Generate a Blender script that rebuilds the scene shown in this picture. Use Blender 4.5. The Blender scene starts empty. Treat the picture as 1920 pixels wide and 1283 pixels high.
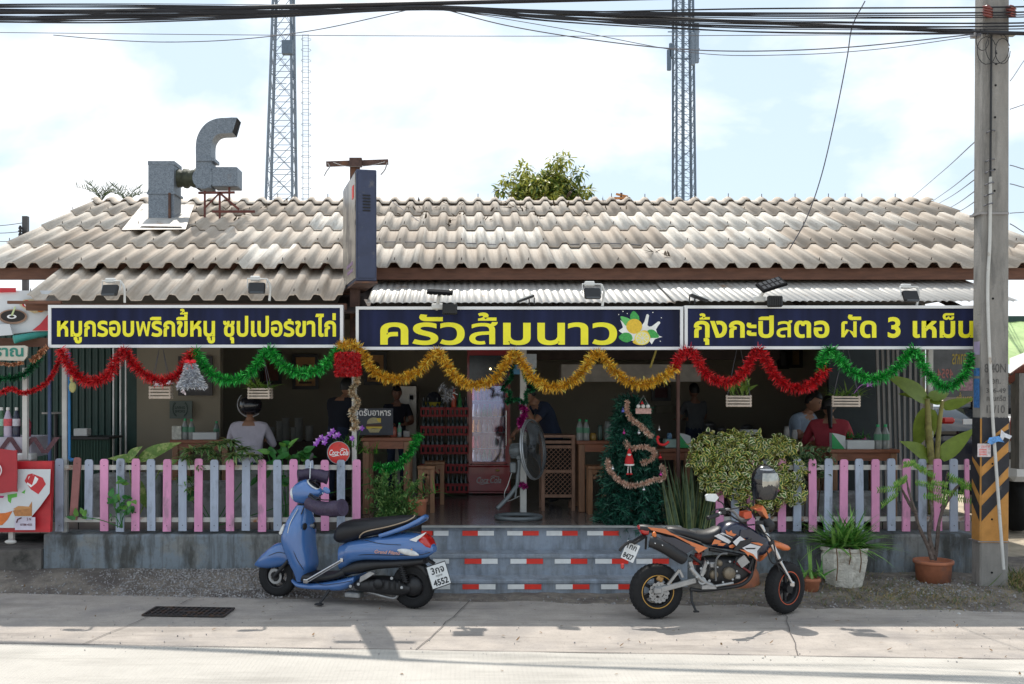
import bpy, math, random
from math import sin, cos, pi, radians, sqrt, atan2
from mathutils import Vector, Matrix
from mathutils.geometry import tessellate_polygon
SC = bpy.context.scene
COL = SC.collection
random.seed(7)
RND = random.Random(11)
V = Vector

# ------------------------------------------------------------------ camera, sky, sun, exposure
FPX, CX, CY, EYE = 1940.0, 865.0, 722.0, 2.1
cam = bpy.data.cameras.new('camera'); cam_o = bpy.data.objects.new('camera', cam); COL.objects.link(cam_o)
cam_o.location = (0, 0, EYE); cam_o.rotation_euler = (pi/2, 0, 0)
cam.sensor_width = 36; cam.lens = 36*FPX/1920
cam.shift_x = (960-CX)/1920; cam.shift_y = (CY-641.5)/1920
cam.clip_start = 0.1; cam.clip_end = 3000
SC.camera = cam_o

SUN_EL, SUN_AZ = radians(60), radians(-9)          # sun stands behind the building, a touch to the left
sun = bpy.data.lights.new('sun', 'SUN'); sun.energy = 3.35; sun.angle = radians(0.5); sun.color = (1, 0.95, 0.87)
sun_o = bpy.data.objects.new('sun', sun); COL.objects.link(sun_o)
sd = V((sin(SUN_AZ)*cos(SUN_EL), cos(SUN_AZ)*cos(SUN_EL), sin(SUN_EL)))
sun_o.rotation_euler = sd.to_track_quat('Z', 'Y').to_euler()
sun_o.location = (0, 0, 30)

W = bpy.data.worlds.new('World'); SC.world = W; W.use_nodes = True
nt = W.node_tree; nt.nodes.clear()
def nn(t, typ, **kw):
    n = t.nodes.new(typ)
    for k, v in kw.items(): setattr(n, k, v)
    return n
out = nn(nt, 'ShaderNodeOutputWorld'); bg = nn(nt, 'ShaderNodeBackground'); bg.inputs[1].default_value = 0.11
sky = nn(nt, 'ShaderNodeTexSky', sky_type='NISHITA', sun_disc=False)
sky.sun_elevation = SUN_EL; sky.sun_rotation = SUN_AZ; sky.air_density = 1.0; sky.dust_density = 1.5; sky.ozone_density = 1.5
tc = nn(nt, 'ShaderNodeTexCoord'); mp = nn(nt, 'ShaderNodeMapping'); mp.inputs['Scale'].default_value = (1, 1, 1.9); mp.inputs['Location'].default_value = (0.35, 0.1, 0.2)
nz = nn(nt, 'ShaderNodeTexNoise'); nz.inputs['Scale'].default_value = 4.2; nz.inputs['Detail'].default_value = 7; nz.inputs['Roughness'].default_value = 0.52; nz.inputs['Distortion'].default_value = 0.25
rp = nn(nt, 'ShaderNodeValToRGB'); rp.color_ramp.elements[0].position = 0.47; rp.color_ramp.elements[1].position = 0.67
mx = nn(nt, 'ShaderNodeMixRGB'); mx.inputs[2].default_value = (7.6, 7.75, 8.0, 1)
hz = nn(nt, 'ShaderNodeMixRGB'); hz.inputs[0].default_value = 0.72; hz.inputs[2].default_value = (4.5, 5.4, 6.1, 1)
L = nt.links
L.new(tc.outputs['Generated'], mp.inputs[0]); L.new(mp.outputs[0], nz.inputs['Vector']); L.new(nz.outputs[0], rp.inputs[0])
L.new(sky.outputs[0], hz.inputs[1]); L.new(hz.outputs[0], mx.inputs[1])
L.new(rp.outputs[0], mx.inputs[0]); L.new(mx.outputs[0], bg.inputs[0]); L.new(bg.outputs[0], out.inputs[0])
SC.view_settings.view_transform = 'Standard'; SC.view_settings.look = 'None'; SC.view_settings.gamma = 1; SC.view_settings.exposure = 0.68
SC.cycles.max_bounces = 8; SC.cycles.diffuse_bounces = 4; SC.cycles.transparent_max_bounces = 12

# ------------------------------------------------------------------ helpers
def P(px, py, Y):            # a photo pixel at a chosen real distance -> a point of the place
    return V(((px-CX)/FPX*Y, Y, EYE-(py-CY)/FPX*Y))
def PX(px, Y): return (px-CX)/FPX*Y
def PZ(py, Y): return EYE-(py-CY)/FPX*Y
def inv(c): return tuple(c)

MATS = {}
def mat(name, col, rough=0.6, metal=0.0, var=0.18, scale=6.0, bump=0.0, bscale=60.0, coat=0.0, spec=0.5, col2=None, mask=(0.5, 0.62), mscale=3.0, emit=0, stretch=None, trans=0.0, detail=6):
    if name in MATS: return MATS[name]
    m = bpy.data.materials.new(name); m.use_nodes = True; t = m.node_tree; b = t.nodes['Principled BSDF']
    b.inputs['Roughness'].default_value = rough; b.inputs['Metallic'].default_value = metal
    b.inputs['Specular IOR Level'].default_value = spec
    if coat: b.inputs['Coat Weight'].default_value = coat; b.inputs['Coat Roughness'].default_value = 0.06
    if trans: b.inputs['Transmission Weight'].default_value = trans
    tc = nn(t, 'ShaderNodeTexCoord'); vec = tc.outputs['Object']
    if stretch:
        mp = nn(t, 'ShaderNodeMapping'); mp.inputs['Scale'].default_value = stretch; t.links.new(vec, mp.inputs[0]); vec = mp.outputs[0]
    n = nn(t, 'ShaderNodeTexNoise'); n.inputs['Scale'].default_value = scale; n.inputs['Detail'].default_value = detail; n.inputs['Roughness'].default_value = 0.62
    t.links.new(vec, n.inputs['Vector'])
    mx = nn(t, 'ShaderNodeMixRGB'); r = nn(t, 'ShaderNodeValToRGB'); r.color_ramp.elements[0].position = 0.3; r.color_ramp.elements[1].position = 0.7
    t.links.new(n.outputs[0], r.inputs[0]); t.links.new(r.outputs[0], mx.inputs[0])
    mx.inputs[1].default_value = (*[max(0, c*(1-var)) for c in col], 1); mx.inputs[2].default_value = (*[min(1, c*(1+var)) for c in col], 1)
    last = mx.outputs[0]
    if col2:
        n2 = nn(t, 'ShaderNodeTexNoise'); n2.inputs['Scale'].default_value = mscale; n2.inputs['Detail'].default_value = 8; n2.inputs['Roughness'].default_value = 0.65
        t.links.new(vec, n2.inputs['Vector'])
        r2 = nn(t, 'ShaderNodeValToRGB'); r2.color_ramp.elements[0].position = mask[0]; r2.color_ramp.elements[1].position = mask[1]
        t.links.new(n2.outputs[0], r2.inputs[0])
        m2 = nn(t, 'ShaderNodeMixRGB'); t.links.new(r2.outputs[0], m2.inputs[0]); t.links.new(last, m2.inputs[1]); m2.inputs[2].default_value = (*col2, 1)
        last = m2.outputs[0]
    t.links.new(last, b.inputs['Base Color'])
    if emit:
        t.links.new(last, b.inputs['Emission Color']); b.inputs['Emission Strength'].default_value = emit
    if bump:
        n3 = nn(t, 'ShaderNodeTexNoise'); n3.inputs['Scale'].default_value = bscale; n3.inputs['Detail'].default_value = 5
        t.links.new(tc.outputs['Object'], n3.inputs['Vector'])
        bp = nn(t, 'ShaderNodeBump'); bp.inputs['Strength'].default_value = bump; bp.inputs['Distance'].default_value = 0.02
        t.links.new(n3.outputs[0], bp.inputs['Height']); t.links.new(bp.outputs[0], b.inputs['Normal'])
    MATS[name] = m
    return m
def leafmat(name, col, col2=None, var=0.3, rough=0.45, tr=0.25):
    m = mat(name, col, rough=rough, var=var, scale=9, col2=col2, mscale=14, mask=(0.48, 0.58))
    t = m.node_tree; b = t.nodes['Principled BSDF']
    if not m.get('tl'):
        m['tl'] = 1
        o = t.nodes['Material Output']; tr_n = nn(t, 'ShaderNodeBsdfTranslucent'); ms = nn(t, 'ShaderNodeMixShader'); ms.inputs[0].default_value = tr
        src = b.inputs['Base Color'].links[0].from_socket
        t.links.new(src, tr_n.inputs[0]); t.links.new(b.outputs[0], ms.inputs[1]); t.links.new(tr_n.outputs[0], ms.inputs[2]); t.links.new(ms.outputs[0], o.inputs[0])
    return m
def glass(name, col=(0.9, 0.95, 0.95), rough=0.02, alpha=0.25):
    if name in MATS: return MATS[name]
    m = bpy.data.materials.new(name); m.use_nodes = True; t = m.node_tree; b = t.nodes['Principled BSDF']
    b.inputs['Base Color'].default_value = (*col, 1); b.inputs['Roughness'].default_value = rough; b.inputs['Alpha'].default_value = alpha
    MATS[name] = m; return m

class MB:
    def __init__(s): s.v = []; s.f = []; s.m = []; s.s = []; s.t = []
    def add(s, vs, fs, m=0, smooth=False, tone=0.5):
        o = len(s.v); s.v.extend(V(p) for p in vs)
        for f in fs:
            s.f.append([i+o for i in f]); s.m.append(m); s.s.append(smooth); s.t.append(tone)
        return s
    def quad(s, a, b, c, d, m=0, tone=0.5): return s.add([a, b, c, d], [(0, 1, 2, 3)], m, False, tone)
    def box(s, c, size, m=0, R=None, bevel=0.0, tone=0.5):
        c = V(c); hx, hy, hz = size[0]/2, size[1]/2, size[2]/2
        if bevel <= 0:
            vs = [V((x*hx, y*hy, z*hz)) for x in (-1, 1) for y in (-1, 1) for z in (-1, 1)]
            fs = [(0, 1, 3, 2), (4, 6, 7, 5), (0, 4, 5, 1), (2, 3, 7, 6), (0, 2, 6, 4), (1, 5, 7, 3)]
        else:
            b = min(bevel, hx*.95, hy*.95, hz*.95); vs = []; idx = {}
            for x in (-1, 1):
                for y in (-1, 1):
                    for z in (-1, 1):
                        for k in range(3):
                            p = [x*(hx-b), y*(hy-b), z*(hz-b)]; p[k] = (x*hx, y*hy, z*hz)[k]
                            idx[(x, y, z, k)] = len(vs); vs.append(V(p))
            fs = []
            I = lambda x, y, z, k: idx[(x, y, z, k)]
            for q in (-1, 1):
                fs.append([I(q, -1, -1, 0), I(q, 1, -1, 0), I(q, 1, 1, 0), I(q, -1, 1, 0)])
                fs.append([I(-1, q, -1, 1), I(1, q, -1, 1), I(1, q, 1, 1), I(-1, q, 1, 1)])
                fs.append([I(-1, -1, q, 2), I(1, -1, q, 2), I(1, 1, q, 2), I(-1, 1, q, 2)])
            for a in (-1, 1):
                for bq in (-1, 1):
                    fs.append([I(a, bq, -1, 0), I(a, bq, 1, 0), I(a, bq, 1, 1), I(a, bq, -1, 1)])
                    fs.append([I(a, -1, bq, 0), I(a, 1, bq, 0), I(a, 1, bq, 2), I(a, -1, bq, 2)])
                    fs.append([I(-1, a, bq, 1), I(1, a, bq, 1), I(1, a, bq, 2), I(-1, a, bq, 2)])
                    for z in (-1, 1): fs.append([I(a, bq, z, 0), I(a, bq, z, 1), I(a, bq, z, 2)])
        if R: vs = [R @ p for p in vs]
        return s.add([c+p for p in vs], fs, m, False, tone)
    def bar(s, a, b, w, h, m=0, up=V((0, 0, 1)), bevel=0.0):     # box from a to b
        a = V(a); b = V(b); d = b-a; L = d.length
        if L < 1e-6: return s
        x = d/L; y = V(up).cross(x)
        if y.length < 1e-4: y = V((1, 0, 0)).cross(x)
        y.normalize(); z = x.cross(y)
        R = Matrix((x, y, z)).transposed()
        return s.box((a+b)/2, (L, w, h), m, R, bevel)
    def tube(s, pts, r, n=8, m=0, cap=True, smooth=True, tone=0.5):
        pts = [V(p) for p in pts]; k = len(pts)
        rr = list(r) if isinstance(r, (list, tuple)) else [r]*k
        if len(rr) != k: rr = [rr[min(len(rr)-1, int(round(i*(len(rr)-1)/(k-1))))] for i in range(k)]
        t0 = (pts[1]-pts[0]).normalized(); a = V((0, 0, 1)) if abs(t0.z) < .9 else V((1, 0, 0))
        u = t0.cross(a).normalized(); rings = []
        for i in range(k):
            t = (pts[min(i+1, k-1)]-pts[max(i-1, 0)])
            t = t.normalized() if t.length > 1e-9 else t0
            u = (u-t*u.dot(t)); u = u.normalized() if u.length > 1e-6 else t.orthogonal().normalized()
            w = t.cross(u)
            rings.append([pts[i]+(u*cos(2*pi*j/n)+w*sin(2*pi*j/n))*rr[i] for j in range(n)])
        return s.loft(rings, m, cap, smooth, tone)
    def loft(s, rings, m=0, cap=True, smooth=True, tone=0.5, closed=True):
        n = len(rings[0]); vs = [p for r in rings for p in r]; fs = []
        for i in range(len(rings)-1):
            for j in range(n if closed else n-1):
                j2 = (j+1) % n
                fs.append((i*n+j, i*n+j2, (i+1)*n+j2, (i+1)*n+j))
        s.add(vs, fs, m, smooth, tone)
        if cap and closed:
            s.add(rings[0], [tuple(range(n))[::-1]], m, False, tone); s.add(rings[-1], [tuple(range(n))], m, False, tone)
        return s
    def cyl(s, a, b, r, r2=None, n=16, m=0, cap=True, smooth=True):
        return s.tube([a, b], [r, r if r2 is None else r2], n, m, cap, smooth)
    def lathe(s, c, prof, axis=V((0, 0, 1)), n=20, m=0, smooth=True, cap=False, sx=1, sy=1):
        c = V(c); ax = V(axis).normalized(); u = ax.orthogonal().normalized()
        if abs(ax.z) > .99: u = V((1, 0, 0))
        w = ax.cross(u)
        rings = [[c+ax*h+(u*cos(2*pi*j/n)*sx+w*sin(2*pi*j/n)*sy)*max(r, 1e-4) for j in range(n)] for r, h in prof]
        return s.loft(rings, m, cap, smooth)
    def ball(s, c, r, m=0, n=12, k=8, sc=(1, 1, 1), R=None):
        c = V(c); rings = []
        for i in range(k+1):
            a = -pi/2+pi*i/k; q = max(cos(a), 1e-3)
            ring = [V((cos(2*pi*j/n)*q*r*sc[0], sin(2*pi*j/n)*q*r*sc[1], sin(a)*r*sc[2])) for j in range(n)]
            rings.append([c+(R @ p if R else p) for p in ring])
        return s.loft(rings, m, False, True)
    def prism(s, poly, o, ux, uy, depth, m=0, m_side=None, bevel=0):   # 2-D outline in plane (ux,uy) at o, thickness along ux x uy
        o = V(o); ux = V(ux); uy = V(uy); nrm = ux.cross(uy).normalized()
        A = [o+ux*p[0]+uy*p[1] for p in poly]; n = len(A)
        area = sum(poly[i][0]*poly[(i+1) % n][1]-poly[(i+1) % n][0]*poly[i][1] for i in range(n))
        if area < 0: A = A[::-1]
        tris = tessellate_polygon([A])
        B = [p+nrm*depth for p in A]
        s.add(B, [tuple(t) for t in tris], m); s.add(A, [tuple(t)[::-1] for t in tris], m)
        s.add(A+B, [(i, (i+1) % n, n+(i+1) % n, n+i) for i in range(n)], m if m_side is None else m_side)
        return s
    def flat(s, poly, o, ux, uy, m=0):
        o = V(o); A = [o+V(ux)*p[0]+V(uy)*p[1] for p in poly]
        s.add(A, [tuple(t) for t in tessellate_polygon([A])], m); return s
    def torus(s, c, R, r, axis=V((0, 1, 0)), n=28, k=8, m=0, a0=0, a1=2*pi, flat=1.0):
        c = V(c); ax = V(axis).normalized(); u = ax.orthogonal().normalized(); w = ax.cross(u); rings = []
        full = abs(a1-a0-2*pi) < 1e-6
        for i in range(n+1):
            a = a0+(a1-a0)*i/n; d = u*cos(a)+w*sin(a)
            rings.append([c+d*(R+r*cos(2*pi*j/k))+ax*(r*flat*sin(2*pi*j/k)) for j in range(k)])
        return s.loft(rings, m, not full, True)
    def leaf(s, base, d, nrm, L, wd, bend=0.3, m=0, seg=4, fold=0.25, tip=0.55, m2=None, inner=0.6, tone=0.5):
        base = V(base); d = V(d).normalized(); nrm = V(nrm); nrm = nrm-d*nrm.dot(d)
        nrm = nrm.normalized() if nrm.length > 1e-5 else d.orthogonal().normalized()
        side = d.cross(nrm); p = base.copy(); vs = []; dd = d.copy(); nn_ = nrm.copy(); st = L/seg; inn = []
        for i in range(seg+1):
            t = i/seg
            w = wd*0.5*(sin(pi*min(1, (t*.92+.08)**tip)) if t < 1 else 0.02)
            vs += [p+side*w+nn_*w*fold, p.copy(), p-side*w+nn_*w*fold]
            inn += [p+side*w*inner+nn_*(w*fold*inner+.0015), p+nn_*.0015, p-side*w*inner+nn_*(w*fold*inner+.0015)]
            a = -bend/seg
            dd2 = dd*cos(a)+nn_*sin(a); nn_ = nn_*cos(a)-dd*sin(a); dd = dd2
            p = p+dd*st
        fs = []
        for i in range(seg):
            for j in range(2): fs.append((3*i+j, 3*i+j+1, 3*i+3+j+1, 3*i+3+j))
        s.add(vs, fs, m, True, tone)
        if m2 is not None: s.add(inn, fs, m2, True, tone)
        return s
    def build(s, name, mats, parent=None, world=True, kind=None):
        me = bpy.data.meshes.new(name)
        vs = s.v
        if parent is not None and world:
            Mi = parent.matrix_basis.inverted()
            if parent.parent is not None: Mi = Mi @ parent.parent.matrix_basis.inverted()
            vs = [Mi @ p for p in vs]
        me.from_pydata([tuple(p) for p in vs], [], s.f)
        for mt in (mats if isinstance(mats, (list, tuple)) else [mats]): me.materials.append(mt)
        me.polygons.foreach_set('material_index', s.m); me.polygons.foreach_set('use_smooth', s.s)
        if any(x != .5 for x in s.t):
            at = me.attributes.new('tone', 'FLOAT', 'FACE'); at.data.foreach_set('value', s.t)
        me.update()
        o = bpy.data.objects.new(name, me); COL.objects.link(o)
        if parent is not None: o.parent = parent
        if kind: o['kind'] = kind
        return o
def tag(o, label=None, cat=None, group=None):
    if label: o['label'] = label
    if cat: o['category'] = cat
    if group: o['group'] = group
    return o
def thing(name, label, cat, loc=(0, 0, 0), rz=0, group=None):
    o = bpy.data.objects.new(name, None); COL.objects.link(o); o.empty_display_size = .1
    o.location = loc; o.rotation_euler = (0, 0, rz)
    o.matrix_basis = Matrix.Translation(V(loc)) @ Matrix.Rotation(rz, 4, 'Z')
    return tag(o, label, cat, group)
def children(o): return [c for c in COL.objects if c.parent == o]
def dup(o, loc, rz=None, label=None, group=None, rot=None, sc=None):
    def cp(x, par):
        c = x.copy(); COL.objects.link(c)
        if par is not None: c.parent = par
        for ch in KIDS(x): cp(ch, c)
        return c
    c = cp(o, None); c.location = loc
    if rz is not None: c.rotation_euler = (0, 0, rz)
    if rot is not None: c.rotation_euler = rot
    if sc is not None: c.scale = sc if isinstance(sc, (tuple, list)) else (sc, sc, sc)
    return tag(c, label, None, group)
def KIDS(x): return [c for c in list(COL.objects) if c.parent == x]
def sring(c, ax, ay, p=2.4, n=16):
    c = V(c); ax = V(ax); ay = V(ay); r = []
    for j in range(n):
        a = 2*pi*j/n; ca, sa = cos(a), sin(a)
        r.append(c+ax*(abs(ca)**(2/p)*(1 if ca >= 0 else -1))+ay*(abs(sa)**(2/p)*(1 if sa >= 0 else -1)))
    return r
def cat_pts(pts, n=6):          # Catmull-Rom through points
    pts = [V(p) for p in pts]; out_ = []
    q = [pts[0]*2-pts[1]]+pts+[pts[-1]*2-pts[-2]]
    for i in range(1, len(q)-2):
        for k in range(n):
            t = k/n; a, b, c, d = q[i-1], q[i], q[i+1], q[i+2]
            out_.append(0.5*((2*b)+(c-a)*t+(2*a-5*b+4*c-d)*t*t+(3*b-a-3*c+d)*t**3))
    out_.append(pts[-1]); return out_
def smooth2(poly, n=4):         # closed smooth 2-D outline
    k = len(poly); out_ = []
    for i in range(k):
        a, b, c, d = [V((*poly[(i+j) % k][:2], 0)) for j in (-1, 0, 1, 2)]
        for q in range(n):
            t = q/n; p = 0.5*((2*b)+(c-a)*t+(2*a-5*b+4*c-d)*t*t+(3*b-a-3*c+d)*t**3)
            out_.append((p.x, p.y))
    return out_
def rv(r=RND): return V((r.gauss(0, 1), r.gauss(0, 1), r.gauss(0, 1))).normalized()

# ---- writing -----------------------------------------------------------------
UPPER = '\u0e34\u0e35\u0e36\u0e37\u0e31'; TONE = '\u0e48\u0e49\u0e4a\u0e4b\u0e4c'
_ns = {}
def _polys(body, res=4):
    c = bpy.data.curves.new('tmp_text', 'FONT'); c.body = body; c.size = 1; c.resolution_u = res
    o = bpy.data.objects.new('tmp_text', c); COL.objects.link(o)
    dg = bpy.context.evaluated_depsgraph_get(); dg.update()
    cu = o.evaluated_get(dg).to_curve(dg)
    res_ = []
    for sp in cu.splines:
        pts = []
        bz = sp.bezier_points; k = len(bz)
        for i in range(k):
            a, b = bz[i], bz[(i+1) % k]; p0, p1, p2, p3 = a.co, a.handle_right, b.handle_left, b.co
            straight = ((p1-p0).cross(p3-p0).length < 1e-5 and (p2-p0).cross(p3-p0).length < 1e-5)
            n_ = 1 if straight else res
            for q in range(n_):
                t = q/n_; u = 1-t
                pt = p0*u**3+p1*3*u*u*t+p2*3*u*t*t+p3*t**3
                if not pts or (V((pt.x, pt.y))-V(pts[-1])).length > 1e-4: pts.append((pt.x, pt.y))
        if len(pts) > 2: res_.append(pts)
    bpy.data.objects.remove(o); bpy.data.curves.remove(c)
    return res_
def _area(p): return .5*sum(p[i][0]*p[(i+1) % len(p)][1]-p[(i+1) % len(p)][0]*p[i][1] for i in range(len(p)))
def _inside(pt, poly):
    x, y = pt; c = False; n = len(poly)
    for i in range(n):
        (x1, y1), (x2, y2) = poly[i], poly[(i+1) % n]
        if (y1 > y) != (y2 > y) and x < (x2-x1)*(y-y1)/(y2-y1)+x1: c = not c
    return c
def text_polys(body, off=0.0, lift=0.16, res=4):
    pl = _polys(body, res); i = 0; prev = ''; sgs = [1]*len(pl); offs = [off]*len(pl)
    for ch in body:
        if ch == ' ': prev = ch; continue
        if ch not in _ns: _ns[ch] = len(_polys(ch, res))
        k = _ns[ch]
        if ch in TONE and prev in UPPER:
            for j in range(i, min(i+k, len(pl))): pl[j] = [(x, y+lift) for x, y in pl[j]]
        seg = pl[i:i+k]
        if seg:
            s0 = 1 if max((_area(p) for p in seg), key=abs) > 0 else -1
            for j in range(i, min(i+k, len(pl))): sgs[j] = s0; offs[j] = off*(.38 if ch in '\u0e1c\u0e1e\u0e2a\u0e47\u0e49' else 1)
        i += k; prev = ch
    res_ = []
    for p, sg, off in zip(pl, sgs, offs):
        n = len(p); q = []
        for i in range(n):
            a, b, c = V(p[i-1]), V(p[i]), V(p[(i+1) % n])
            d1 = (b-a).normalized(); d2 = (c-b).normalized()
            n1 = V((d1.y, -d1.x))*sg; n2 = V((d2.y, -d2.x))*sg
            m_ = n1+n2
            if m_.length < .3: m_ = n1
            else: m_ = m_/max(.5, (1+n1.dot(n2)))
            q.append((b.x+m_.x*off, b.y+m_.y*off))
        res_.append(q)
    outer = [p for p, sg in zip(res_, sgs) if _area(p)*sg > 0]; holes = [p for p, sg in zip(res_, sgs) if _area(p)*sg <= 0]
    groups = [[p] for p in outer]
    for h in holes:
        best = None
        for g in groups:
            if _inside(h[0], g[0]) and (best is None or abs(_area(g[0])) < abs(_area(best[0]))): best = g
        if best: best.append(h)
    return groups
def put_text(mb, body, o, ux, uy, box=None, size=None, off=0.0, m=0, shear=0.0, lift=0.16, fit=None, res=4):
    """lay lettering in the plane (o,ux,uy); box = (x0,y0,x1,y1) to fill, or fit = (x0, baseline, x1, body height)"""
    gr = text_polys(body, off, lift, res); xs = [p[0] for g in gr for q in g for p in q]; ys = [p[1] for g in gr for q in g for p in q]
    x0, x1, y0, y1 = min(xs), max(xs), min(ys), max(ys)
    o = V(o); ux = V(ux); uy = V(uy); nr = ux.cross(uy).normalized()
    if fit:
        sx = (fit[2]-fit[0])/(x1-x0); bh = text_polys('\u0e1a', off)[0][0]; sy = fit[3]/max(p[1] for p in bh); tx, ty = fit[0]-x0*sx, fit[1]
    elif box:
        sx = (box[2]-box[0])/(x1-x0); sy = (box[3]-box[1])/(y1-y0); tx, ty = box[0]-x0*sx, box[1]-y0*sy
    else: sx = sy = size; tx = ty = 0
    for k, g in enumerate(gr):
        loops = [[o+ux*((p[0]+p[1]*shear)*sx+tx)+uy*(p[1]*sy+ty)+nr*(.0002*(k % 5)) for p in lp] for lp in g]
        flat_ = [p for lp in loops for p in lp]
        try: tr = tessellate_polygon(loops)
        except Exception: continue
        fs = []
        for t in tr:
            a, b, c = [flat_[i] for i in t]
            fs.append(tuple(t) if (b-a).cross(c-a).dot(nr) > 0 else tuple(t)[::-1])
        mb.add(flat_, fs, m)
    return mb
XA, YA, ZA = V((1, 0, 0)), V((0, 1, 0)), V((0, 0, 1))
# ------------------------------------------------------------------ ground, road
def h2(x, y, s=1.0): return (sin(x*3.1*s+y*1.7)+sin(x*1.3*s-y*2.9*s+1.3)+sin(x*7.7*s+2.2*y)*.5+sin(y*9.1*s+x*5.3)*.4)/2.9
M_sand = mat('sand', (0.44, 0.37, 0.28), rough=.95, var=.25, scale=3, bump=.5, bscale=90, col2=(0.3, 0.26, 0.2), mscale=1.2)
g = MB(); g.quad((-400, 11.3, -.02), (400, 11.3, -.02), (400, 600, -.02), (-400, 600, -.02)); g.quad((-400, -60, -.02), (400, -60, -.02), (400, 11.3, -.02), (-400, 11.3, -.02))
g.build('ground', M_sand, kind='structure')
def stainlayer(t, src, vec, mapscale, scale, lo, hi, col, amt=1.0):
    mp_ = nn(t, 'ShaderNodeMapping'); mp_.inputs['Scale'].default_value = mapscale; t.links.new(vec, mp_.inputs[0])
    n_ = nn(t, 'ShaderNodeTexNoise'); n_.inputs['Scale'].default_value = scale; n_.inputs['Detail'].default_value = 8; n_.inputs['Roughness'].default_value = .68
    t.links.new(mp_.outputs[0], n_.inputs['Vector'])
    rr = nn(t, 'ShaderNodeValToRGB'); rr.color_ramp.elements[0].position = lo; rr.color_ramp.elements[1].position = hi; rr.color_ramp.elements[1].color = (amt, amt, amt, 1)
    t.links.new(n_.outputs[0], rr.inputs[0]); m_ = nn(t, 'ShaderNodeMixRGB'); t.links.new(rr.outputs[0], m_.inputs[0]); t.links.new(src, m_.inputs[1]); m_.inputs[2].default_value = (*col, 1)
    return m_.outputs[0]
M_road = mat('road_concrete', (0.45, 0.425, 0.385), rough=.9, var=.10, scale=2.2, bump=.35, bscale=120, col2=(0.34, 0.32, 0.29), mscale=1.1, mask=(.5, .75))
def groove(m, sc, strength):
    t = m.node_tree; b = t.nodes['Principled BSDF']; w = nn(t, 'ShaderNodeTexWave'); w.inputs['Scale'].default_value = sc; w.inputs['Distortion'].default_value = .6; w.inputs['Detail'].default_value = 2
    tc_ = nn(t, 'ShaderNodeTexCoord'); t.links.new(tc_.outputs['Object'], w.inputs[0])
    bp = nn(t, 'ShaderNodeBump'); bp.inputs['Strength'].default_value = strength; bp.inputs['Distance'].default_value = .01
    t.links.new(w.outputs[1], bp.inputs['Height'])
    old = b.inputs['Normal'].links
    if old: t.links.new(old[0].from_socket, bp.inputs['Normal'])
    t.links.new(bp.outputs[0], b.inputs['Normal'])
groove(M_road, 9.0, .35)
M_shoulder = mat('shoulder_concrete', (0.40, 0.355, 0.315), rough=.92, var=.14, scale=3.5, bump=.5, bscale=150, col2=(0.28, 0.255, 0.24), mscale=1.6, mask=(.48, .72))
M_joint = mat('joint_tar', (0.10, 0.09, 0.085), rough=.9)
def roadY(x): return 8.125-.0606*x
def shoY(x): return 9.86-.09*x
def speckle(m, col, lo=.56, hi=.70, sc=70, amt=.7):
    t = m.node_tree; b = t.nodes['Principled BSDF']; l = b.inputs['Base Color'].links[0].from_socket; tc_ = [n for n in t.nodes if n.type == 'TEX_COORD'][0]
    s_ = stainlayer(t, l, tc_.outputs['Object'], (1, 1, 1), sc, lo, hi, col, amt); s_ = stainlayer(t, s_, tc_.outputs['Object'], (.35, 2.2, 1), 1.4, .50, .70, tuple(c*.8 for c in col), .7); t.links.new(s_, b.inputs['Base Color'])
speckle(M_road, (.30, .28, .25)); speckle(M_shoulder, (.22, .195, .175), .54, .68)
rd = MB()
for i in range(-40, 40):
    x0, x1 = i*5, i*5+5
    rd.quad((x0, roadY(x0)-9, .012), (x1, roadY(x1)-9, .012), (x1, roadY(x1), .012), (x0, roadY(x0), .012))
rd.build('road', M_road, kind='structure')
sh = MB()
for i in range(-40, 40):
    x0, x1 = i*5, i*5+5
    sh.quad((x0, roadY(x0), .008), (x1, roadY(x1), .008), (x1, shoY(x1)+.45, .004), (x0, shoY(x0)+.45, .004))
sh.build('road_shoulder', M_shoulder, kind='structure')
jt = MB()
pp = [(-14+.25*i) for i in range(116)]
for a, b in zip(pp[:-1], pp[1:]):
    wa = .006+.004*h2(a*2, 1); wb = .006+.004*h2(b*2, 1); da = .01*h2(a, 3, 2); db = .01*h2(b, 3, 2)
    jt.quad((a, roadY(a)+da-wa, .0165), (b, roadY(b)+db-wb, .0165), (b, roadY(b)+db+wb, .0165), (a, roadY(a)+da+wa, .0165))
for xj in (-3.05, -.35, 2.6, 5.4):                       # shoulder slab joints and hairline cracks
    for k in range(10):
        y0 = roadY(xj)+.01+k*.19; y1 = y0+.19; o0 = xj+.45*(k/10)+.02*h2(y0*3, xj, 2); o1 = xj+.45*((k+1)/10)+.02*h2(y1*3, xj, 2)
        jt.quad((o0-.004, y0, .0165), (o0+.004, y0, .0165), (o1+.004, y1, .0165), (o1-.004, y1, .0165))
jt.build('road_joints', M_joint, kind='structure')
# dirt verge between the shoulder slab and the building
M_dirt = mat('verge_dirt', (0.25, 0.215, 0.18), rough=.97, var=.35, scale=9, bump=1.0, bscale=110, col2=(0.13, 0.11, 0.10), mscale=2.2, mask=(.45, .62))
def sm(a, b, x): t = max(0, min(1, (x-a)/(b-a))); return t*t*(3-2*t)
def vergeZ(x, y):
    e = shoY(x); t = sm(e-.12, e+.35, y)
    z = -.02+.036*t+.012*h2(x*2.2, y*3)*t
    up = sm(e+.05, 10.95, y)
    z += up*(.14*(1-sm(-2.0, -.9, x))+.10*sm(2.4, 3.4, x))
    return z+.006*h2(x*6, y*7)*t
vg = MB(); nx, ny = 300, 56; xs = [-8+20*i/nx for i in range(nx+1)]
vs = []; fs = []
for j in range(ny+1):
    for x in xs:
        y0 = shoY(x)-.2; y = y0+(12.0-y0)*j/ny; vs.append((x, y, vergeZ(x, y)))
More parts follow.
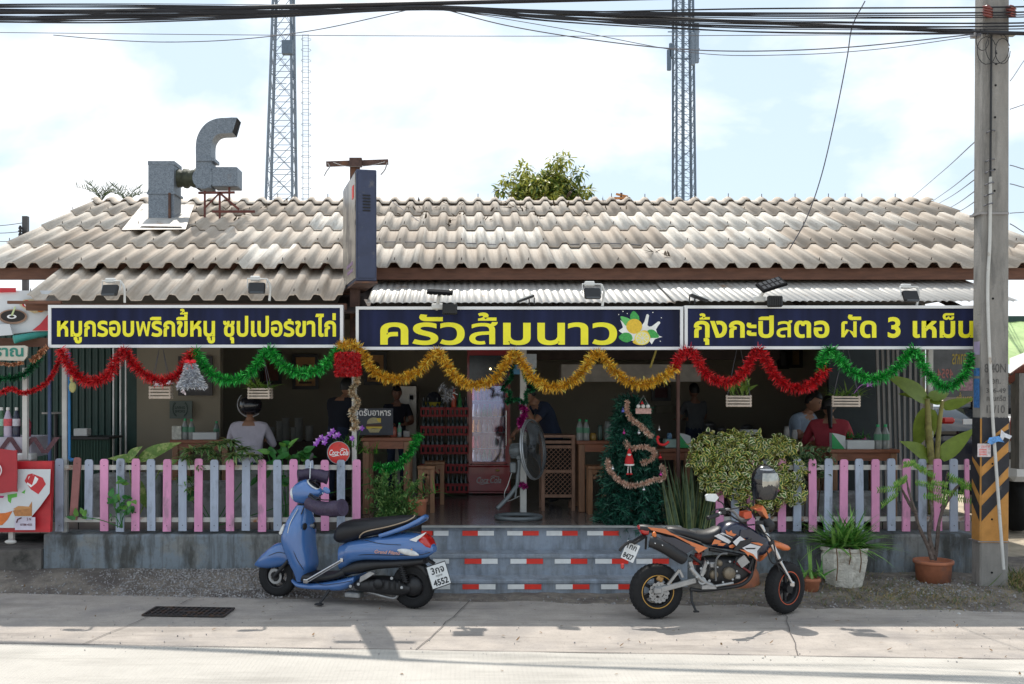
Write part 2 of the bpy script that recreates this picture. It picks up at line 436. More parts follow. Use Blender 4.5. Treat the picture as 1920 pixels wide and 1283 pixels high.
for j in range(ny):
    for i in range(nx): a = j*(nx+1)+i; fs.append((a, a+1, a+nx+2, a+nx+1))
vg.add(vs, fs, 0, True); vg.build('dirt_verge', M_dirt, kind='structure')
# loose gravel and litter-sized stones
M_stone = mat('gravel_stone', (0.30, 0.285, 0.28), rough=.9, var=.5, scale=30)
gr = MB()
def stone(x, y, z, r):
    R = Matrix.Rotation(RND.random()*6.3, 3, rv()); vs_ = [R @ V((a*r*RND.uniform(.6, 1.2), b*r*RND.uniform(.6, 1.2), c*r*.6)) for a, b, c in ((1, 0, 0), (-1, 0, 0), (0, 1, 0), (0, -1, 0), (0, 0, 1), (0, 0, -1))]
    gr.add([V((x, y, z))+p for p in vs_], [(0, 2, 4), (2, 1, 4), (1, 3, 4), (3, 0, 4), (2, 0, 5), (1, 2, 5), (3, 1, 5), (0, 3, 5)])
for i in range(5200):
    c = RND.random()
    if c < .62: x = RND.gauss(-2.5, .75); y = RND.uniform(10.15, 10.93)
    elif c < .75: x = RND.gauss(4.75, .45); y = RND.uniform(10.0, 10.7)
    else: x = RND.uniform(-6, 7); y = shoY(x)+abs(RND.gauss(0, .3))
    if -0.6 < x < 2.4 and y > 10.2: continue
    stone(x, y, vergeZ(x, y)+.003, RND.choice((.006, .008, .01, .013, .018)))
for i in range(420):
    x = RND.uniform(-5, 6); y = RND.uniform(roadY(x)-.2, shoY(x)); stone(x, y, .016, RND.choice((.004, .005, .007, .009)))
gr.build('gravel', M_stone, kind='stuff')
# drain grate
M_iron = mat('cast_iron', (0.05, 0.045, 0.045), rough=.6, metal=.5, col2=(.10, .06, .04), mscale=9)
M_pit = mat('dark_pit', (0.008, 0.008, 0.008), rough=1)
t = thing('drain_grate', 'dark iron drain grate set in the concrete shoulder left of the scooter', 'drain grate', (-2.5, 9.5, .012), radians(-4)); t.scale = (.88, .80, 1)
b = MB(); b.box((0, 0, .001), (.86, .44, .002)); b.build('pit', M_pit, t, world=False)
b = MB()
for s in (-1, 1): b.box((0, s*.21, .008), (.86, .025, .012)); b.box((s*.42, 0, .008), (.025, .39, .0121))
b.build('frame', M_iron, t, world=False)
b = MB()
for i in range(14):
    x = -.38+.76*(i+.5)/14
    b.box((x, 0, .0075), (.018, .39, .010))
for y in (-.13, -.045, .045, .13): b.box((0, y, .007), (.8, .02, .009))
b.box((.0, 0, .010), (.2, .1, .008)); b.build('bars', M_iron, t, world=False)

# ------------------------------------------------------------------ the restaurant building
BLD = thing('restaurant_building', 'low open-fronted restaurant under a grey corrugated tile roof with painted front steps', 'building', (0, 13, 0))
M_asb = bpy.data.materials.new('fibre_cement_roof'); MATS['roof'] = M_asb; M_asb.use_nodes = True
t_ = M_asb.node_tree; b_ = t_.nodes['Principled BSDF']; b_.inputs['Roughness'].default_value = .92
tc_ = nn(t_, 'ShaderNodeTexCoord'); at_ = nn(t_, 'ShaderNodeAttribute', attribute_name='tone')
r_ = nn(t_, 'ShaderNodeValToRGB'); e = r_.color_ramp.elements; e[0].position = 0; e[0].color = (.33, .27, .215, 1); e[1].position = 1; e[1].color = (.76, .72, .65, 1)
q = r_.color_ramp.elements.new(.5); q.color = (.52, .45, .375, 1)
t_.links.new(at_.outputs['Fac'], r_.inputs[0])
s_ = stainlayer(t_, r_.outputs[0], tc_.outputs['Object'], (20, 1.0, 1.0), 1.5, .46, .72, (.33, .26, .205), .75)
s_ = stainlayer(t_, s_, tc_.outputs['Object'], (1, 1, 1), 26, .52, .7, (.36, .30, .25), .5)
s_ = stainlayer(t_, s_, tc_.outputs['Object'], (1, .7, 1), 1.3, .52, .72, (.46, .35, .255), .45)
t_.links.new(s_, b_.inputs['Base Color'])
n3 = nn(t_, 'ShaderNodeTexNoise'); n3.inputs['Scale'].default_value = 60; bp = nn(t_, 'ShaderNodeBump'); bp.inputs['Strength'].default_value = .25; bp.inputs['Distance'].default_value = .01
t_.links.new(tc_.outputs['Object'], n3.inputs['Vector']); t_.links.new(n3.outputs[0], bp.inputs['Height']); t_.links.new(bp.outputs[0], b_.inputs['Normal'])
M_bolt = mat('rust_dark', (.05, .03, .02), rough=.9)

EAVE_Y, EAVE_Z, RDG_Y, RDG_Z = 11.5, 3.385, 15.6, 4.84
def wave(x, pitch, amp):
    c = .5+.5*cos(2*pi*x/pitch); t = max(0, min(1, (c-.36)/.56)); return amp*t*t*(3-2*t)
def corr(mb, x0, x1, ya, za, yb, zb, rows, pitch=.25, amp=.060, sheet=.5, lift=.022, over=.12, thick=.011, newp=(), jit=.004, bolts=True, div=16):
    sl = V((0, yb-ya, zb-za)); Ls = sl.length; sl.normalize(); up = V((0, -sl.z, sl.y))
    tot = Ls/rows
    ns = int(round((x1-x0)/sheet))
    for r in range(rows):
        for c in range(ns):
            xa = x0+c*sheet; xb = xa+sheet+.02; n = int(div*(sheet/pitch)); t0 = r*tot; t1 = min(Ls, (r+1)*tot+over)
            tone = min(1, max(0, RND.gauss(.5, .13)))
            for (cc, rrw) in newp:
                if cc <= c < cc+2 and r == rrw: tone = .86
            dz0 = RND.uniform(-jit, jit)+(.003 if c % 2 else 0); dz1 = RND.uniform(-jit, jit); dy = RND.uniform(-.012, .012)
            vs = []
            for i in range(n+1):
                x = xa+(xb-xa)*i/n; w = wave(x, pitch, amp)
                a = V((x, ya, za))+sl*(t0+dy)+up*(w+lift+dz0); b2 = V((x, ya, za))+sl*t1+up*(w+dz1)
                vs += [a-up*thick, a, b2]
            fs = []
            for i in range(n):
                k = 3*i; fs += [(k, k+3, k+4, k+1), (k+1, k+4, k+5, k+2)]
            mb.add(vs, fs, 0, True, tone)
            mb.s[-len(fs)::2] = [False]*len(fs[::2])
            if bolts:
                xr = round(xa/pitch)*pitch
                for k in range(int(sheet/pitch)):
                    if RND.random() < .55:
                        q0 = V((xr+k*pitch, ya, za))+sl*(t0+.10)+up*(amp+lift); mb.tube([q0, q0+up*.03+V((.004, 0, 0))], .005, 5, 1)
rf = MB()
newp = [(11, 1), (16, 1), (17, 1), (15, 2), (16, 2), (17, 2), (19, 2)]
corr(rf, -5.5, 7.0, EAVE_Y, EAVE_Z, RDG_Y, RDG_Z, 4, newp=newp)
corr(rf, -5.5, 7.0, 19.4, 3.40, RDG_Y, RDG_Z, 3, bolts=False, div=4)
ROOF = rf.build('roof', [M_asb, M_bolt], BLD)
rc = MB()
for c in range(25):
    xa = -5.5+c*.5; vs = []; fs = []; dz = RND.uniform(0, .012)
    for i in range(19):
        x = xa+.51*i/18; w = wave(x, .25, .060)
        for (y, z) in ((RDG_Y-.24, RDG_Z-.055), (RDG_Y-.24, RDG_Z-.04), (RDG_Y-.06, RDG_Z+.025), (RDG_Y+.06, RDG_Z+.025), (RDG_Y+.24, RDG_Z-.04)): vs.append((x, y, z+w*.95+dz))
    for i in range(18):
        for j in range(4): fs.append((i*5+j, i*5+5+j, i*5+6+j, i*5+j+1))
    rc.add(vs, fs, 0, True, min(1, max(0, RND.gauss(.5, .15))))
    for k in (0, 1):
        if RND.random() < .4:
            q0 = V((xa+.25*k, RDG_Y-.1, RDG_Z+.06+dz)); rc.tube([q0, q0+ZA*.06], .006, 5, 1)
lt = MB(); Rl = random.Random(9)
for k in range(60):
    x = Rl.choice((-.6, .1, .3, 1.1, 2.0, 2.6, -3.2))+Rl.gauss(0, .35); u = abs(Rl.gauss(.86, .1)) if Rl.random() < .8 else Rl.uniform(.1, .9); u = min(u, .97); y = EAVE_Y+(RDG_Y-EAVE_Y)*u; z = EAVE_Z+(RDG_Z-EAVE_Z)*u+wave(x, .25, .060)+.03
    for q in range(Rl.choice((1, 2, 4))): lt.leaf((x+Rl.gauss(0, .03), y+Rl.gauss(0, .03), z), V((Rl.gauss(0, 1), Rl.gauss(0, .6), .5)), ZA, Rl.uniform(.06, .13), Rl.uniform(.02, .05), Rl.uniform(-.8, .8), 0, 2)
lt.build('roof_litter', mat('roof_leaf', (.10, .075, .05), rough=.95), kind='stuff')
rc.build('ridge_cap', [M_asb, M_bolt], BLD)
pr = MB(); corr(pr, -4.5, -1.25, 10.74, 2.985, 11.75, 3.405, 1, pitch=.25, sheet=.25, lift=.0, over=0, jit=.002); pr.build('porch_roof', [M_asb, M_bolt], BLD)
M_galv = mat('galv_sheet', (0.50, 0.475, 0.44), rough=.42, metal=.35, var=.12, scale=3, col2=(.36, .23, .14), mscale=2.3, mask=(.60, .72), stretch=(1, .6, 1))
cn = MB()
def rust_sheet(xa, xb, ya, za, yb, zb):
    n = int((xb-xa)/.012); vs = []; fs = []
    for i in range(n+1):
        x = xa+(xb-xa)*i/n; w = .009*(abs(sin(pi*x/.076))**.7)*1.6; rag = -.015*abs(h2(x*4, 2, 2))-.006*abs(sin(x*41))
        vs += [(x, ya+rag, za+w-.006+rag*.3), (x, ya+rag, za+w+rag*.3), (x, yb, zb+w)]
    for i in range(n): k = 3*i; fs += [(k, k+3, k+4, k+1), (k+1, k+4, k+5, k+2)]
    cn.add(vs, fs, 0, True)
rust_sheet(-.98, 2.22, 10.72, 2.95, 11.95, 3.31); rust_sheet(2.19, 5.75, 10.70, 2.965, 11.95, 3.325)
cn.build('canopy', [M_galv], BLD)
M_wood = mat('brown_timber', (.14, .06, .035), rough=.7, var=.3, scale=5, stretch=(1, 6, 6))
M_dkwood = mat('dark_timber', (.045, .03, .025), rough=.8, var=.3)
fa = MB(); fa.box((2.87, 11.60, 3.345), (8.14, .05, .13)); fa.box((-4.98, 11.60, 3.345), (.95, .05, .13)); fa.box((.75, 11.92, 3.45), (12.4, .02, .13)); fa.box((2.4, 11.68, 3.31), (6.9, .03, .05)); fa.build('fascia_and_gap_strip', M_wood, BLD)  # long rear strip is added to keep the gaps under the ribs dark
rb = MB()
for i in range(12):
    x = -5.2+i*1.05; rb.bar((x, 11.66, 3.36), (x, 15.6, 4.74), .06, .09)
for yy in (12.5, 13.5, 14.5): rb.box((.8, yy, 3.33+(yy-11.5)*.355), (12.3, .06, .06))
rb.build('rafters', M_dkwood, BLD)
bm_ = MB()
for xa, xb in ((-4.55, -1.2),): bm_.box(((xa+xb)/2, 10.84, 2.915), (xb-xa, .06, .07)); bm_.box(((xa+xb)/2, 11.5, 3.14), (xb-xa, .06, .08))
bm_.box((-4.42, 10.72, 2.955), (.55, .05, .03)); bm_.build('porch_beam', M_wood, BLD)
bm_ = MB(); bm_.box((-1.12, 11.3, 3.03), (.42, 1.15, .02), 0, Matrix.Rotation(radians(18), 3, 'X')); bm_.box((2.3, 10.86, 2.885), (6.6, .05, .08)); bm_.box((2.3, 11.4, 3.07), (6.6, .05, .08))  # sloping board is added to block sun between porch and canopy
for x in (-.6, 1, 2.2, 3.6, 5.2): bm_.bar((x, 10.8, 2.90), (x, 11.9, 3.24), .05, .06)
bm_.build('canopy_frame_and_sun_board', M_dkwood, BLD)
# floor, plinth, steps
M_tile = bpy.data.materials.new('floor_tiles'); M_tile.use_nodes = True; t_ = M_tile.node_tree; b_ = t_.nodes['Principled BSDF']; b_.inputs['Roughness'].default_value = .2
br = nn(t_, 'ShaderNodeTexBrick'); br.offset = 0; br.inputs['Scale'].default_value = 1; br.inputs['Brick Width'].default_value = .42; br.inputs['Row Height'].default_value = .42; br.inputs['Mortar Size'].default_value = .007
br.inputs['Color1'].default_value = (.17, .145, .135, 1); br.inputs['Color2'].default_value = (.19, .16, .147, 1); br.inputs['Mortar'].default_value = (.02, .02, .02, 1)
tc_ = nn(t_, 'ShaderNodeTexCoord'); t_.links.new(tc_.outputs['Object'], br.inputs[0]); s_ = stainlayer(t_, br.outputs[0], tc_.outputs['Object'], (1, 1, 1), 4, .5, .75, (.16, .135, .12), .5); t_.links.new(s_, b_.inputs['Base Color'])
FL = .594
fl = MB(); fl.box((.05, 14.0, FL-.06), (11.1, 5.3, .12)); fl.box((.955, 11.18, FL-.0601), (2.75, .34, .12)); fl.build('floor', M_tile, BLD)
M_plinth = bpy.data.materials.new('stained_plinth'); M_plinth.use_nodes = True; t_ = M_plinth.node_tree; b_ = t_.nodes['Principled BSDF']; b_.inputs['Roughness'].default_value = .88
tc_ = nn(t_, 'ShaderNodeTexCoord'); c_ = nn(t_, 'ShaderNodeRGB'); c_.outputs[0].default_value = (.20, .235, .265, 1)
s_ = stainlayer(t_, c_.outputs[0], tc_.outputs['Object'], (1, 1, 1), 2.1, .46, .56, (.235, .235, .22), .8)
s_ = stainlayer(t_, s_, tc_.outputs['Object'], (2.0, 1, .55), 1.9, .46, .60, (.05, .05, .045), .9)
s_ = stainlayer(t_, s_, tc_.outputs['Object'], (9, 1, .6), 1.6, .50, .68, (.075, .075, .07), .7)
s_ = stainlayer(t_, s_, tc_.outputs['Object'], (1, 1, 1), 16, .52, .66, (.12, .12, .11), .5)
t_.links.new(s_, b_.inputs['Base Color'])
n3 = nn(t_, 'ShaderNodeTexNoise'); n3.inputs['Scale'].default_value = 14; n3.inputs['Detail'].default_value = 8; bp = nn(t_, 'ShaderNodeBump'); bp.inputs['Strength'].default_value = .5; bp.inputs['Distance'].default_value = .02
t_.links.new(tc_.outputs['Object'], n3.inputs['Vector']); t_.links.new(n3.outputs[0], bp.inputs['Height']); t_.links.new(bp.outputs[0], b_.inputs['Normal'])
def rough_block(mb, x0, x1, yf, yb, z0, z1, m=0, step=.06, amp=.006):
    n = max(2, int((x1-x0)/step)); vs = []; fs = []
    for i in range(n+1):
        x = x0+(x1-x0)*i/n
        for k, (y, z) in enumerate(((yf, z0), (yf, z0+(z1-z0)*.45), (yf, z1-.02), (yf+.012, z1), (yb, z1), (yb, z0))):
            w = amp*h2(x*5+k, k*2.1+z0*5, 1.5); vs.append((x, y+(w if k < 4 else 0), z+(w*.8 if k in (3, 4) else 0)))
    for i in range(n):
        for k in range(5): fs.append((i*6+k, i*6+6+k, i*6+7+k, i*6+k+1))
    fs.append(tuple(range(6))); fs.append(tuple(n*6+k for k in range(5, -1, -1))); mb.add(vs, fs, m)
pl = MB(); rough_block(pl, -4.42, -.42, 10.95, 11.36, -.1, .515); pl.build('plinth_wall', M_plinth, BLD)
pl = MB(); rough_block(pl, 2.33, 5.45, 10.95, 11.36, -.1, .515); pl.build('plinth_wall', M_plinth, BLD)
M_stripe_r = mat('red_paint', (.78, .035, .02), rough=.5, var=.12, scale=12)
M_stripe_w = mat('white_paint', (.80, .80, .78), rough=.5, var=.08, scale=12)
steps = [(FL, 11.0, 11.12, [(790, 813, 'r'), (811, 841, 'w'), (867, 896, 'r'), (896, 926, 'w'), (951, 980, 'w'), (980, 1010, 'r'), (1024.5, 1054, 'w'), (1054, 1083, 'r'), (1101, 1131, 'w'), (1131, 1160, 'r')]),
         (.354, 10.66, 11.0, [(766, 796, 'r'), (812, 842, 'w'), (871, 903, 'r'), (903, 933, 'w'), (957, 987, 'w'), (987, 1018, 'r'), (1040, 1070, 'w'), (1070, 1101, 'r'), (1116, 1147, 'w'), (1147, 1178, 'r'), (1193, 1223, 'w'), (1223, 1254, 'r')]),
         (.150, 10.36, 10.66, [(765, 791, 'r'), (813, 844, 'w'), (867, 898, 'r'), (898, 929, 'w'), (952, 983, 'w'), (983, 1015, 'r'), (1042, 1073.5, 'w'), (1073.5, 1105, 'r'), (1127, 1159, 'w'), (1159, 1190, 'r')])]
M_step = M_plinth.copy(); M_step.name = 'painted_step'; M_step.node_tree.nodes['RGB'].outputs[0].default_value = (.29, .335, .40, 1)
for k in [n for n in M_step.node_tree.nodes if n.type == 'VALTORGB']: k.color_ramp.elements[1].color = tuple(c*.45 for c in k.color_ramp.elements[1].color[:3])+(1,)
for z, yf, yb, st in steps:
    b = MB(); x0, x1 = -.42, (2.33 if z > .2 else 2.2)
    rough_block(b, x0, x1, yf, yb+.3 if z < .5 else yb, -.12, z-.002, 0, amp=.003)
    b.box(((x0+x1)/2, yf+.005, z-.022), (x1-x0, .035, .022), 0)
    for a, c, k in st:
        xa, xb = PX(a, yf), PX(c, yf); zt = z-.045; hh = .05
        b.box(((xa+xb)/2, yf-.004, zt-hh/2), (xb-xa, .006, hh+RND.uniform(-.003, .003)), 1 if k == 'r' else 2)
    b.build('step', [M_step, M_stripe_r, M_stripe_w], BLD)
nb = MB(); nb.box(((-.42+2.33)/2, 10.992, FL+.004), (2.75, .10, .012)); nb.build('step_nosing', mat('nosing', (.42, .42, .40), rough=.4), BLD)
# walls
M_wall = mat('beige_wall', (.25, .22, .165), rough=.85, var=.06, scale=1.5, col2=(.24, .21, .165), mscale=1.1, mask=(.5, .75))
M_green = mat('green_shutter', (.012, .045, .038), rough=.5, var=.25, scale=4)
M_steel = mat('steel_tube', (.45, .45, .45), rough=.35, metal=.8)
b = MB(); b.box((.25, 16.6, 2.2), (11.5, .15, 3.3)); b.build('back_wall', M_wall, BLD)
b = MB(); b.box((-3.66, 13.28, 1.95), (.98, .10, 2.7)); b.box((-3.13, 13.3, 1.95), (.1, .16, 2.7)); b.build('partition_wall', M_wall, BLD)
b = MB(); b.box((5.98, 15.0, 1.9), (.10, 3.1, 3.0)); b.build('side_wall', M_wall, BLD)
b = MB(); b.box((-5.45, 15.5, 1.9), (.12, 2.1, 3.0)); b.build('side_wall', M_wall, BLD)
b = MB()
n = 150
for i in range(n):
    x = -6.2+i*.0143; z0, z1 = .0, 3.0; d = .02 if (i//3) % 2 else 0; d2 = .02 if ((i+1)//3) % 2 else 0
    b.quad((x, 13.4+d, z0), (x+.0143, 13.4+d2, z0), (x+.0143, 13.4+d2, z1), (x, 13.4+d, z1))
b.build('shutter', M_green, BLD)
b = MB(); b.box((-4.15, 13.3, 1.9), (.36, .06, 2.7)); b.build('shutter_leaf', M_green, BLD)
for px in (213, 226, 236):
    b = MB(); b.cyl(P(px, 1010, 13.1), P(px, 640, 13.1), .014, n=8); b.build('shutter_rail', M_steel, BLD)
M_grey = mat('grey_strip', (.2, .19, .18), rough=.5)
b = MB()
for i, px in enumerate((1652, 1662, 1672, 1682, 1690, 1697, 1708, 1718, 1728)):
    b.bar(P(px, 940, 12.6+.03*(i % 2)), P(px-(8 if i < 5 else 2), 640, 12.6+.03*(i % 2)), .022, .03)
b.build('folding_gate', M_grey, BLD)
b = MB(); b.box((P(1610, 760, 14.2)).to_tuple(), (.1, .1, 1), 0); b = MB(); b.box((5.35, 13.4, 1.9), (1.2, .06, 2.8)); b.build('side_panel', mat('dark_panel', (.018, .03, .035), rough=.6), BLD)
b = MB(); b.box((PX(1180, 14.6), 14.6, PZ(700, 14.6)), (1.95, .3, .24)); b.build('lintel', mat('lintel_paint', (.42, .39, .35), rough=.7), BLD)
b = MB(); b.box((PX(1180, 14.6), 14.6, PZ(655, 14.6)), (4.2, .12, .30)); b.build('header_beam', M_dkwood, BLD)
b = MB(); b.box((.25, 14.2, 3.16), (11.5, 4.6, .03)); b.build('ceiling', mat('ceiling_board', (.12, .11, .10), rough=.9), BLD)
M_pw = mat('white_post', (.55, .54, .51), rough=.6, var=.1, scale=8, col2=(.28, .2, .13), mscale=7, mask=(.62, .72))
def post(px0, px1, Y, py0, py1, m=M_pw, rnd=False):
    b = MB(); xa, xb = PX(px0, Y), PX(px1, Y); z0, z1 = PZ(py1, Y), PZ(py0, Y)
    if rnd: b.cyl(((xa+xb)/2, Y, z0), ((xa+xb)/2, Y, z1), (xb-xa)/2, n=12)
    else: b.box(((xa+xb)/2, Y, (z0+z1)/2), (xb-xa, xb-xa, z1-z0), bevel=.006)
    return b.build('post', m, BLD)
post(117.5, 127.5, 11.14, 600, 1000); post(660, 669, 11.16, 600, 1000); post(975, 987, 11.9, 640, 962)
post(1268, 1275, 11.4, 640, 985, mat('rusty_pipe', (.12, .06, .05), rough=.7), True)
post(1738, 1748, 11.5, 640, 960)
b = MB(); b.cyl(P(130, 660, 11.1), P(130, 862, 11.1), .016, n=8); b.tube([P(130, 858, 11.1), P(133, 863, 11.08), P(140, 862, 11.05)], .02, 8); b.build('water_pipe', mat('blue_pipe', (.02, .17, .42), rough=.4), BLD)
# low block in front of the neighbouring drink stall
M_blk = mat('old_concrete', (.13, .12, .11), rough=.95, var=.35, scale=5, col2=(.05, .05, .045), mscale=3)
b = MB(); rough_block(b, -6.6, -4.43, 10.9, 12.2, -.1, PZ(1031, 10.9)); tag(b.build('concrete_block', M_blk), 'low dark concrete block under the red drink banner at far left', 'concrete block')
# strip under roof at left, behind
b = MB(); corrY = 11.7
n = 60; vs = []; fs = []
for i in range(n+1):
    x = -6.6+1.9*i/n; w = .012*abs(sin(pi*x/.08)); vs += [(x, 11.15, 2.98+w), (x, 12.4, 3.2+w)]
for i in range(n): fs.append((2*i, 2*i+2, 2*i+3, 2*i+1))
b.add(vs, fs, 0, True); b.build('side_canopy', M_galv, BLD)

# ------------------------------------------------------------------ the three name boards
M_navy = mat('navy_panel', (.009, .013, .046), rough=.55, spec=.2, var=.45, scale=1.6, stretch=(4, 1, .25), detail=2)
M_yel = mat('yellow_vinyl', (.86, .79, .018), rough=.45, var=.05, scale=6)
M_wframe = mat('white_frame', (.74, .74, .74), rough=.4, var=.05)
SY = 10.62
def board(x0, y0, x1, y1, label):
    t = thing('sign_board', label, 'sign', P((x0+x1)/2, y1, SY), group='blue signs along the restaurant front')
    a = P(x0, y1, SY); c = P(x1, y0, SY); w = c.x-a.x; h = c.z-a.z; cx = (a.x+c.x)/2; cz = (a.z+c.z)/2
    b = MB(); b.box((cx, SY+.055, cz), (w-.04, .07, h-.04)); 
    n_ = max(2, int(w/.12))
    b.build('panel', M_navy, t)
    b = MB(); fw = .03
    b.box((cx, SY+.05, c.z-fw/2), (w, .10, fw)); b.box((cx, SY+.05, a.z+fw/2), (w, .10, fw))
    for s in (a.x+fw/2, c.x-fw/2): b.box((s, SY+.05, cz), (fw, .0998, h-2*fw))
    b.build('frame', M_wframe, t)
    return t
LET = SY+.018
def letters(t, body, px0, px1, base, top, off, lift=.16):
    b = MB(); k = LET/FPX
    put_text(b, body, P(0, 0, LET), XA*k, ZA*k, fit=(px0, -base, px1, base-top), off=off, lift=lift, res=5)
    return b.build('lettering', M_yel, t)
s1 = board(90, 572, 643, 652, 'navy sign with small yellow Thai lettering above the left fence, leftmost of three')
letters(s1, 'หมูกรอบพริกขี้หนู ซุปเปอร์ขาไก่', 107, 630, 630, 602, .028, .2)
s2 = board(667, 575, 1281, 656, 'navy sign with large wide yellow Thai letters and a lemon picture over the steps')
letters(s2, 'ครัวส้มนาว', 713, 1157, 645, 605.5, .022)
s3 = board(1284, 573, 1845, 655, 'navy sign with yellow Thai lettering and a number 3, ending behind the utility pole')
letters(s3, 'กุ้งกะปิสตอ ผัด 3 เหม็น', 1301, 1826, 632, 602, .028)
# lemon illustration printed on the middle sign
b = MB(); k = LET/FPX
LM = [mat('splash_white', (.75, .75, .72), .5), mat('print_green', (.04, .33, .06), .5, var=.35, scale=60), mat('print_lemon', (.72, .47, .03), .5, var=.15, scale=50), mat('print_pale', (.8, .7, .16), .5, var=.1, scale=70), mat('print_green2', (.12, .5, .12), .5)]
def pic(poly, m, lv, sm_=3): b.flat(smooth2(poly, sm_) if sm_ else poly, P(0, 0, LET-.0006*lv), XA*k, -ZA*k, m); b.f[-(len(smooth2(poly, sm_)) if sm_ else len(poly))+2:] = [f[::-1] for f in b.f[-(len(smooth2(poly, sm_)) if sm_ else len(poly))+2:]]
pic([(1163, 600), (1172, 608), (1180, 606), (1196, 616), (1208, 604), (1212, 590), (1217, 592), (1214, 610), (1222, 612), (1234, 603), (1238, 606), (1230, 618), (1236, 630), (1242, 632), (1228, 636), (1222, 646), (1216, 638), (1200, 640), (1180, 638), (1168, 626), (1160, 620), (1168, 614)], 0, 0, 2)
pic([(1163, 594), (1176, 596), (1186, 603), (1182, 612), (1172, 610)], 4, 1); pic([(1181, 594), (1188, 583), (1198, 594), (1197, 604), (1188, 606)], 1, 2)
pic([(1160, 632), (1170, 624), (1182, 626), (1186, 636), (1176, 642), (1166, 639)], 1, 1); pic([(1214, 620), (1226, 619), (1236, 632), (1224, 634), (1216, 632)], 1, 1)
ell = lambda cx, cy, rx, ry, n=20: [(cx+rx*cos(2*pi*i/n), cy+ry*sin(2*pi*i/n)) for i in range(n)]
pic(ell(1189, 612, 15, 14), 2, 3, 0); pic([(1192, 634), (1200, 622), (1212, 620), (1219, 632), (1214, 644), (1198, 647), (1186, 642)], 2, 4)
pic(ell(1204, 634, 14.5, 13), 3, 5, 0); pic(ell(1204, 634, 12, 10.6), 0, 6, 0)
for i in range(9):
    a0 = 2*pi*i/9+.07; a1 = 2*pi*(i+1)/9-.07; pic([(1204+1.5*cos((a0+a1)/2), 634+1.3*sin((a0+a1)/2)), (1204+10.6*cos(a0), 634+9.3*sin(a0)), (1204+11*cos((a0+a1)/2), 634+9.7*sin((a0+a1)/2)), (1204+10.6*cos(a1), 634+9.3*sin(a1))], 3, 7, 0)
for (x, y, r) in ((1160, 590, 1), (1168, 584, 1.2), (1176, 588, .9), (1224, 586, 1.1), (1240, 596, 1), (1238, 640, 1), (1210, 651, 1)): pic(ell(x, y, r, r, 8), 0, 1, 0)
b.build('lemon_picture', LM, s2)
# ------------------------------------------------------------------ projecting light-box sign and its post
M_rust = mat('rusty_steel', (.085, .045, .035), rough=.75, var=.4, scale=12, col2=(.16, .07, .035), mscale=7)
M_cab = mat('navy_cabinet', (.035, .045, .09), rough=.55, var=.25, scale=5, col2=(.10, .10, .12), mscale=9, mask=(.58, .7))
t = thing('sign_post', 'rusty steel post topped by a crossbar, carrying the dark box sign', 'post', (-1.13, 11.0, FL))
b = MB(); b.box((-1.13, 11.0, 3.47), (.10, .10, 1.99)); b.build('upright', M_rust, t)
zc = PZ(306, 10.95)
b = MB(); b.bar(P(612, 308, 10.95), P(728, 304, 10.95), .05, .05); b.box(P(667, 305, 10.92), (.13, .07, .09)); b.build('crossbar', M_rust, t)
b = MB(); b.tube(cat_pts([P(614, 306, 10.9), P(618, 313, 10.9), P(612, 322, 10.9), P(608, 330, 10.9)]), .006, 5); b.tube(cat_pts([P(726, 305, 10.9), P(722, 318, 10.9), P(714, 328, 10.9)]), .007, 5); b.tube(cat_pts([P(625, 305, 10.9), P(650, 312, 10.9), P(690, 311, 10.9), P(722, 304, 10.9)]), .004, 5); b.build('loose_wire', mat('wire_grey', (.35, .33, .32)), t)
bx = thing('box_sign', 'narrow dark blue light box sign standing out from the roof edge on a post', 'sign', (-.945, 10.3, 3.135), radians(13))
# local frame: x across the box, y away along its length
z0, z1 = 0, 1.11
b = MB(); b.box((0, .55, .555), (.205, 1.1, 1.11), bevel=.008); b.box((0, -.003, .555), (.17, .012, 1.05)); b.build('cabinet', M_cab, bx, world=False)
b = MB(); b.box((0, .55, -.012), (.22, 1.12, .02)); b.build('base_rim', M_rust, bx, world=False)
b = MB()
for i in range(6): b.box((0, -.012, .70+.03*i), (.075, .012, .012), 0, Matrix.Rotation(.5, 3, 'X'))
b.build('vent', mat('vent_black', (.012, .014, .02), rough=.6), bx, world=False)
M_face = mat('faded_face', (.34, .30, .25), rough=.3, var=.45, scale=2.2, col2=(.10, .085, .08), mscale=2.4, mask=(.52, .58), stretch=(1, 1, .6))
b = MB(); b.box((-.106, .55, .555), (.01, 1.04, 1.05)); b.build('sign_face', [M_face], bx, world=False)
b = MB()
for (y, z, w, h) in ((.12, .88, .12, .13), ): b.box((-.1135, y+.06, z+.03), (.004, w, h))
b.build('red_mark', M_stripe_r, bx, world=False)
b = MB()
for i, wd in enumerate((.5, .42)): 
    for k in range(int(wd/.06)): b.box((-.1135, .22+k*.065, .2-.07*i), (.004, .045, .035))
b.build('small_print', mat('print_purple', (.3, .2, .3)), bx, world=False)
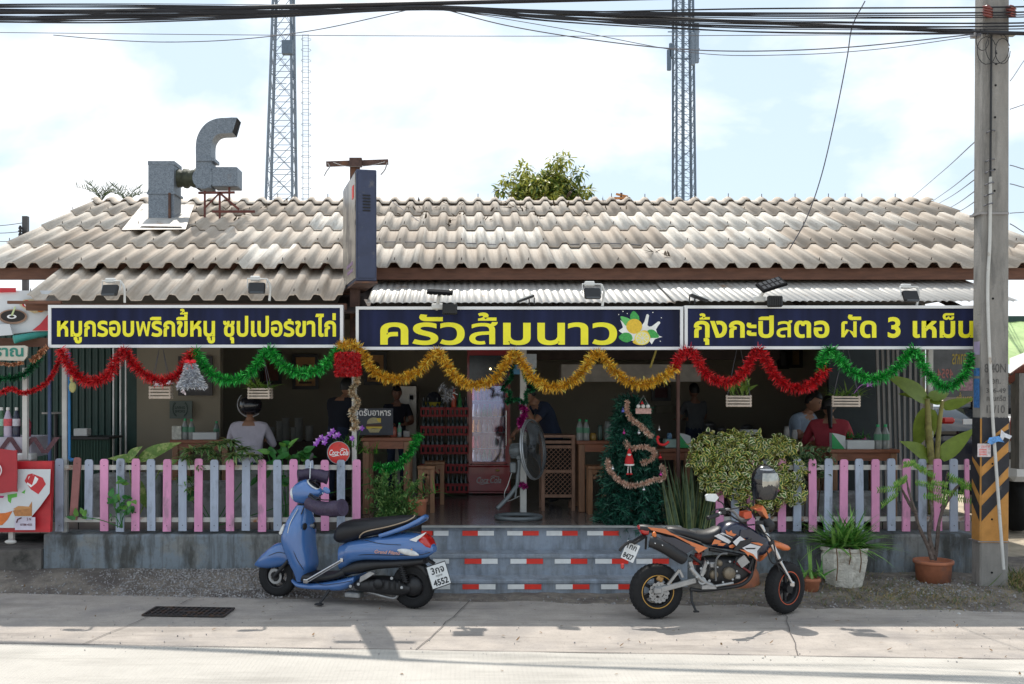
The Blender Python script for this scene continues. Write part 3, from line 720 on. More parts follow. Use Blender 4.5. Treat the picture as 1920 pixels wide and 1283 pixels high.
# ------------------------------------------------------------------ floodlights
M_blk = mat('black_housing', (.012, .012, .013), rough=.45)
M_pvc = mat('white_plastic', (.62, .62, .60), rough=.4, var=.06)
M_len = mat('lamp_lens', (.05, .055, .06), rough=.12, var=.1)
M_cell = mat('solar_cell', (.02, .025, .045), rough=.15, var=.2, scale=30)
def flood(loc, rz, label):
    t = thing('floodlight', label, 'floodlight', loc, rz, 'lamps along the roof edge')
    b = MB(); b.box((0, -.02, 0), (.17, .05, .12), 0, Matrix.Rotation(radians(-25), 3, 'X'), .012)
    for i in range(5): b.box((-.06+.03*i, .012, .012), (.006, .03, .09), 0, Matrix.Rotation(radians(-25), 3, 'X'))
    b.build('housing', M_blk, t, world=False)
    b = MB(); b.box((0, -.049, -.012), (.14, .006, .09), 0, Matrix.Rotation(radians(-25), 3, 'X')); b.build('lens', M_len, t, world=False)
    b = MB(); b.tube([(-.095, 0, 0), (-.098, .01, .10), (.10, .01, .10), (.095, 0, 0)], .008, 6); b.tube(cat_pts([(.10, .012, .095), (.13, .03, .02), (.12, .06, -.12)]), .013, 6); b.box((-.02, .03, .105), (.10, .05, .05), bevel=.008); b.build('bracket', M_pvc, t, world=False)
    return t
F1 = flood(P(208, 545, 10.6), radians(-8), 'black floodlight on a white bracket at the left end of the porch roof')
dup(F1, P(482, 541, 10.6), radians(6), 'black floodlight on the porch roof above the middle of the left sign')
dup(F1, P(1110, 551, 10.6), radians(4), 'black floodlight on the metal canopy above the lemon picture')
dup(F1, P(1705, 556, 10.62), radians(12), 'black floodlight on the metal canopy near the utility pole')
def flat_lamp(loc, rz, label):
    t = thing('floodlight', label, 'floodlight', loc, rz, 'lamps along the roof edge')
    R = Matrix.Rotation(radians(-20), 3, 'Y')
    b = MB(); b.box((0, 0, 0), (.19, .12, .02), 0, R, .004); b.box((.04, 0, -.03), (.012, .02, .06)); b.box((.09, -.02, -.02), (.012, .012, .07)); b.build('bracket', M_blk, t, world=False)
    b = MB(); b.box((-.002, 0, .016), (.17, .11, .012), 0, R); b.build('housing', M_pvc, t, world=False); return t
F2 = flat_lamp(P(985, 561, 10.6), 0, 'thin flat lamp tilted up on the canopy edge above the middle sign')
dup(F2, P(1310, 559, 10.6), radians(180), 'thin flat lamp lying on the canopy edge above the start of the right sign')
M_matt = mat('matt_black', (.010, .010, .011), rough=.9, spec=.05)
def solar(loc, tilt, yaw, off, label):
    t = thing('solar_floodlight', label, 'solar lamp', loc, 0, 'lamps along the roof edge')
    R = Matrix.Rotation(yaw, 3, 'Y') @ Matrix.Rotation(tilt, 3, 'X')
    c = V((0, -.06, .0))
    b = MB(); b.box(c, (.26, .20, .03), 0, R, .006)
    for i in range(5):
        for j in range(2): b.box(c+R @ V((-.09+.045*i, -.045+.09*j, -.0165)), (.036, .075, .004), 0, R)
    b.build('solar_panel', M_matt, t, world=False)
    b = MB()
    for i in range(5):
        for j in range(2): b.box(c+R @ V((-.09+.045*i, -.045+.09*j, .017 if tilt > .3 else -.020)), (.030, .068, .004), 0, R)
    b.build('cells', mat('panel_grey', (.04, .043, .05), rough=.8, spec=.1), t, world=False)
    b = MB(); b.tube([(off*.3, .0, -.03), (off*.9, .05, -.12), (off*1.2, .10, -.16)], .018, 8); b.box((off*.9, .05, -.135), (.12, .04, .06), bevel=.01); b.build('arm', M_pvc, t, world=False)
    b = MB(); b.box((.10 if off > -.06 else .05, -.01, -.165), (.15, .06, .115), 0, None, .012)
    for i in range(6): b.box(((.10 if off > -.06 else .05)-.055+.022*i, -.043, -.165), (.006, .012, .1))
    b.build('lamp_head', M_blk, t, world=False); return t
solar(P(825, 549, 10.5), radians(12), radians(3), -.03, 'solar lamp with a level panel above the first letters of the middle sign')
solar(P(1443, 535, 10.5), radians(28), radians(-18), -.10, 'solar lamp with a steeply tilted panel over the right sign')
# ------------------------------------------------------------------ kitchen exhaust on the roof
M_gz = bpy.data.materials.new('spangled_zinc'); M_gz.use_nodes = True; t_ = M_gz.node_tree; b_ = t_.nodes['Principled BSDF']; b_.inputs['Roughness'].default_value = .5; b_.inputs['Metallic'].default_value = .45
vo = nn(t_, 'ShaderNodeTexVoronoi'); vo.inputs['Scale'].default_value = 80; tc_ = nn(t_, 'ShaderNodeTexCoord'); t_.links.new(tc_.outputs['Object'], vo.inputs['Vector'])
bw = nn(t_, 'ShaderNodeSeparateColor'); t_.links.new(vo.outputs['Color'], bw.inputs[0]); r_ = nn(t_, 'ShaderNodeValToRGB'); r_.color_ramp.elements[0].color = (.13, .155, .185, 1); r_.color_ramp.elements[1].color = (.24, .27, .305, 1)
t_.links.new(bw.outputs[0], r_.inputs[0]); s_ = stainlayer(t_, r_.outputs[0], tc_.outputs['Object'], (1, 1, .4), 4, .58, .72, (.22, .13, .08), .6); t_.links.new(s_, b_.inputs['Base Color'])
EY = 14.0
ex = thing('exhaust_unit', 'galvanised kitchen exhaust with a square stack, blower and hooked outlet on the roof', 'exhaust duct', P(350, 420, EY))
def pbox(mb, x0, y0, x1, y1, Y, d, m=0, bev=0): a = P(x0, y1, Y); c = P(x1, y0, Y); mb.box(((a.x+c.x)/2, Y+d/2, (a.z+c.z)/2), (c.x-a.x, d, c.z-a.z), m, None, bev)
b = MB(); pbox(b, 278, 304, 326, 424, EY, .36); pbox(b, 277, 302, 327, 309, EY-.006, .372); pbox(b, 275, 360, 329, 364, EY-.015, .39); b.build('square_stack', M_gz, ex)
b = MB(); b.bar(P(318, 362, EY-.02), P(318, 420, EY-.02), .03, .03); b.build('stack_brace', M_rust, ex)
b = MB(); a = P(234, 431, 13.7)
sl = (RDG_Z-EAVE_Z)/(RDG_Y-EAVE_Y)
def onroof(px, py):
    k = (CY-py)/FPX; Y = (EAVE_Z+.09-EYE-sl*EAVE_Y)/(k-sl); return P(px, py, Y)
b.quad(onroof(228, 431), onroof(348, 430), onroof(364, 384), onroof(268, 382)); b.quad(onroof(262, 427)+ZA*.02, onroof(343, 428)+ZA*.02, onroof(330, 415)+ZA*.03, onroof(275, 415)+ZA*.03); b.build('flashing', mat('flashing_zinc', (.42, .40, .37), rough=.6, metal=.2, col2=(.3, .2, .14), mscale=5, mask=(.58, .7)), ex)
cy = EY+.2; zc = PZ(335, cy)
b = MB(); xa, xb = PX(327, cy), PX(372, cy)
prof = []
rings = []
for i in range(13):
    x = xa+(xb-xa)*i/12; r = .115+.010*(i % 2)+.012*sin(i*1.3)
    rings.append([V((x, cy+r*cos(2*pi*j/16), zc+r*sin(2*pi*j/16)+.01*sin(3*j+i))) for j in range(16)])
b.loft(rings); b.build('coupling', mat('tarp_olive', (.045, .05, .03), rough=.7, var=.5, scale=9, bump=.6, bscale=30), ex)
b = MB(); b.lathe((xa-.0, cy, zc), [(.13, 0), (.13, .04)], XA, 18); b.build('collar', M_gz, ex)
b = MB()      # blower scroll and the bent outlet: rectangular section swept along a hook
pth = [P(386, 356, cy), P(386, 330, cy), P(386, 300, cy), P(386, 275, cy), P(390, 260, cy), P(400, 247, cy), P(414, 241, cy), P(430, 240, cy), P(444, 239, cy)]
rings = []; hw = [.10, .105, .10, .095, .095, .095, .10, .105, .115]
pth = cat_pts(pth, 3)
for i, p in enumerate(pth):
    d = (pth[min(i+1, len(pth)-1)]-pth[max(i-1, 0)]).normalized()
    if i > len(pth)-4: d = V((.8, 0, -.25)).normalized() if i == len(pth)-1 else d
    n_ = V((-d.z, 0, d.x)); w = .105
    rings.append([p+n_*w-YA*.13, p+n_*w+YA*.13, p-n_*w+YA*.13, p-n_*w-YA*.13])
b.loft(rings, 0, False, False); 
b.torus((P(384, 300, cy).x, cy, PZ(297, cy)), .001, .001)
pbox(b, 368, 296, 402, 302, cy-.15, .30); b.build('hooked_outlet', M_gz, ex)
b = MB(); p = pth[-1]; d = V((.95, 0, -.3)).normalized(); n_ = V((-d.z, 0, d.x)); w = .10
b.quad(p-d*.01+n_*w-YA*.12, p-d*.01-n_*w-YA*.12, p-d*.01-n_*w+YA*.12, p-d*.01+n_*w+YA*.12); b.build('outlet_mouth', M_pit, ex)
b = MB(); c = P(386, 340, cy); ring = []
b.lathe((c.x, cy-.14, c.z+.02), [(.001, 0), (.15, .0), (.15, .28), (.001, .28)], YA, 20, 0, False); b.build('blower_scroll', M_gz, ex)
b = MB(); pbox(b, 397, 313, 445, 350, cy-.16, .32, 0, .01); b.build('motor_box', M_gz, ex)
b = MB()
for x, y0, y1 in ((384, 358, 424), (412, 360, 424), (430, 350, 375)): b.bar(P(x, y0, cy-.1), P(x, y1, cy-.1), .025, .025); 
b.bar(P(412, 362, cy-.1), P(448, 393, cy-.1), .03, .03); b.bar(P(398, 397, cy-.1), P(478, 397, cy-.1), .03, .03); b.bar(P(350, 424, cy-.25), P(458, 425, cy-.25), .035, .03); b.bar(P(372, 362, cy-.1), P(440, 361, cy-.1), .03, .03)
b.bar(P(384, 390, cy-.1), P(412, 362, cy-.1), .02, .02); b.build('stand', mat('red_oxide', (.13, .035, .025), rough=.7, var=.4, scale=10), ex)
# TV aerial behind the ridge and a bird-like fan bracket
t = thing('roof_aerial', 'small orange brown metal aerial sticking up behind the roof ridge', 'aerial', (PX(1160, 16), 16, 4.7))
M_or = mat('orange_rust', (.42, .17, .04), rough=.6)
b = MB(); b.bar(P(1155, 364, 16), P(1177, 369, 16), .03, .03); b.bar(P(1147, 372, 16), P(1178, 372, 16), .06, .03); b.build('arms', M_or, t)
b = MB(); b.cyl(P(1163, 395, 16), P(1165, 362, 16), .02, n=6); b.build('mast', M_rust, t)

# ------------------------------------------------------------------ lattice towers far behind
M_tw = mat('tower_steel', (.17, .21, .26), rough=.6, metal=.2)
M_tw2 = mat('tower_steel_dark', (.11, .15, .20), rough=.6, metal=.2)
def tower(name, label, px0, px1, qx0, qx1, ybase, Yd, bays, m, top=33, lr=.06, br=.03):
    """px0..px1 at photo row ybase, qx0..qx1 at row 0"""
    A, Bp = P(px0, ybase, Yd), P(px1, ybase, Yd); C, D = P(qx0, 0, Yd), P(qx1, 0, Yd)
    t = thing(name, label, 'tower', ((A.x+Bp.x)/2, Yd, 0), 0, 'lattice towers behind the roof')
    def at(z):
        k = (z-A.z)/(C.z-A.z); xl = A.x+(C.x-A.x)*k; xr = Bp.x+(D.x-Bp.x)*k; return xl, xr
    def corners(z):
        xl, xr = at(z); h = (xr-xl)/2; return [V((xl, Yd-h, z)), V((xr, Yd-h, z)), V((xr, Yd+h, z)), V((xl, Yd+h, z))]
    c0, c1 = corners(0), corners(top)
    for i in range(4):
        b = MB(); b.bar(c0[i], c1[i], lr*2, lr*2); b.build('leg', m, t)
    b = MB(); z = 0.0; zs = [top*(i/bays) for i in range(bays+1)]
    for i in range(bays):
        p, q = corners(zs[i]), corners(zs[i+1])
        for k in range(4):
            k2 = (k+1) % 4
            b.bar(p[k], q[k2], br, br); b.bar(p[k2], q[k], br, br); b.bar(q[k], q[k2], br, br); mid = (p[k]+q[k2])/2
            h_ = (q[k2]-q[k])*.5; m2 = (p[k]+p[k2]+q[k]+q[k2])/4; b.bar(m2-h_*.55, m2+h_*.55, br, br)
    b.build('bracing', m, t)
    return t, at
t, at = tower('lattice_tower', 'tapering grey lattice tower with a caged ladder behind the roof on the left', 503, 552, 515, 548, 377, 70, 20, M_tw, lr=.07, br=.035)
b = MB()
for dx in (0, .38): b.cyl((at(0)[1]+.45+dx, 70, 0), (at(0)[1]+.40+dx, 70, PZ(65, 70)), .022, n=5)
z = 1
while z < PZ(68, 70):
    x = at(0)[1]+.64; b.torus((x, 70, z), .33, .018, ZA, 12, 4); b.bar((x-.2, 70, z+.3), (x+.2, 70, z+.3), .03, .03); z += .72
b.build('ladder', mat('tower_pale', (.30, .34, .38), rough=.6), t)
b = MB(); b.tube(cat_pts([P(545, 40, 69.3), P(550, 60, 69.3), P(546, 110, 69.3), P(551, 150, 69.3)]), .05, 5); pbox(b, 528, 75, 548, 100, 69, .5); b.build('feeder_cable', M_tw2, t)
t, at = tower('lattice_tower', 'straight dark lattice tower with phone antennas behind the roof on the right', 1265, 1300, 1265, 1296, 378, 75, 30, M_tw2, top=34, lr=.07, br=.03)
for px, y0, y1, w in ((1307, 42, 118, .28), (1300, 60, 122, .22), (1259, 80, 108, .3), (1255, 92, 132, .16)):
    b = MB(); pbox(b, px-4, y0, px+4, y1, 74, .2, 0, .05); b.build('antenna', M_tw if px > 1280 else M_tw2, t)
b = MB()
for y in (60, 92, 110): b.bar(P(1252, y, 74.3), P(1312, y, 74.3), .06, .06)
b.build('antenna_bracket', M_tw2, t)
b = MB(); b.cyl((at(0)[0]+.42, 73.9, 0), (at(0)[0]+.42, 73.9, 34), .07, n=6); b.cyl((at(0)[0]+.3, 73.9, 0), (at(0)[0]+.3, 73.9, 34), .05, n=6); b.build('feeder_cable', M_tw2, t)

# ------------------------------------------------------------------ trees behind the roof
LV1 = leafmat('tree_leaf', (.12, .185, .03), var=.4); LV2 = leafmat('tree_leaf_light', (.38, .39, .075), var=.3); LV3 = leafmat('tree_leaf_dark', (.035, .07, .015), var=.3)
M_bark = mat('bark', (.12, .085, .06), rough=.95, var=.4, scale=12, bump=.8)
TY = 32
t = thing('broadleaf_tree', 'round yellow green tree crown rising behind the middle of the roof ridge', 'tree', (PX(1018, TY), TY, 0))
b = MB(); cx_ = PX(1018, TY); b.tube(cat_pts([(cx_, TY, 0), (cx_+.1, TY, 2), (cx_-.05, TY, 4), (cx_, TY, 6.4), (cx_, TY, 8)]), [.22-.0095*i for i in range(25)], 8)
for k in range(7):
    a = k*.9; b.tube(cat_pts([(cx_, TY, 4.6+.3*k), (cx_+.6*cos(a), TY+.6*sin(a), 5.6+.3*k), (cx_+1.2*cos(a), TY+1.2*sin(a), 6.4+.25*k)]), .045, 6)
b.build('trunk', M_bark, t)
b = MB(); R2 = random.Random(5)
clumps = []
for i in range(330):
    th = R2.uniform(0, 2*pi); zz = R2.uniform(-.7, 1); rr_ = sqrt(max(0, 1-zz*zz))*R2.uniform(.55, 1.0)
    clumps.append(V((cx_+.08+1.42*rr_*cos(th), TY+1.3*rr_*sin(th), 7.25+1.48*zz*R2.uniform(.7, 1.0)-.22*abs(rr_*cos(th)))))
for sp in ((980, 312), (1060, 297), (940, 350), (1100, 352), (1040, 296), (1085, 318), (955, 330)): clumps.append(P(sp[0], sp[1]+7, TY-.3))
for c in clumps:
    lt = R2.random(); n_ = R2.randint(60, 95); s_ = R2.uniform(.16, .30)
    for k in range(n_):
        d = rv(R2); p = c+d*s_*R2.uniform(.4, 1.05); dd = (d+V((0, 0, -.3))+rv(R2)*.6).normalized()
        b.leaf(p, dd, d+V((0, 0, .6)), R2.uniform(.14, .23), R2.uniform(.06, .10), .5, 1 if R2.random() < (.25+.5*(lt > .45)) else (2 if R2.random() < .3 else 0), 2)
b.build('crown', [LV1, LV2, LV3], t)
PLM = leafmat('palm_leaf', (.05, .08, .03))
for (px, py, lab) in ((190, 362, 'feathery palm tip showing above the left end of the roof ridge'), (238, 367, 'smaller palm tip beside the exhaust stack above the ridge')):
    Y_ = 30; c = P(px, py+16, Y_); t = thing('palm_tree', lab, 'palm', (c.x, Y_, 0)); b = MB(); b.tube([(c.x, Y_, 0), (c.x+.1, Y_, c.z*.6), c], .10, 7); b.build('trunk', M_bark, t)
    b = MB()
    for k in range(6):
        a = k*2*pi/6+.3; d = V((cos(a)*.35, sin(a)*.35, 1.0)).normalized(); pts = [c+d*.75*s*.25+V((cos(a), sin(a), 0))*(.03*s*s)-ZA*.02*s*s for s in range(5)]
        b.tube(pts, .008, 4)
        for s in range(1, 14):
            q = s/14*4; i = int(q); p = pts[i].lerp(pts[min(4, i+1)], q-i)
            for sg in (-1, 1): b.leaf(p, d*.7+V((-sin(a), cos(a), 0))*sg*.6, rv(R2), .24, .025, .4, 0, 2)
    b.build('crown', PLM, t)
# ------------------------------------------------------------------ utility pole in front at the right
M_conc = mat('pole_concrete', (.26, .245, .225), rough=.9, var=.22, scale=4, col2=(.11, .105, .10), mscale=2.2, mask=(.52, .68), stretch=(2, 2, .5), bump=.35, bscale=60)
PY = 10.35; PD = .17
UP = thing('utility_pole', 'grey concrete utility pole with a black and orange striped base at right', 'utility pole', (PX(1864, PY), PY, .1))
def pole_at(z):     # x left, x right at height z
    k = (z-.1)/6.0; return 5.19+.035*k, 5.475-.0*k+.01*k
def polebox(mb, z0, z1, g_=0.0, m=0):
    r = []
    for z in (z0, z1):
        a, c = pole_at(z); a -= g_; c += g_; y0, y1 = PY-g_, PY+PD+g_; bv = .015
        r.append([V((a+bv, y0, z)), V((c-bv, y0, z)), V((c, y0+bv, z)), V((c, y1, z)), V((a, y1, z)), V((a, y0+bv, z))])
    mb.loft(r, m, True, False)
b = MB(); polebox(b, -.1, 9.0); b.build('shaft', M_conc, UP)
M_org = mat('hazard_orange', (.50, .235, .055), rough=.75, var=.2, scale=8, col2=(.22, .15, .09), mscale=8, mask=(.58, .72))
M_hb = mat('hazard_black', (.022, .022, .028), rough=.7, var=.3, scale=9, col2=(.10, .09, .08), mscale=9, mask=(.6, .7))
zt, zb = PZ(785, PY), PZ(1018, PY)
b = MB(); polebox(b, zb, zt, .003); b.build('orange_band', M_org, UP)
b = MB(); g_ = .006
def zpy(y): return PZ(y/3.564+640, PY)
L_ = [(510, 830), (905, 1030), (1100, 1200)]; R_ = [(510, 560), (590, 660), (730, 830), (905, 1000)]
def xs_(z): a, c = pole_at(z); return a-g_, c+g_
def band(l0, l1, r0, r1):
    zs = [zpy(v) for v in (l0, l1, r0, r1)]; b.quad((xs_(zs[1])[0]+.012, PY-g_, zs[1]), (xs_(zs[3])[1]-.006, PY-g_, zs[3]), (xs_(zs[2])[1]-.006, PY-g_, zs[2]), (xs_(zs[0])[0]+.012, PY-g_, zs[0]))
    dz = (zs[2]-zs[0])*.62 if l0 > 600 else .0
    x = xs_(zs[0])[0]; b.quad((x, PY+PD, zs[1]+dz), (x, PY+.012, zs[1]), (x, PY+.012, zs[0]), (x, PY+PD, zs[0]+dz))
band(512, 690, 512, 545); band(690, 840, 585, 665); band(905, 1030, 735, 835); band(1100, 1205, 905, 1000)
b.build('black_stripes', M_hb, UP)
b = MB()
for (x, y) in ((1868, 100), (1868, 120), (1867, 160), (1866, 220), (1865, 318), (1865, 358), (1862, 560), (1861, 870), (1860, 974), (1860, 1074)):
    p = P(x, y, PY-.004); b.cyl(p, p+YA*.01, .011, n=10)
b.build('bolt_hole', M_pit, UP)
b = MB(); b.tube(cat_pts([P(1857, 332, PY-.03), P(1856, 450, PY-.03), P(1852, 560, PY-.03), P(1860, 760, PY-.04), P(1868, 880, PY-.05), P(1876, 990, PY-.08), P(1882, 1068, PY-.12)]), .016, 8); b.build('conduit', M_pw, UP)
b = MB(); b.tube(cat_pts([P(1859, 66, PY-.03), P(1858, 200, PY-.025), P(1857, 335, PY-.03)]), .010, 6)
for (cx0, cy0, rx, ry) in ((1850, 95, 18, 26), (1870, 90, 22, 30), (1842, 75, 12, 20), (1880, 96, 14, 24)):
    b.tube([P(cx0+rx*cos(a*.42), cy0+ry*sin(a*.42), PY-.05-.01*(a % 3)) for a in range(15)], .004, 5)
b.build('coiled_cable', M_blk, UP)
for px in (1852, 1896):
    b = MB()
    for k in range(4):
        c = P(px, 14+5*k, PY-.05); b.lathe(c, [(.01, -.02), (.05, -.012), (.055, 0), (.02, .014), (.02, .02)], V((.3, -.4, 1)), 10)
    b.build('insulator', mat('insulator_red', (.20, .05, .04), rough=.3), UP)
b = MB(); pbox(b, 1836, 398, 1892, 402, PY-.012, .2); pbox(b, 1834, 1015, 1892, 1017, PY-.012, .2); pbox(b, 1826, 61, 1840, 68, PY-.04, .08); pbox(b, 1852, 57, 1876, 65, PY-.05, .03); pbox(b, 1880, 62, 1905, 66, PY-.04, .06); b.build('clamp', mat('clamp_steel', (.3, .28, .27), rough=.5, metal=.5), UP)
b = MB()
kk = (PY-.003)/FPX
for body, bx_ in (('8.40N', (1846, -699, 1886, -682)), ('มอก.', (1852, -720, 1876, -711)), ('396-49', (1849, -737, 1886, -728)), ('คอนกรีต', (1850, -752, 1886, -741)), ('17/10', (1850, -775, 1884, -760)), ('T.2/9/61', (1842, -792, 1890, -782))):
    put_text(b, body, P(0, 0, PY-.003), XA*kk, ZA*kk, box=bx_, off=.01)
b.build('stencil', mat('stencil_ink', (.10, .095, .09), rough=.9, var=.5, scale=30), UP)
b = MB(); pbox(b, 1833, 832, 1858, 857, PY-.010, .004); b.build('notice', mat('notice_paper', (.62, .55, .55), rough=.8, var=.3, scale=40), UP)
b = MB(); put_text(b, 'ประกาศ', P(0, 0, PY-.0105), XA*kk, ZA*kk, box=(1838, -839, 1855, -834))
for i in range(4): pbox(b, 1836, 842+3.4*i, 1850, 843.3+3.4*i, PY-.0112, .001)
b.build('notice_print', M_stripe_r, UP)
b = MB()
for (x0, y0, x1, y1, c) in ((1836.5, 640, 1839.5, 665, 0), (1836.5, 690, 1840, 705, 1), (1836, 710, 1841, 765, 1), (1835, 790, 1838, 808, 2)):
    a, c2 = P(x0, y1, PY), P(x1, y0, PY); xx = pole_at(c2.z)[0]-.003; b.quad((xx, PY+.15, a.z), (xx, PY+.03, a.z), (xx, PY+.03, c2.z), (xx, PY+.15, c2.z), c)
b.build('sticker', [mat('sticker_lilac', (.4, .33, .5)), mat('sticker_blue', (.06, .18, .45), var=.4, scale=30), mat('sticker_teal', (.03, .28, .28))], UP)
b = MB()
for poly in ([(1838, 824), (1842, 815), (1860, 812), (1870, 824), (1858, 822), (1846, 828)], [(1862, 816), (1864, 800), (1870, 806), (1884, 812), (1880, 818), (1870, 814), (1867, 820)]):
    b.prism([(x, -y) for x, y in poly], P(0, 0, PY-.075), XA*kk, ZA*kk, .004, 0 if poly[0][0] < 1850 else 1)
b.build('tape_rag', [mat('tape_blue', (.10, .28, .6), var=.5, scale=30), mat('tape_white', (.62, .64, .68), var=.3, scale=20)], UP)

# ------------------------------------------------------------------ overhead cables
M_cab2 = mat('black_cable', (.012, .012, .016), rough=.6)
M_cab3 = mat('grey_cable', (.10, .10, .12), rough=.6)
def cable(pts, r, label=None, grp='overhead cables', m=None):
    q = [P(*p) for p in pts]; b = MB(); b.tube(cat_pts(q, 8), r, 6, 0, True)
    o = b.build('overhead_cable', m or M_cab2); tag(o, label or 'thin black cable in the sagging bundle strung across the sky', 'cable', grp); return o
R3 = random.Random(3)
for i in range(21):
    y0 = 7+i*1.75; mid = 13+R3.uniform(-2, 6); y1 = R3.choice((14, 19, 24, 29, 33, 38, 44, 50, 55, 62)); s0 = R3.uniform(-2, 7)
    cable([(-60, y0+1, 12.2), (230, y0+(15-y0)*.12+s0, 12.0), (560, y0+(mid-y0)*.62+s0, 11.6), (800, mid, 11.3), (1060, mid+(y1-mid)*.42+R3.uniform(0, 8), 11.0), (1420, mid+(y1-mid)*.82+R3.uniform(0, 7), 10.7), (1850, y1, 10.3), (1990, y1-4, 10.2)], R3.choice((.004, .005, .006, .008)))
cable([(-40, 23, 12.2), (250, 20, 12), (560, 12, 11.6), (820, 6, 11.3), (1300, -6, 10.9), (1500, -14, 10.7)], .024, 'thickest black cable at the upper left, running along the top of the bundle', )
cable([(-40, 36, 12.2), (250, 32, 12), (600, 22, 11.6), (800, 13, 11.3), (1100, 28, 11), (1500, 46, 10.7), (1850, 61, 10.3), (1990, 64, 10.2)], .019, 'thick black cable that ends at the middle clamp of the pole')
cable([(-20, 61, 12.2), (500, 66, 11.7), (1000, 68, 11.2), (1500, 66, 10.7), (1840, 64, 10.3)], .004, 'thin straight cable lowest of all across the sky from edge to pole', m=M_cab3)
cable([(100, 66, 12.1), (220, 76, 12), (330, 79, 11.8), (460, 73, 11.7), (600, 55, 11.5), (760, 20, 11.3)], .005, 'thin drooping cable below the bundle near the left tower', m=M_cab3)
cable([(820, 14, 11.3), (950, 48, 11.2), (1120, 76, 11), (1270, 92, 10.9), (1420, 96, 10.8), (1600, 88, 10.6), (1840, 63, 10.3)], .006, 'drooping cable hanging lowest in front of the right tower', m=M_cab3)
cable([(830, 16, 11.3), (1060, 55, 11.1), (1300, 99, 10.9), (1480, 103, 10.7), (1650, 92, 10.5), (1840, 66, 10.3)], .004, 'second drooping cable just under the lowest loop by the right tower', m=M_cab3)
cable([(1622, 2, 10.6), (1598, 50, 10.7), (1588, 110, 10.8), (1566, 220, 11), (1540, 330, 11.3), (1512, 410, 11.8), (1480, 468, 12.0)], .006, 'single cable dropping from the bundle down to the tiled roof', m=M_cab3)
cable([(205, 560, 11.7), (300, 505, 12.0), (420, 478, 12.4), (560, 468, 12.6), (650, 455, 12.7), (840, 455, 12.7), (1000, 462, 12.6), (1080, 458, 12.6), (1180, 458, 12.6), (1300, 475, 12.4), (1400, 505, 11.9)], .006, 'thin cable lying across the lower rows of roof sheets', m=M_cab3)
cable([(735, 378, 15.2), (800, 425, 13.9), (880, 475, 12.6), (945, 500, 12.0)], .005, 'thin cable slanting down the roof right of the box sign', m=M_cab3)
for i, (xa, ya, xb, yb) in enumerate(((1838, 258, 1690, 385), (1838, 310, 1715, 400), (1838, 330, 1730, 400), (1838, 352, 1745, 410), (1838, 372, 1765, 412), (1838, 390, 1790, 425))):
    cable([(xa+35, ya-12, 10.62), (xa, ya, 10.9), ((xa+xb)/2, (ya+yb)/2+3, 20), (xb, yb, 34), (xb-60, yb+40, 60)], .007, 'thin wire of the fan of wires running back from behind the pole', 'wires fanning back behind the pole', M_cab3)
for i, (ya, yb) in enumerate(((152, 95), (205, 190), (310, 318), (345, 352), (400, 395), (420, 440))):
    cable([(1894, ya, 10.6), (1940, yb, 12), (2010, yb-20, 14)], .005, 'thin wire leaving the right side of the utility pole', 'wires to the right of the pole', M_cab3)
# distant pole at far left with its wires
t = thing('utility_pole', 'short dark pole top above the left roof slope at far left', 'utility pole', (PX(48, 40), 40, 0))
b = MB(); b.box((PX(48, 40), 40, PZ(406, 40)/2), (.2, .2, PZ(406, 40))); b.build('shaft', mat('far_pole', (.06, .06, .065)), t)
b = MB()
for y in (432, 442): pbox(b, 34, y, 46, y+3, 39.8, .1)
for y in (428, 440, 450): b.lathe(P(38, y, 39.8), [(.03, -.1), (.08, 0), (.03, .1)], ZA, 8)
b.build('insulator', M_cab2, t)
for i, (y0, y1) in enumerate(((425, 418), (438, 434), (452, 452), (466, 470))):
    cable([(-30, y0, 40), (10, (y0+y1)/2+1, 40), (44, y1, 40)], .014, 'thin wire leading off left from the distant dark pole', 'wires at the distant left pole', M_cab3)
# ------------------------------------------------------------------ what stands beyond the pole on the right
M_gr = mat('green_roof', (.30, .42, .16), rough=.7, var=.2, scale=3)
t = thing('green_roofed_house', 'low house with a pale green tiled roof beyond the utility pole', 'house', (9.2, 16, 0))
b = MB()
n = 40; vs = []; fs = []
for i in range(n+1):
    x = 8.2+4*i/n; w = .03*abs(sin(i*.9)); 
    for j in range(5): vs.append((x, 16.0+j*.7, 2.40+.21*j+w+.03*(j % 2)))
for i in range(n):
    for j in range(4): k = i*5+j; fs.append((k, k+5, k+6, k+1))
b.add(vs, fs, 0); b.build('roof', M_gr, t)
b = MB(); b.box((10.2, 18.85, 3.29), (4, .2, .12)); b.build('ridge_cap', M_green, t)
b = MB(); b.box((10.2, 17.2, 1.15), (3.6, .2, 2.3)); b.build('wall', M_wall, t)
t = thing('roadside_shed', 'open shed with a rusty sheet roof and a concrete post beyond the pole', 'shed', (6.9, 12.6, 0))
b = MB(); b.quad(P(1893, 716, 13.2), P(2050, 640, 12.6), P(2050, 610, 15), P(1893, 672, 15)); b.build('roof', M_galv, t)
b = MB(); b.bar(P(1893, 715, 13.2), P(1960, 672, 12.9), .12, .08); b.bar(P(1895, 706, 13.3), P(1960, 660, 13.3), .05, .06); b.build('eave_beam', mat('red_brown_beam', (.22, .07, .045), rough=.7, var=.3), t)
b = MB(); pbox(b, 1911, 700, 1935, 880, 13.0, .2); b.build('post', M_conc, t)
M_wh = mat('white_car_paint', (.62, .62, .62), rough=.25, coat=.6, var=.04)
M_glassd = mat('dark_glass', (.008, .01, .013), rough=.05)
M_tail = mat('tail_red', (.5, .02, .015), rough=.2)
M_tyre = mat('tyre_rubber', (.010, .010, .011), rough=.85, var=.3, scale=20)
t = thing('pickup_truck', 'white pickup truck seen past the right edge of the utility pole', 'pickup', (8.6, 15.2, 0))
b = MB(); b.box((8.6, 15.3, 1.2), (1.84, 1.7, .92), bevel=.08); b.build('body', M_wh, t)
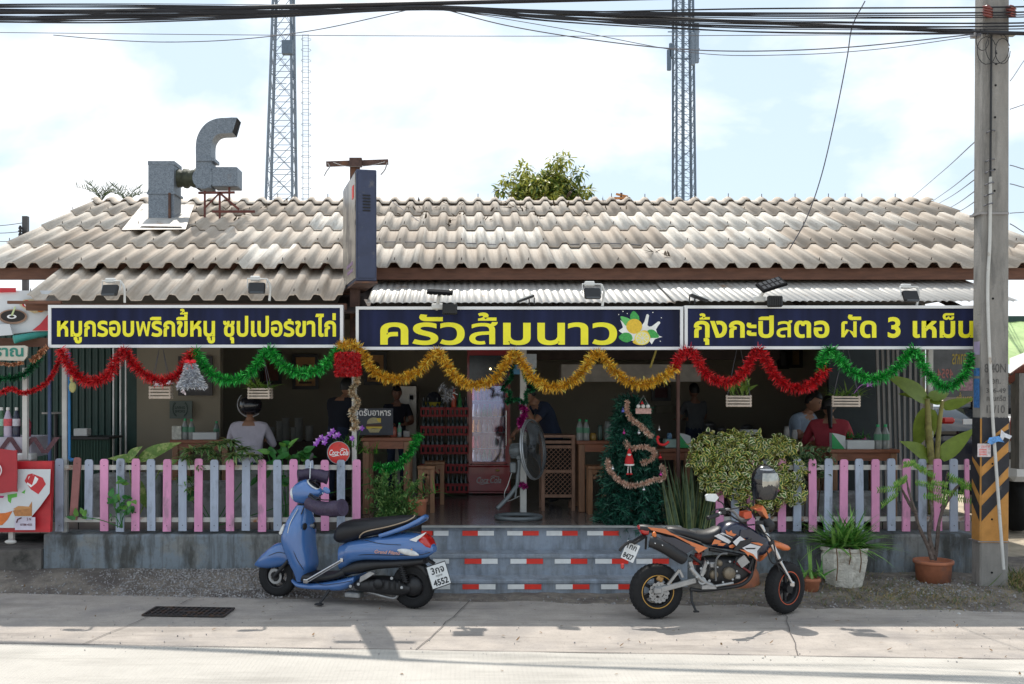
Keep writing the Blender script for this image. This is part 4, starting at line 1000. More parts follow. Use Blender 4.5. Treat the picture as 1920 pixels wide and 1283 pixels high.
b = MB(); b.box((8.6, 16.3, 1.85), (1.6, 1.2, .5), bevel=.15); b.build('cab_glass', M_glassd, t)
b = MB(); pbox(b, 1900, 782, 1909, 830, 14.41, .1, 0, .02); b.build('tail_light', M_tail, t)
b = MB(); pbox(b, 1893, 846, 1960, 862, 14.36, .12, 0, .02); b.build('bumper', mat('bumper_grey', (.06, .06, .06)), t)
for x in (7.85, 9.2):
    b = MB(); b.lathe((x, 14.9, .38), [(.01, 0), (.33, 0), (.38, .06), (.38, .18), (.33, .24), (.01, .24)], XA, 20); b.build('wheel', M_tyre, t)
M_dcar = mat('dark_blue_paint', (.008, .011, .025), rough=.35, coat=.15, spec=.2)
CXc = PX(1826, 15.0); t = thing('parked_car', 'dark blue car with a red tail lamp parked behind the banana plant', 'car', (CXc, 16.5, 0))
def crings(sec): return [sring((CXc, y, zc_), (wx, 0, 0), (0, 0, hz_), 3.4, 20) for y, zc_, wx, hz_ in sec]
b = MB(); b.loft(crings([(15.0, .95, .66, .30), (15.08, .92, .76, .42), (15.6, .92, .80, .46), (17.5, .86, .80, .42), (18.8, .8, .76, .35), (19.1, .75, .66, .2)])); b.build('body', M_dcar, t)
b = MB(); b.loft(crings([(15.25, 1.36, .56, .06), (15.7, 1.52, .60, .22), (16.6, 1.54, .62, .26), (17.5, 1.34, .6, .08)])); b.build('cabin', M_glassd, t)
b = MB(); pbox(b, 1768, 783, 1792, 795, 14.98, .12, 0, .03); b.build('tail_light', M_tail, t)
b = MB(); pbox(b, 1806, 786, 1832, 796, 14.97, .02, 0); b.build('number_plate', M_wframe, t)
b = MB(); pbox(b, 1768, 818, 1850, 826, 14.975, .03, 0); b.build('bumper_trim', mat('trim_grey', (.10, .10, .11), rough=.4), t)
for x in (CXc-.78, CXc+.6):
    b = MB(); b.lathe((x, 15.7, .32), [(.01, 0), (.28, 0), (.32, .05), (.32, .18), (.01, .2)], XA, 20); b.build('wheel', M_tyre, t)
# painted glass screen behind the right garland
t = thing('painted_screen', 'dark glass screen with faded reversed lettering behind the right end of the garlands', 'screen', P(1785, 745, 12.6))
b = MB(); pbox(b, 1750, 655, 1830, 745, 12.6, .03); b.build('pane', mat('screen_grey', (.06, .06, .062), rough=.3, var=.5, scale=6), t)
kk = 12.59/FPX
b = MB(); put_text(b, 'อาหาร', P(0, 0, 12.595), -XA*kk, ZA*kk, box=(-1812, -684, -1786, -664), off=.015); put_text(b, 'ตามสั่ง', P(0, 0, 12.595), -XA*kk, ZA*kk, box=(-1824, -754, -1794, -736), off=.015); b.build('lettering', mat('paint_ochre', (.35, .26, .04)), t)
b = MB(); put_text(b, '4954', P(0, 0, 12.594), -XA*kk, ZA*kk, box=(-1788, -710, -1758, -692), off=.015); b.build('number', mat('paint_pink', (.34, .12, .10)), t)
b = MB(); pbox(b, 1795, 710, 1830, 733, 12.592, .006); b.build('pink_patch', mat('paint_mauve', (.25, .14, .16), var=.6, scale=20), t)
# ------------------------------------------------------------------ picket fences
M_pink = mat('picket_pink', (.72, .30, .50), rough=.65, var=.16, scale=5, col2=(.36, .20, .27), mscale=6, mask=(.54, .70), stretch=(1, 1, .4))
M_pgrey = mat('picket_bluegrey', (.38, .43, .53), rough=.65, var=.16, scale=5, col2=(.19, .21, .25), mscale=6, mask=(.54, .70), stretch=(1, 1, .4))
M_pbrown = mat('picket_faded', (.34, .15, .14), rough=.75, var=.2, scale=6)
M_rail = mat('rail_white', (.55, .54, .50), rough=.65, var=.1, scale=6, col2=(.26, .11, .04), mscale=3.5, mask=(.58, .68))
FY = 11.0
def picket(fence, px, w, py0, py1, m, tilt=0, name='picket'):
    b = MB(); c = P(px, (py0+py1)/2, FY); wd = w/FPX*FY; h = (py1-py0)/FPX*FY; hw = wd/2
    out_ = [(-hw, -h/2), (hw, -h/2), (hw, h/2-hw*.75)]+[(hw*cos(a), h/2-hw*.75+hw*.75*sin(a)) for a in (.5, .95, pi-.95, pi-.5)]+[(-hw, h/2-hw*.75)]
    R = Matrix.Rotation(tilt, 3, 'Y')
    b.prism(out_, c, R @ XA, R @ ZA, -.022, 0)
    for q in (.8, -.84): b.cyl(c+R @ V((0, -.003, q*h/2)), c+R @ V((0, .003, q*h/2)), .005, n=6, m=1)
    return b.build(name, [m, M_bolt], fence)
def rail(fence, px0, px1, py, hpx, dy=.02):
    b = MB(); a = P(px0, py, FY+dy+.035); c = P(px1, py, FY+dy+.035); b.bar(a, c, .035, hpx/FPX*FY); b.build('rail', M_rail, fence)
fl_ = thing('picket_fence', 'pink and blue grey picket fence on the plinth left of the steps, behind the scooter', 'fence', P(390, 1000, FY), 0, 'picket fences on the plinth')
xs_l = [111, None, 166, 195, 225, 254, 283, 313, 342, 372, 401.6, 431, 461, 491, 520, 550, 580, 609, 639, 668.4]
for i, px in enumerate(xs_l):
    if px is None: 
        picket(fl_, 141, 14, 857, 975, M_pbrown, radians(4)); continue
    y1 = 975 if i == 2 else 996+RND.uniform(-1, 2); picket(fl_, px, 15, 860+RND.uniform(-1, 1)+(1 if i > 9 else 0), y1, M_pink if i % 2 else M_pgrey, RND.uniform(-.008, .008))
rail(fl_, 118, 676, 876.5, 9); rail(fl_, 118, 676, 974.5, 8.5)
fr_ = thing('picket_fence', 'pink and grey picket fence on the plinth right of the bush, ending at the pole', 'fence', P(1640, 1000, FY), 0, 'picket fences on the plinth')
xs_r = [1350, 1379, 1408, 1437, 1466.6, 1495.5, 1524, 1553.6, 1582.5, 1612, 1642, 1671.8, 1700, 1730, 1759, 1789, 1814]
for i, px in enumerate(xs_r): picket(fr_, px, 14.6 if i < 16 else 8, 860+RND.uniform(-1, 1), 996+RND.uniform(-1.5, 1.5), M_pink if i % 2 == 0 else M_pgrey, RND.uniform(-.012, .012))
rail(fr_, 1340, 1818, 876.5, 9); rail(fr_, 1340, 1818, 973, 8.5)
# cement planters behind the fences
M_cem = mat('cement_panel', (.30, .31, .31), rough=.85, var=.15, scale=5, col2=(.16, .165, .16), mscale=4)
for x0, x1, y0, y1, Y, lab in ((168, 300, 890, 1000, 11.5, 'pale panel standing behind the left end of the left picket fence'), (275, 470, 905, 1000, 11.6, 'long grey cement planter behind the middle of the left picket fence'), (430, 560, 885, 1000, 11.45, 'tall grey cement planter behind the scooter end of the left fence'), (1500, 1652, 925, 1000, 11.35, 'grey cement planter trough behind the right picket fence')):
    b = MB(); pbox(b, x0, y0, x1, y1, Y, .3, 0, .02); tag(b.build('cement_planter', M_cem), lab, 'planter', 'planters behind the fences')

# ------------------------------------------------------------------ two-wheelers
def frame(c0, c1, zm, zx0, zy0, zg=.012):
    """local frame on the ground through two wheel contact pixels; returns thing placement and q(zoom x, zoom y, w)"""
    def gp(c): Y = (EYE-zg)*FPX/(c[1]-CY); return V((PX(c[0], Y), Y, zg))
    A, B = gp(c0), gp(c1); O = (A+B)/2; d = (B-A).normalized(); rz = atan2(d.y, d.x); n = V((-d.y, d.x, 0))
    def q(x, y, w=0.0):
        px, py = zx0+x/zm, zy0+y/zm; r = V(((px-CX)/FPX, 1, -(py-CY)/FPX)); C = V((0, 0, EYE)); t = ((O-C).dot(n)+w)/r.dot(n); p = C+r*t-O
        return V((p.dot(d), w, p.z))
    return O, rz, q
M_sblue = mat('scooter_blue', (.06, .155, .39), rough=.2, coat=.9, var=.05, scale=2)
M_seat = mat('seat_vinyl', (.012, .012, .015), rough=.5, bump=.1, bscale=200)
M_bplas = mat('black_plastic', (.014, .014, .016), rough=.5, var=.3)
M_chr = mat('chrome', (.55, .55, .56), rough=.18, metal=.95, var=.05)
M_alu = mat('cast_aluminium', (.36, .36, .36), rough=.45, metal=.6, var=.2, scale=14)
M_clear = mat('clear_lens', (.62, .63, .62), rough=.08, coat=.8, var=.15, scale=30)
M_redl = mat('red_lens', (.48, .015, .012), rough=.1, coat=.8, var=.25, scale=20)
M_plate = mat('plate_white', (.70, .71, .70), rough=.4, var=.05)
M_ink = mat('plate_ink', (.012, .012, .014), rough=.6)
def wheel(parent, c, R, r, tyre_w, spokes, m_rim, rz=0.0, ring=None, disc=None, sp_w=.03):
    """c local centre; the wheel is one part with tyre and rim as sub-parts"""
    ax = V((-sin(rz), cos(rz), 0)); u = V((cos(rz), sin(rz), 0))
    b = MB()
    prof = [(R-r*1.55, -tyre_w*.38), (R-r*.8, -tyre_w*.5), (R-r*.22, -tyre_w*.44), (R-r*.03, -tyre_w*.2), (R, 0), (R-r*.03, tyre_w*.2), (R-r*.22, tyre_w*.44), (R-r*.8, tyre_w*.5), (R-r*1.55, tyre_w*.38)]
    n = 40; rings = []
    for rad, h in prof: rings.append([c+ax*h+(u*cos(2*pi*j/n)+ZA*sin(2*pi*j/n))*rad for j in range(n)])
    b.loft(rings, 0, False, True)
    for j in range(n):
        a = 2*pi*(j+.5)/n
        for s in (-1, 1):
            p0 = c+ax*s*tyre_w*.12+(u*cos(a)+ZA*sin(a))*(R+.001); p1 = c+ax*s*tyre_w*.42+(u*cos(a+.09)+ZA*sin(a+.09))*(R-r*.2); b.bar(p0, p1, .012, .005, 0, (u*cos(a)+ZA*sin(a)))
    w = b.build('wheel', M_tyre, parent, world=False)
    b = MB(); Ri = R-r*1.45
    rings = []
    for rad, h in ((Ri-.012, -tyre_w*.3), (Ri+.006, -tyre_w*.42), (Ri+.006, tyre_w*.42), (Ri-.012, tyre_w*.3), (Ri-.025, 0), (Ri-.012, -tyre_w*.3)): rings.append([c+ax*h+(u*cos(2*pi*j/n)+ZA*sin(2*pi*j/n))*rad for j in range(n)])
    b.loft(rings, 0, False, True)
    b.cyl(c-ax*tyre_w*.5, c+ax*tyre_w*.5, .045, n=16)
    for k in range(spokes):
        a = 2*pi*k/spokes+.4; p0 = c+(u*cos(a)+ZA*sin(a))*.03; p1 = c+(u*cos(a+.12)+ZA*sin(a+.12))*(Ri-.005); b.bar(p0, p1, sp_w, sp_w*.7, 0, ax)
    b.build('rim', m_rim, w, world=False)
    if ring:
        b = MB(); rr = [[c-ax*(tyre_w*.44)+(u*cos(2*pi*j/n)+ZA*sin(2*pi*j/n))*rad for j in range(n)] for rad in (Ri+.004, Ri+.012)]
        b.loft(rr, 0, False, False); b.build('rim_tape', ring, w, world=False)
    if disc:
        b = MB(); m_ = 28; dr = disc[0]; off = ax*disc[1]
        for k in range(m_):
            a0, a1 = 2*pi*k/m_, 2*pi*(k+1)/m_
            wv = dr+(.004 if k % 2 else -.003)
            P_ = lambda a, rad: c+off+(u*cos(a)+ZA*sin(a))*rad
            for (ra, rb_, sh_) in ((dr*.55, dr*.68, 0), (dr*.68, dr*.84, .35), (dr*.84, wv, 0)):
                aa0, aa1 = (a0+(a1-a0)*sh_, a1) if k % 2 == 0 else (a0, a1)
                b.quad(P_(aa0, ra), P_(aa1, ra), P_(aa1, rb_), P_(aa0, rb_))
        for k in range(5):
            a = 2*pi*k/5; b.bar(c+off*1.02+(u*cos(a)+ZA*sin(a))*.03, c+off*1.02+(u*cos(a)+ZA*sin(a))*dr*.6, .02, .005, 0, ax)
        b.cyl(c+off*.9, c+off*1.35, .03, n=14); b.build('brake_disc', M_alu, w, world=False)
    return w
def xloft(mb, q, secs, m=0, p=2.6, n=18, w0=0.0, cap=True):
    rings = []
    for x, yt, yb, hw in secs:
        a, c = q(x, yt, 0), q(x, yb, 0); mid = (a+c)/2; rings.append(sring(V((mid.x, w0, mid.z)), (0, hw, 0), (0, 0, (a.z-c.z)/2), p, n))
    # subdivide along with Catmull-Rom for smooth skin
    R_ = []
    for j in range(n): R_.append(cat_pts([r[j] for r in rings], 3))
    mb.loft([[R_[j][i] for j in range(n)] for i in range(len(R_[0]))], m, cap, True); return mb
def yloft(mb, q, rows, m=0, p=2.6, n=20, cap=True, k=57):
    rings = []
    for y, xl, xr, hw in rows:
        a, c = q(xl, y, 0), q(xr, y, 0); mid = (a+c)/2; rings.append(sring(V((mid.x, 0, mid.z)), ((c.x-a.x)/2, 0, 0), (0, hw, 0), p, n))
    R_ = [cat_pts([r[j] for r in rings], 3) for j in range(n)]
    mb.loft([[R_[j][i] for j in range(n)] for i in range(len(R_[0]))], m, cap, True); return mb
def qprism(mb, q, poly, w, depth, m=0, sm_=0):
    pts = smooth2(poly, sm_) if sm_ else poly
    A = [q(x, y, w) for x, y in pts]; o = A[0]
    A = [V((p.x, w, p.z)) for p in A]
    mb.prism([(p.x, p.z) for p in A], V((0, w, 0)), XA, ZA, -depth if depth > 0 else depth, m); return mb

# ---- the blue scooter
O, rz, q = frame((520, 1118), (772, 1139), 4.0095, 440, 850)
S = thing('motor_scooter', 'blue motor scooter with dark padded hand muffs parked left of the steps', 'scooter', O, rz)
c = q(325, 945); c.z = .205; wheel(S, c, .205, .055, .09, 5, M_bplas, 0)
c2 = q(1343, 1003); c2.z = .205; wheel(S, c2, .208, .06, .105, 5, M_bplas, 0, sp_w=.034)
b = MB(); xloft(b, q, [(800, 690, 872, .07), (850, 665, 862, .10), (900, 650, 822, .13), (1000, 632, 800, .158), (1100, 614, 799, .168), (1200, 602, 801, .165), (1300, 592, 798, .15), (1400, 606, 792, .125), (1460, 640, 778, .10), (1505, 700, 745, .05)], p=2.8)
b.build('rear_body', M_sblue, S, world=False)
b = MB(); xloft(b, q, [(768, 590, 655, .07), (800, 530, 672, .105), (870, 500, 668, .125), (950, 492, 642, .135), (1050, 484, 618, .138), (1200, 470, 588, .13), (1300, 466, 552, .115), (1385, 470, 500, .06)], p=2.3); b.build('seat', M_seat, S, world=False)
b = MB(); b.tube(cat_pts([q(938, 636, -.13), q(950, 612, -.137), q(1000, 585, -.139), (q(1150, 553, -.136)), q(1280, 515, -.12), q(1340, 485, -.09), q(1355, 467, -.06)]), .006, 6); b.build('seat_piping', mat('tan_piping', (.38, .29, .2)), S, world=False)
b = MB()
for s in (-1, 1): b.tube(cat_pts([q(1135, 607, 0)+YA*s*.13, q(1200, 588, 0)+YA*s*.135, q(1320, 545, 0)+YA*s*.125, q(1405, 502, 0)+YA*s*.10, q(1428, 482, 0)+YA*s*.05, q(1430, 476, 0)]), .021, 8)
b.build('grab_rail', M_sblue, S, world=False)
b = MB(); yloft(b, q, [(388, 478, 545, .06), (440, 448, 560, .11), (520, 420, 572, .175), (600, 392, 575, .195), (680, 395, 578, .195), (760, 425, 590, .185), (830, 452, 600, .175), (875, 475, 590, .16), (950, 500, 560, .13)], p=3); b.build('leg_shield', M_sblue, S, world=False)
b = MB()
for (zx, zy, w) in ((0, 540, -.115), (0, 552, .075)):
    p = q(575, zy, 0); b.ball((p.x-.005, w, p.z), .055, 0, 14, 8, (.22, .75, .62))
    
b.build('glove_box', M_bplas, S, world=False)
b = MB(); p = q(580, 545, 0); b.cyl((p.x-.01, .0, p.z), (p.x+.02, .0, p.z), .018, n=12); b.build('ignition', M_alu, S, world=False)
b = MB(); qprism(b, q, [(332, 600), (360, 540), (372, 540), (352, 608)], -.185, .02, 0, 2); b.build('turn_signal', M_clear, S, world=False)
b = MB(); xloft(b, q, [(158, 822, 846, .02), (200, 772, 862, .055), (260, 716, 866, .078), (330, 672, 858, .085), (395, 690, 845, .078), (440, 750, 835, .05)], p=2.4); b.build('front_fender', M_sblue, S, world=False)
b = MB()
for s in (-1, 1): b.tube([q(430, 800, 0)+YA*s*.07, V((c.x, s*.07, c.z))], .018, 8)
b.cyl(V((c.x, -.08, c.z)), V((c.x, .08, c.z)), .015, n=8); b.build('fork', M_bplas, S, world=False)
b = MB(); rr = [[c+YA*-.055+(XA*cos(2*pi*j/24)+ZA*sin(2*pi*j/24))*rad for j in range(24)] for rad in (.05, .075)]; b.loft(rr, 0, False, False); b.build('brake_disc', M_alu, S, world=False)
# lower body and floor
b = MB(); xloft(b, q, [(465, 930, 970, .10), (520, 955, 995, .15), (600, 960, 1008, .17), (700, 952, 1016, .17), (850, 928, 1022, .165), (945, 905, 955, .15)], p=3); b.build('side_skirt', M_sblue, S, world=False)
b = MB(); xloft(b, q, [(475, 850, 950, .10), (560, 885, 958, .14), (700, 895, 950, .15), (800, 880, 935, .14), (860, 845, 920, .10)], p=4); b.build('floorboard', M_bplas, S, world=False)
b = MB(); xloft(b, q, [(830, 850, 910, .10), (950, 800, 900, .13), (1100, 790, 865, .135), (1300, 785, 850, .12), (1440, 780, 830, .09)], p=3); b.build('under_tray', M_bplas, S, world=False)
b = MB(); xloft(b, q, [(940, 945, 1010, .10), (1000, 925, 1030, .13), (1150, 925, 1050, .13), (1280, 950, 1060, .11), (1350, 985, 1035, .09)], p=3.5, w0=-.02)
for i in range(7): b.cyl(q(1010+38*i, 960, -.145), q(1010+38*i, 1030, -.145), .008, n=6)
b.lathe(q(1080, 985, -.15), [(.001, -.02), (.045, -.02), (.05, 0)], YA, 16); b.build('engine', M_bplas, S, world=False)
b = MB(); qprism(b, q, [(942, 930), (1018, 890), (1052, 905), (990, 945), (938, 972)], -.17, .05); b.build('heel_guard', M_alu, S, world=False)
b = MB(); b.tube([q(530, 962, -.185), q(808, 800, -.175)], .011, 8); b.tube([q(545, 972, -.18), q(812, 812, -.17)], .006, 6); b.box(q(535, 962, -.185), (.05, .03, .04), 0, None, .006); b.box(q(806, 803, -.175), (.03, .03, .04), 0, None, .006); b.build('crash_bar', M_chr, S, world=False)
b = MB(); b.tube([q(738, 990, -.12), q(690, 1060, -.18), q(640, 1128, -.24)], .013, 8); b.box(q(634, 1136, -.25), (.08, .05, .014), 0, None, .004); b.build('kickstand', M_bplas, S, world=False)
b = MB(); pa, pb = q(1245, 830, -.1), q(1290, 975, -.11)
b.cyl(pa, pb, .014, n=8, m=0)
for i in range(42):
    t0 = i/42; a = i*1.35; 
b.tube([pa.lerp(pb, i/60)+V((cos(i*.9), sin(i*.9), 0))*.028 for i in range(61)], .006, 5); b.build('shock_absorber', M_bplas, S, world=False)
b = MB(); xloft(b, q, [(1250, 800, 830, .05), (1350, 800, 850, .055), (1420, 830, 890, .055), (1460, 880, 950, .05)], p=3); b.bar(q(1450, 800, 0), q(1500, 830, 0), .05, .02); b.build('rear_mudguard', M_bplas, S, world=False)
b = MB(); b.lathe(q(1340, 1003, -.07), [(.001, -.03), (.04, -.03), (.085, 0), (.09, .02)], YA, 20); b.build('rear_hub', M_bplas, S, world=False)
# far-side muffler
b = MB(); b.tube([q(1000, 1010, .16), q(1150, 1010, .18), q(1300, 960, .18), q(1440, 920, .18)], [.03, .05, .055, .045], 12); b.build('muffler', M_bplas, S, world=False)
# lights
b = MB(); xloft(b, q, [(1372, 640, 690, .09), (1420, 605, 705, .108), (1465, 630, 712, .098), (1493, 680, 712, .07)], p=3)
b.build('tail_light', M_redl, S, world=False)
b = MB(); qprism(b, q, [(1312, 652), (1400, 612), (1440, 592), (1425, 612), (1372, 655), (1365, 668)], -.142, .012); b.build('tail_trim', M_wframe, S, world=False)
b = MB(); xloft(b, q, [(1256, 700, 712, .01), (1300, 698, 736, .022), (1350, 704, 754, .026), (1400, 722, 756, .02), (1428, 744, 754, .01)], p=2.2, w0=-.138); b.build('turn_signal', M_clear, S, world=False)
b = MB(); b.ball(q(1330, 724, -.166), .008, 0, 8, 6); b.build('bulb', mat('bulb_orange', (.6, .25, .03)), S, world=False)
b = MB(); kx = (q(1100, 740, -.175)-q(1000, 740, -.175)).x/100
o_ = q(1048, 752, -.172); put_text(b, 'Grand Filano', o_, XA, ZA, box=(0, 0, 190*kx, 24*kx), off=.008, shear=.35); b.build('emblem', mat('emblem_copper', (.62, .33, .22), rough=.35, metal=.4), S, world=False)
# number plate
pc = q(1535, 918, 0); Rp = Matrix.Rotation(radians(-18), 3, 'Y') @ Matrix.Rotation(radians(-38), 3, 'Z')
np_ = MB(); np_.box(pc, (.006, .20, .205), 0, Rp, .002)
pl_ = np_.build('number_plate', M_plate, S, world=False)
b = MB(); b.box(pc-Rp @ V((.006, 0, 0)), (.008, .216, .222), 0, Rp); b.build('plate_frame', M_bplas, pl_, world=False)
b = MB(); o_ = pc+Rp @ V((.0045, 0, 0)); ux, uy = Rp @ V((0, 1, 0)), Rp @ V((0, 0, 1))
put_text(b, '3กจ', o_, ux, uy, box=(-.07, .02, .07, .085), off=.02); put_text(b, '4552', o_, ux, uy, box=(-.08, -.09, .08, -.03), off=.03); put_text(b, 'กรุงเทพ', o_, ux, uy, box=(-.035, -.018, .035, .008), off=.0); b.build('lettering', M_ink, pl_, world=False)
def seam(pts, r=.0035, m=None, name='panel_gap'):
    b = MB(); b.tube(cat_pts(pts, 5), r, 5); return b.build(name, m or M_bplas, S, world=False)
seam([q(815, 780, -.10), q(900, 770, -.135), q(1000, 762, -.162), q(1200, 768, -.170), q(1380, 765, -.135), q(1470, 745, -.09)])
seam([q(935, 645, -.14), q(1010, 660, -.160), q(1100, 680, -.169), q(1250, 690, -.163)], .003)
seam([q(400, 600, -.165), q(430, 700, -.185), q(470, 800, -.18), q(520, 880, -.165)], .0035)
seam([q(545, 900, -.155), q(640, 985, -.173), q(760, 980, -.173), q(880, 960, -.168)], .003)
seam([q(210, 800, -.058), q(260, 770, -.08), q(330, 745, -.087), q(400, 760, -.079)], .003)
seam([q(475, 420, -.10), q(420, 520, -.17), q(398, 600, -.19)], .005, M_chr, 'shield_trim')
b = MB()
for (x, y, w) in ((930, 985, -.14), (1180, 940, -.15), (1255, 1010, -.13), (870, 1000, -.16)): b.cyl(q(x, y, w), q(x, y, w-.02), .014, n=8)
b.tube(cat_pts([q(1000, 1040, -.12), q(1120, 1075, -.10), q(1200, 1090, -.08), q(1230, 1060, -.08)]), .014, 7); b.box(q(900, 1060, -.05), (.16, .12, .05), 0, None, .01); b.build('engine_fitting', M_alu, S, world=False)
b = MB(); b.tube(cat_pts([q(560, 300, -.09), q(610, 330, -.16), q(660, 350, -.22), q(720, 352, -.26)]), .006, 6); b.tube(cat_pts([q(540, 360, -.05), q(520, 410, -.10), q(500, 460, -.12)]), .006, 6); b.build('cable', M_bplas, S, world=False)
# handlebar cowl
b = MB(); xloft(b, q, [(446, 262, 348, .06), (475, 222, 372, .09), (540, 195, 378, .10), (600, 232, 352, .10), (655, 282, 312, .05)], p=2.3); b.build('handlebar_cowl', M_sblue, S, world=False)
p = q(455, 306, 0); b = MB(); b.ball((p.x+.004, -.01, p.z), .075, 0, 16, 10, (.42, 1.1, .95), Matrix.Rotation(radians(-14), 3, 'Y')); b.build('headlight', M_clear, S, world=False)
p = q(598, 236, 0); Rd = Matrix.Rotation(radians(38), 3, 'Y'); b = MB(); b.ball((p.x, -.01, p.z), .085, 0, 18, 8, (.95, .9, .16), Rd); b.build('dash_ring', M_clear, S, world=False)
b = MB(); b.ball((p.x+.005, -.01, p.z+.007), .07, 0, 18, 8, (.95, .9, .16), Rd); b.build('dash', M_glassd, S, world=False)
M_muff = mat('muff_nylon', (.045, .030, .062), rough=.55, var=.3, scale=14, bump=.5, bscale=24)
def muff(pts, rad):
    pp_ = cat_pts(pts, 5); n_ = len(pp_); r_ = []
    for i in range(n_):
        t_q = i/(n_-1); r0 = rad[0]+(rad[1]-rad[0])*t_q; r_.append(r0*(1-.10*(abs(sin(t_q*pi*3.0))**8)))
    b = MB(); b.tube(pp_, r_, 16); return b.build('hand_muff', M_muff, S, world=False)
muff([q(560, 375, -.10), q(640, 412, -.17), q(740, 418, -.22), q(812, 408, -.25)], (.062, .082))
muff([q(475, 165, .12), q(560, 158, .19), q(640, 170, .23), q(702, 182, .26)], (.055, .07))
b = MB(); b.tube([q(560, 320, -.10), q(690, 410, -.22)], .014, 8); b.tube([q(540, 260, .06), q(650, 172, .24)], .014, 8); b.build('handlebar', M_bplas, S, world=False)
for stem, c_, r_, ry in (((q(565, 190, .12), q(568, 120, .13), q(572, 70, .14)), q(578, 28, .15), .038, .35), ((q(640, 320, -.1), q(662, 300, -.14)), q(690, 280, -.17), .042, .9)):
    b = MB(); b.ball(c_, r_, 0, 14, 8, (.5 if ry < .5 else 1.0, .35, 1.15 if ry < .5 else .7), Matrix.Rotation(radians(20 if ry < .5 else 32), 3, 'Y')); mr = b.build('mirror', M_sblue if ry > .5 else M_bplas, S, world=False)
    b = MB(); b.tube(list(stem), .006, 6); b.build('stem', M_chr, mr, world=False)

# ---- the black and orange motorcycle
O, rz, q = frame((1227, 1158.7), (1471.6, 1149.7), 3.887, 1150, 850)
K = thing('motorcycle', 'small black and orange motorcycle with fat tyres parked right of the steps', 'motorcycle', O, rz)
M_knavy = mat('navy_plastic', (.010, .014, .035), rough=.28, coat=.6, var=.1)
M_korg = mat('orange_plastic', (.62, .17, .05), rough=.35, coat=.4, var=.08)
M_kwh = mat('graphic_white', (.62, .62, .64), rough=.35)
c = q(310, 1000); R_ = c.z; R_ = .243; c.z = R_
wheel(K, c, R_, .072, .125, 6, M_bplas, 0, mat('rim_gold', (.55, .30, .06), rough=.5), (.092, -.085), .03)
cf = q(1250, 982); cf.z = .236
wheel(K, cf, .236, .066, .115, 6, M_bplas, radians(26), mat('rim_orange', (.55, .10, .04), rough=.5), None, .03)
b = MB(); xloft(b, q, [(385, 540, 570, .05), (420, 532, 592, .085), (500, 542, 612, .105), (600, 566, 640, .11), (690, 556, 664, .105), (745, 532, 600, .09), (768, 530, 560, .06)], p=2.6); b.build('seat', M_seat, K, world=False)
b = MB(); xloft(b, q, [(690, 640, 676, .08), (765, 540, 690, .115), (810, 502, 695, .125), (870, 490, 705, .13), (940, 515, 722, .135), (1010, 552, 740, .135), (1070, 588, 735, .13), (1120, 632, 662, .09)], p=3); b.build('tank_cover', M_knavy, K, world=False)
def shroudpoly(b, poly, w, m=0, sm_=0): qprism(b, q, poly, w, .004, m, sm_)
b = MB(); qprism(b, q, [(930, 560), (1000, 555), (1125, 640), (1080, 672), (1045, 785), (1010, 745), (930, 712), (905, 690)], -.142, .03); b.build('radiator_shroud', M_knavy, K, world=False)
b = MB()
shroudpoly(b, [(718, 668), (738, 628), (790, 640), (775, 650), (822, 660), (800, 676), (760, 672), (770, 662), (735, 662)], -.1435, 0)
shroudpoly(b, [(818, 560), (845, 578), (860, 562), (870, 585), (898, 590), (880, 606), (850, 598), (826, 590)], -.143, 0)
shroudpoly(b, [(842, 676), (868, 664), (888, 676), (870, 692), (850, 690)], -.1437, 0)
shroudpoly(b, [(918, 700), (985, 712), (1035, 742), (1052, 788), (1020, 752), (990, 738), (985, 752), (960, 722)], -.175, 0)
shroudpoly(b, [(1000, 650), (1058, 652), (1092, 664), (1080, 676), (1040, 664)], -.1755, 0)
shroudpoly(b, [(925, 610), (965, 628), (948, 640), (918, 622)], -.1745, 0)
shroudpoly(b, [(250, 540), (380, 552), (420, 580), (540, 636), (690, 690), (622, 728), (556, 662), (440, 602), (280, 562)], -.118, 0); 
b.build('orange_graphics', M_korg, K, world=False)
b = MB()
shroudpoly(b, [(738, 605), (772, 588), (862, 640), (842, 660), (800, 640)], -.1445); shroudpoly(b, [(780, 585), (800, 580), (870, 618), (866, 632)], -.144)
shroudpoly(b, [(872, 648), (925, 604), (962, 634), (902, 682)], -.1765, 0); shroudpoly(b, [(940, 690), (1000, 660), (1075, 680), (1048, 712), (1050, 775), (1020, 735), (975, 715)], -.1768)
b.build('white_graphics', M_kwh, K, world=False)
b = MB(); shroudpoly(b, [(880, 700), (925, 640), (1010, 620), (1000, 650), (935, 690), (900, 715)], -.178); shroudpoly(b, [(800, 590), (870, 622), (880, 648), (866, 650)], -.1465); shroudpoly(b, [(960, 690), (1040, 690), (1030, 700), (970, 700)], -.1785); b.build('black_graphics', M_bplas, K, world=False)
b = MB(); xloft(b, q, [(185, 522, 560, .04), (230, 520, 572, .075), (330, 535, 590, .095), (450, 560, 640, .105), (560, 620, 690, .10), (640, 660, 720, .08)], p=3); b.build('tail_cowl', M_bplas, K, world=False)
b = MB(); xloft(b, q, [(180, 527, 545, .03), (205, 525, 590, .055), (238, 540, 592, .078)], p=3); b.build('tail_light', M_redl, K, world=False)
b = MB(); qprism(b, q, [(340, 602), (450, 618), (602, 690), (500, 755), (470, 740), (420, 700)], -.125, .03); b.build('side_panel', M_knavy, K, world=False)
b = MB(); b.tube(cat_pts([q(262, 640, -.13), q(300, 650, -.145), q(380, 690, -.15), q(460, 740, -.14), q(520, 775, -.12)]), [.04]+[.055]*15+[.035], 14); b.build('muffler', M_bplas, K, world=False)
b = MB()
for (x, y) in ((305, 658), (358, 672)): b.ball(q(x, y, -.21), .007)
b.build('muffler_bolt', M_chr, K, world=False)
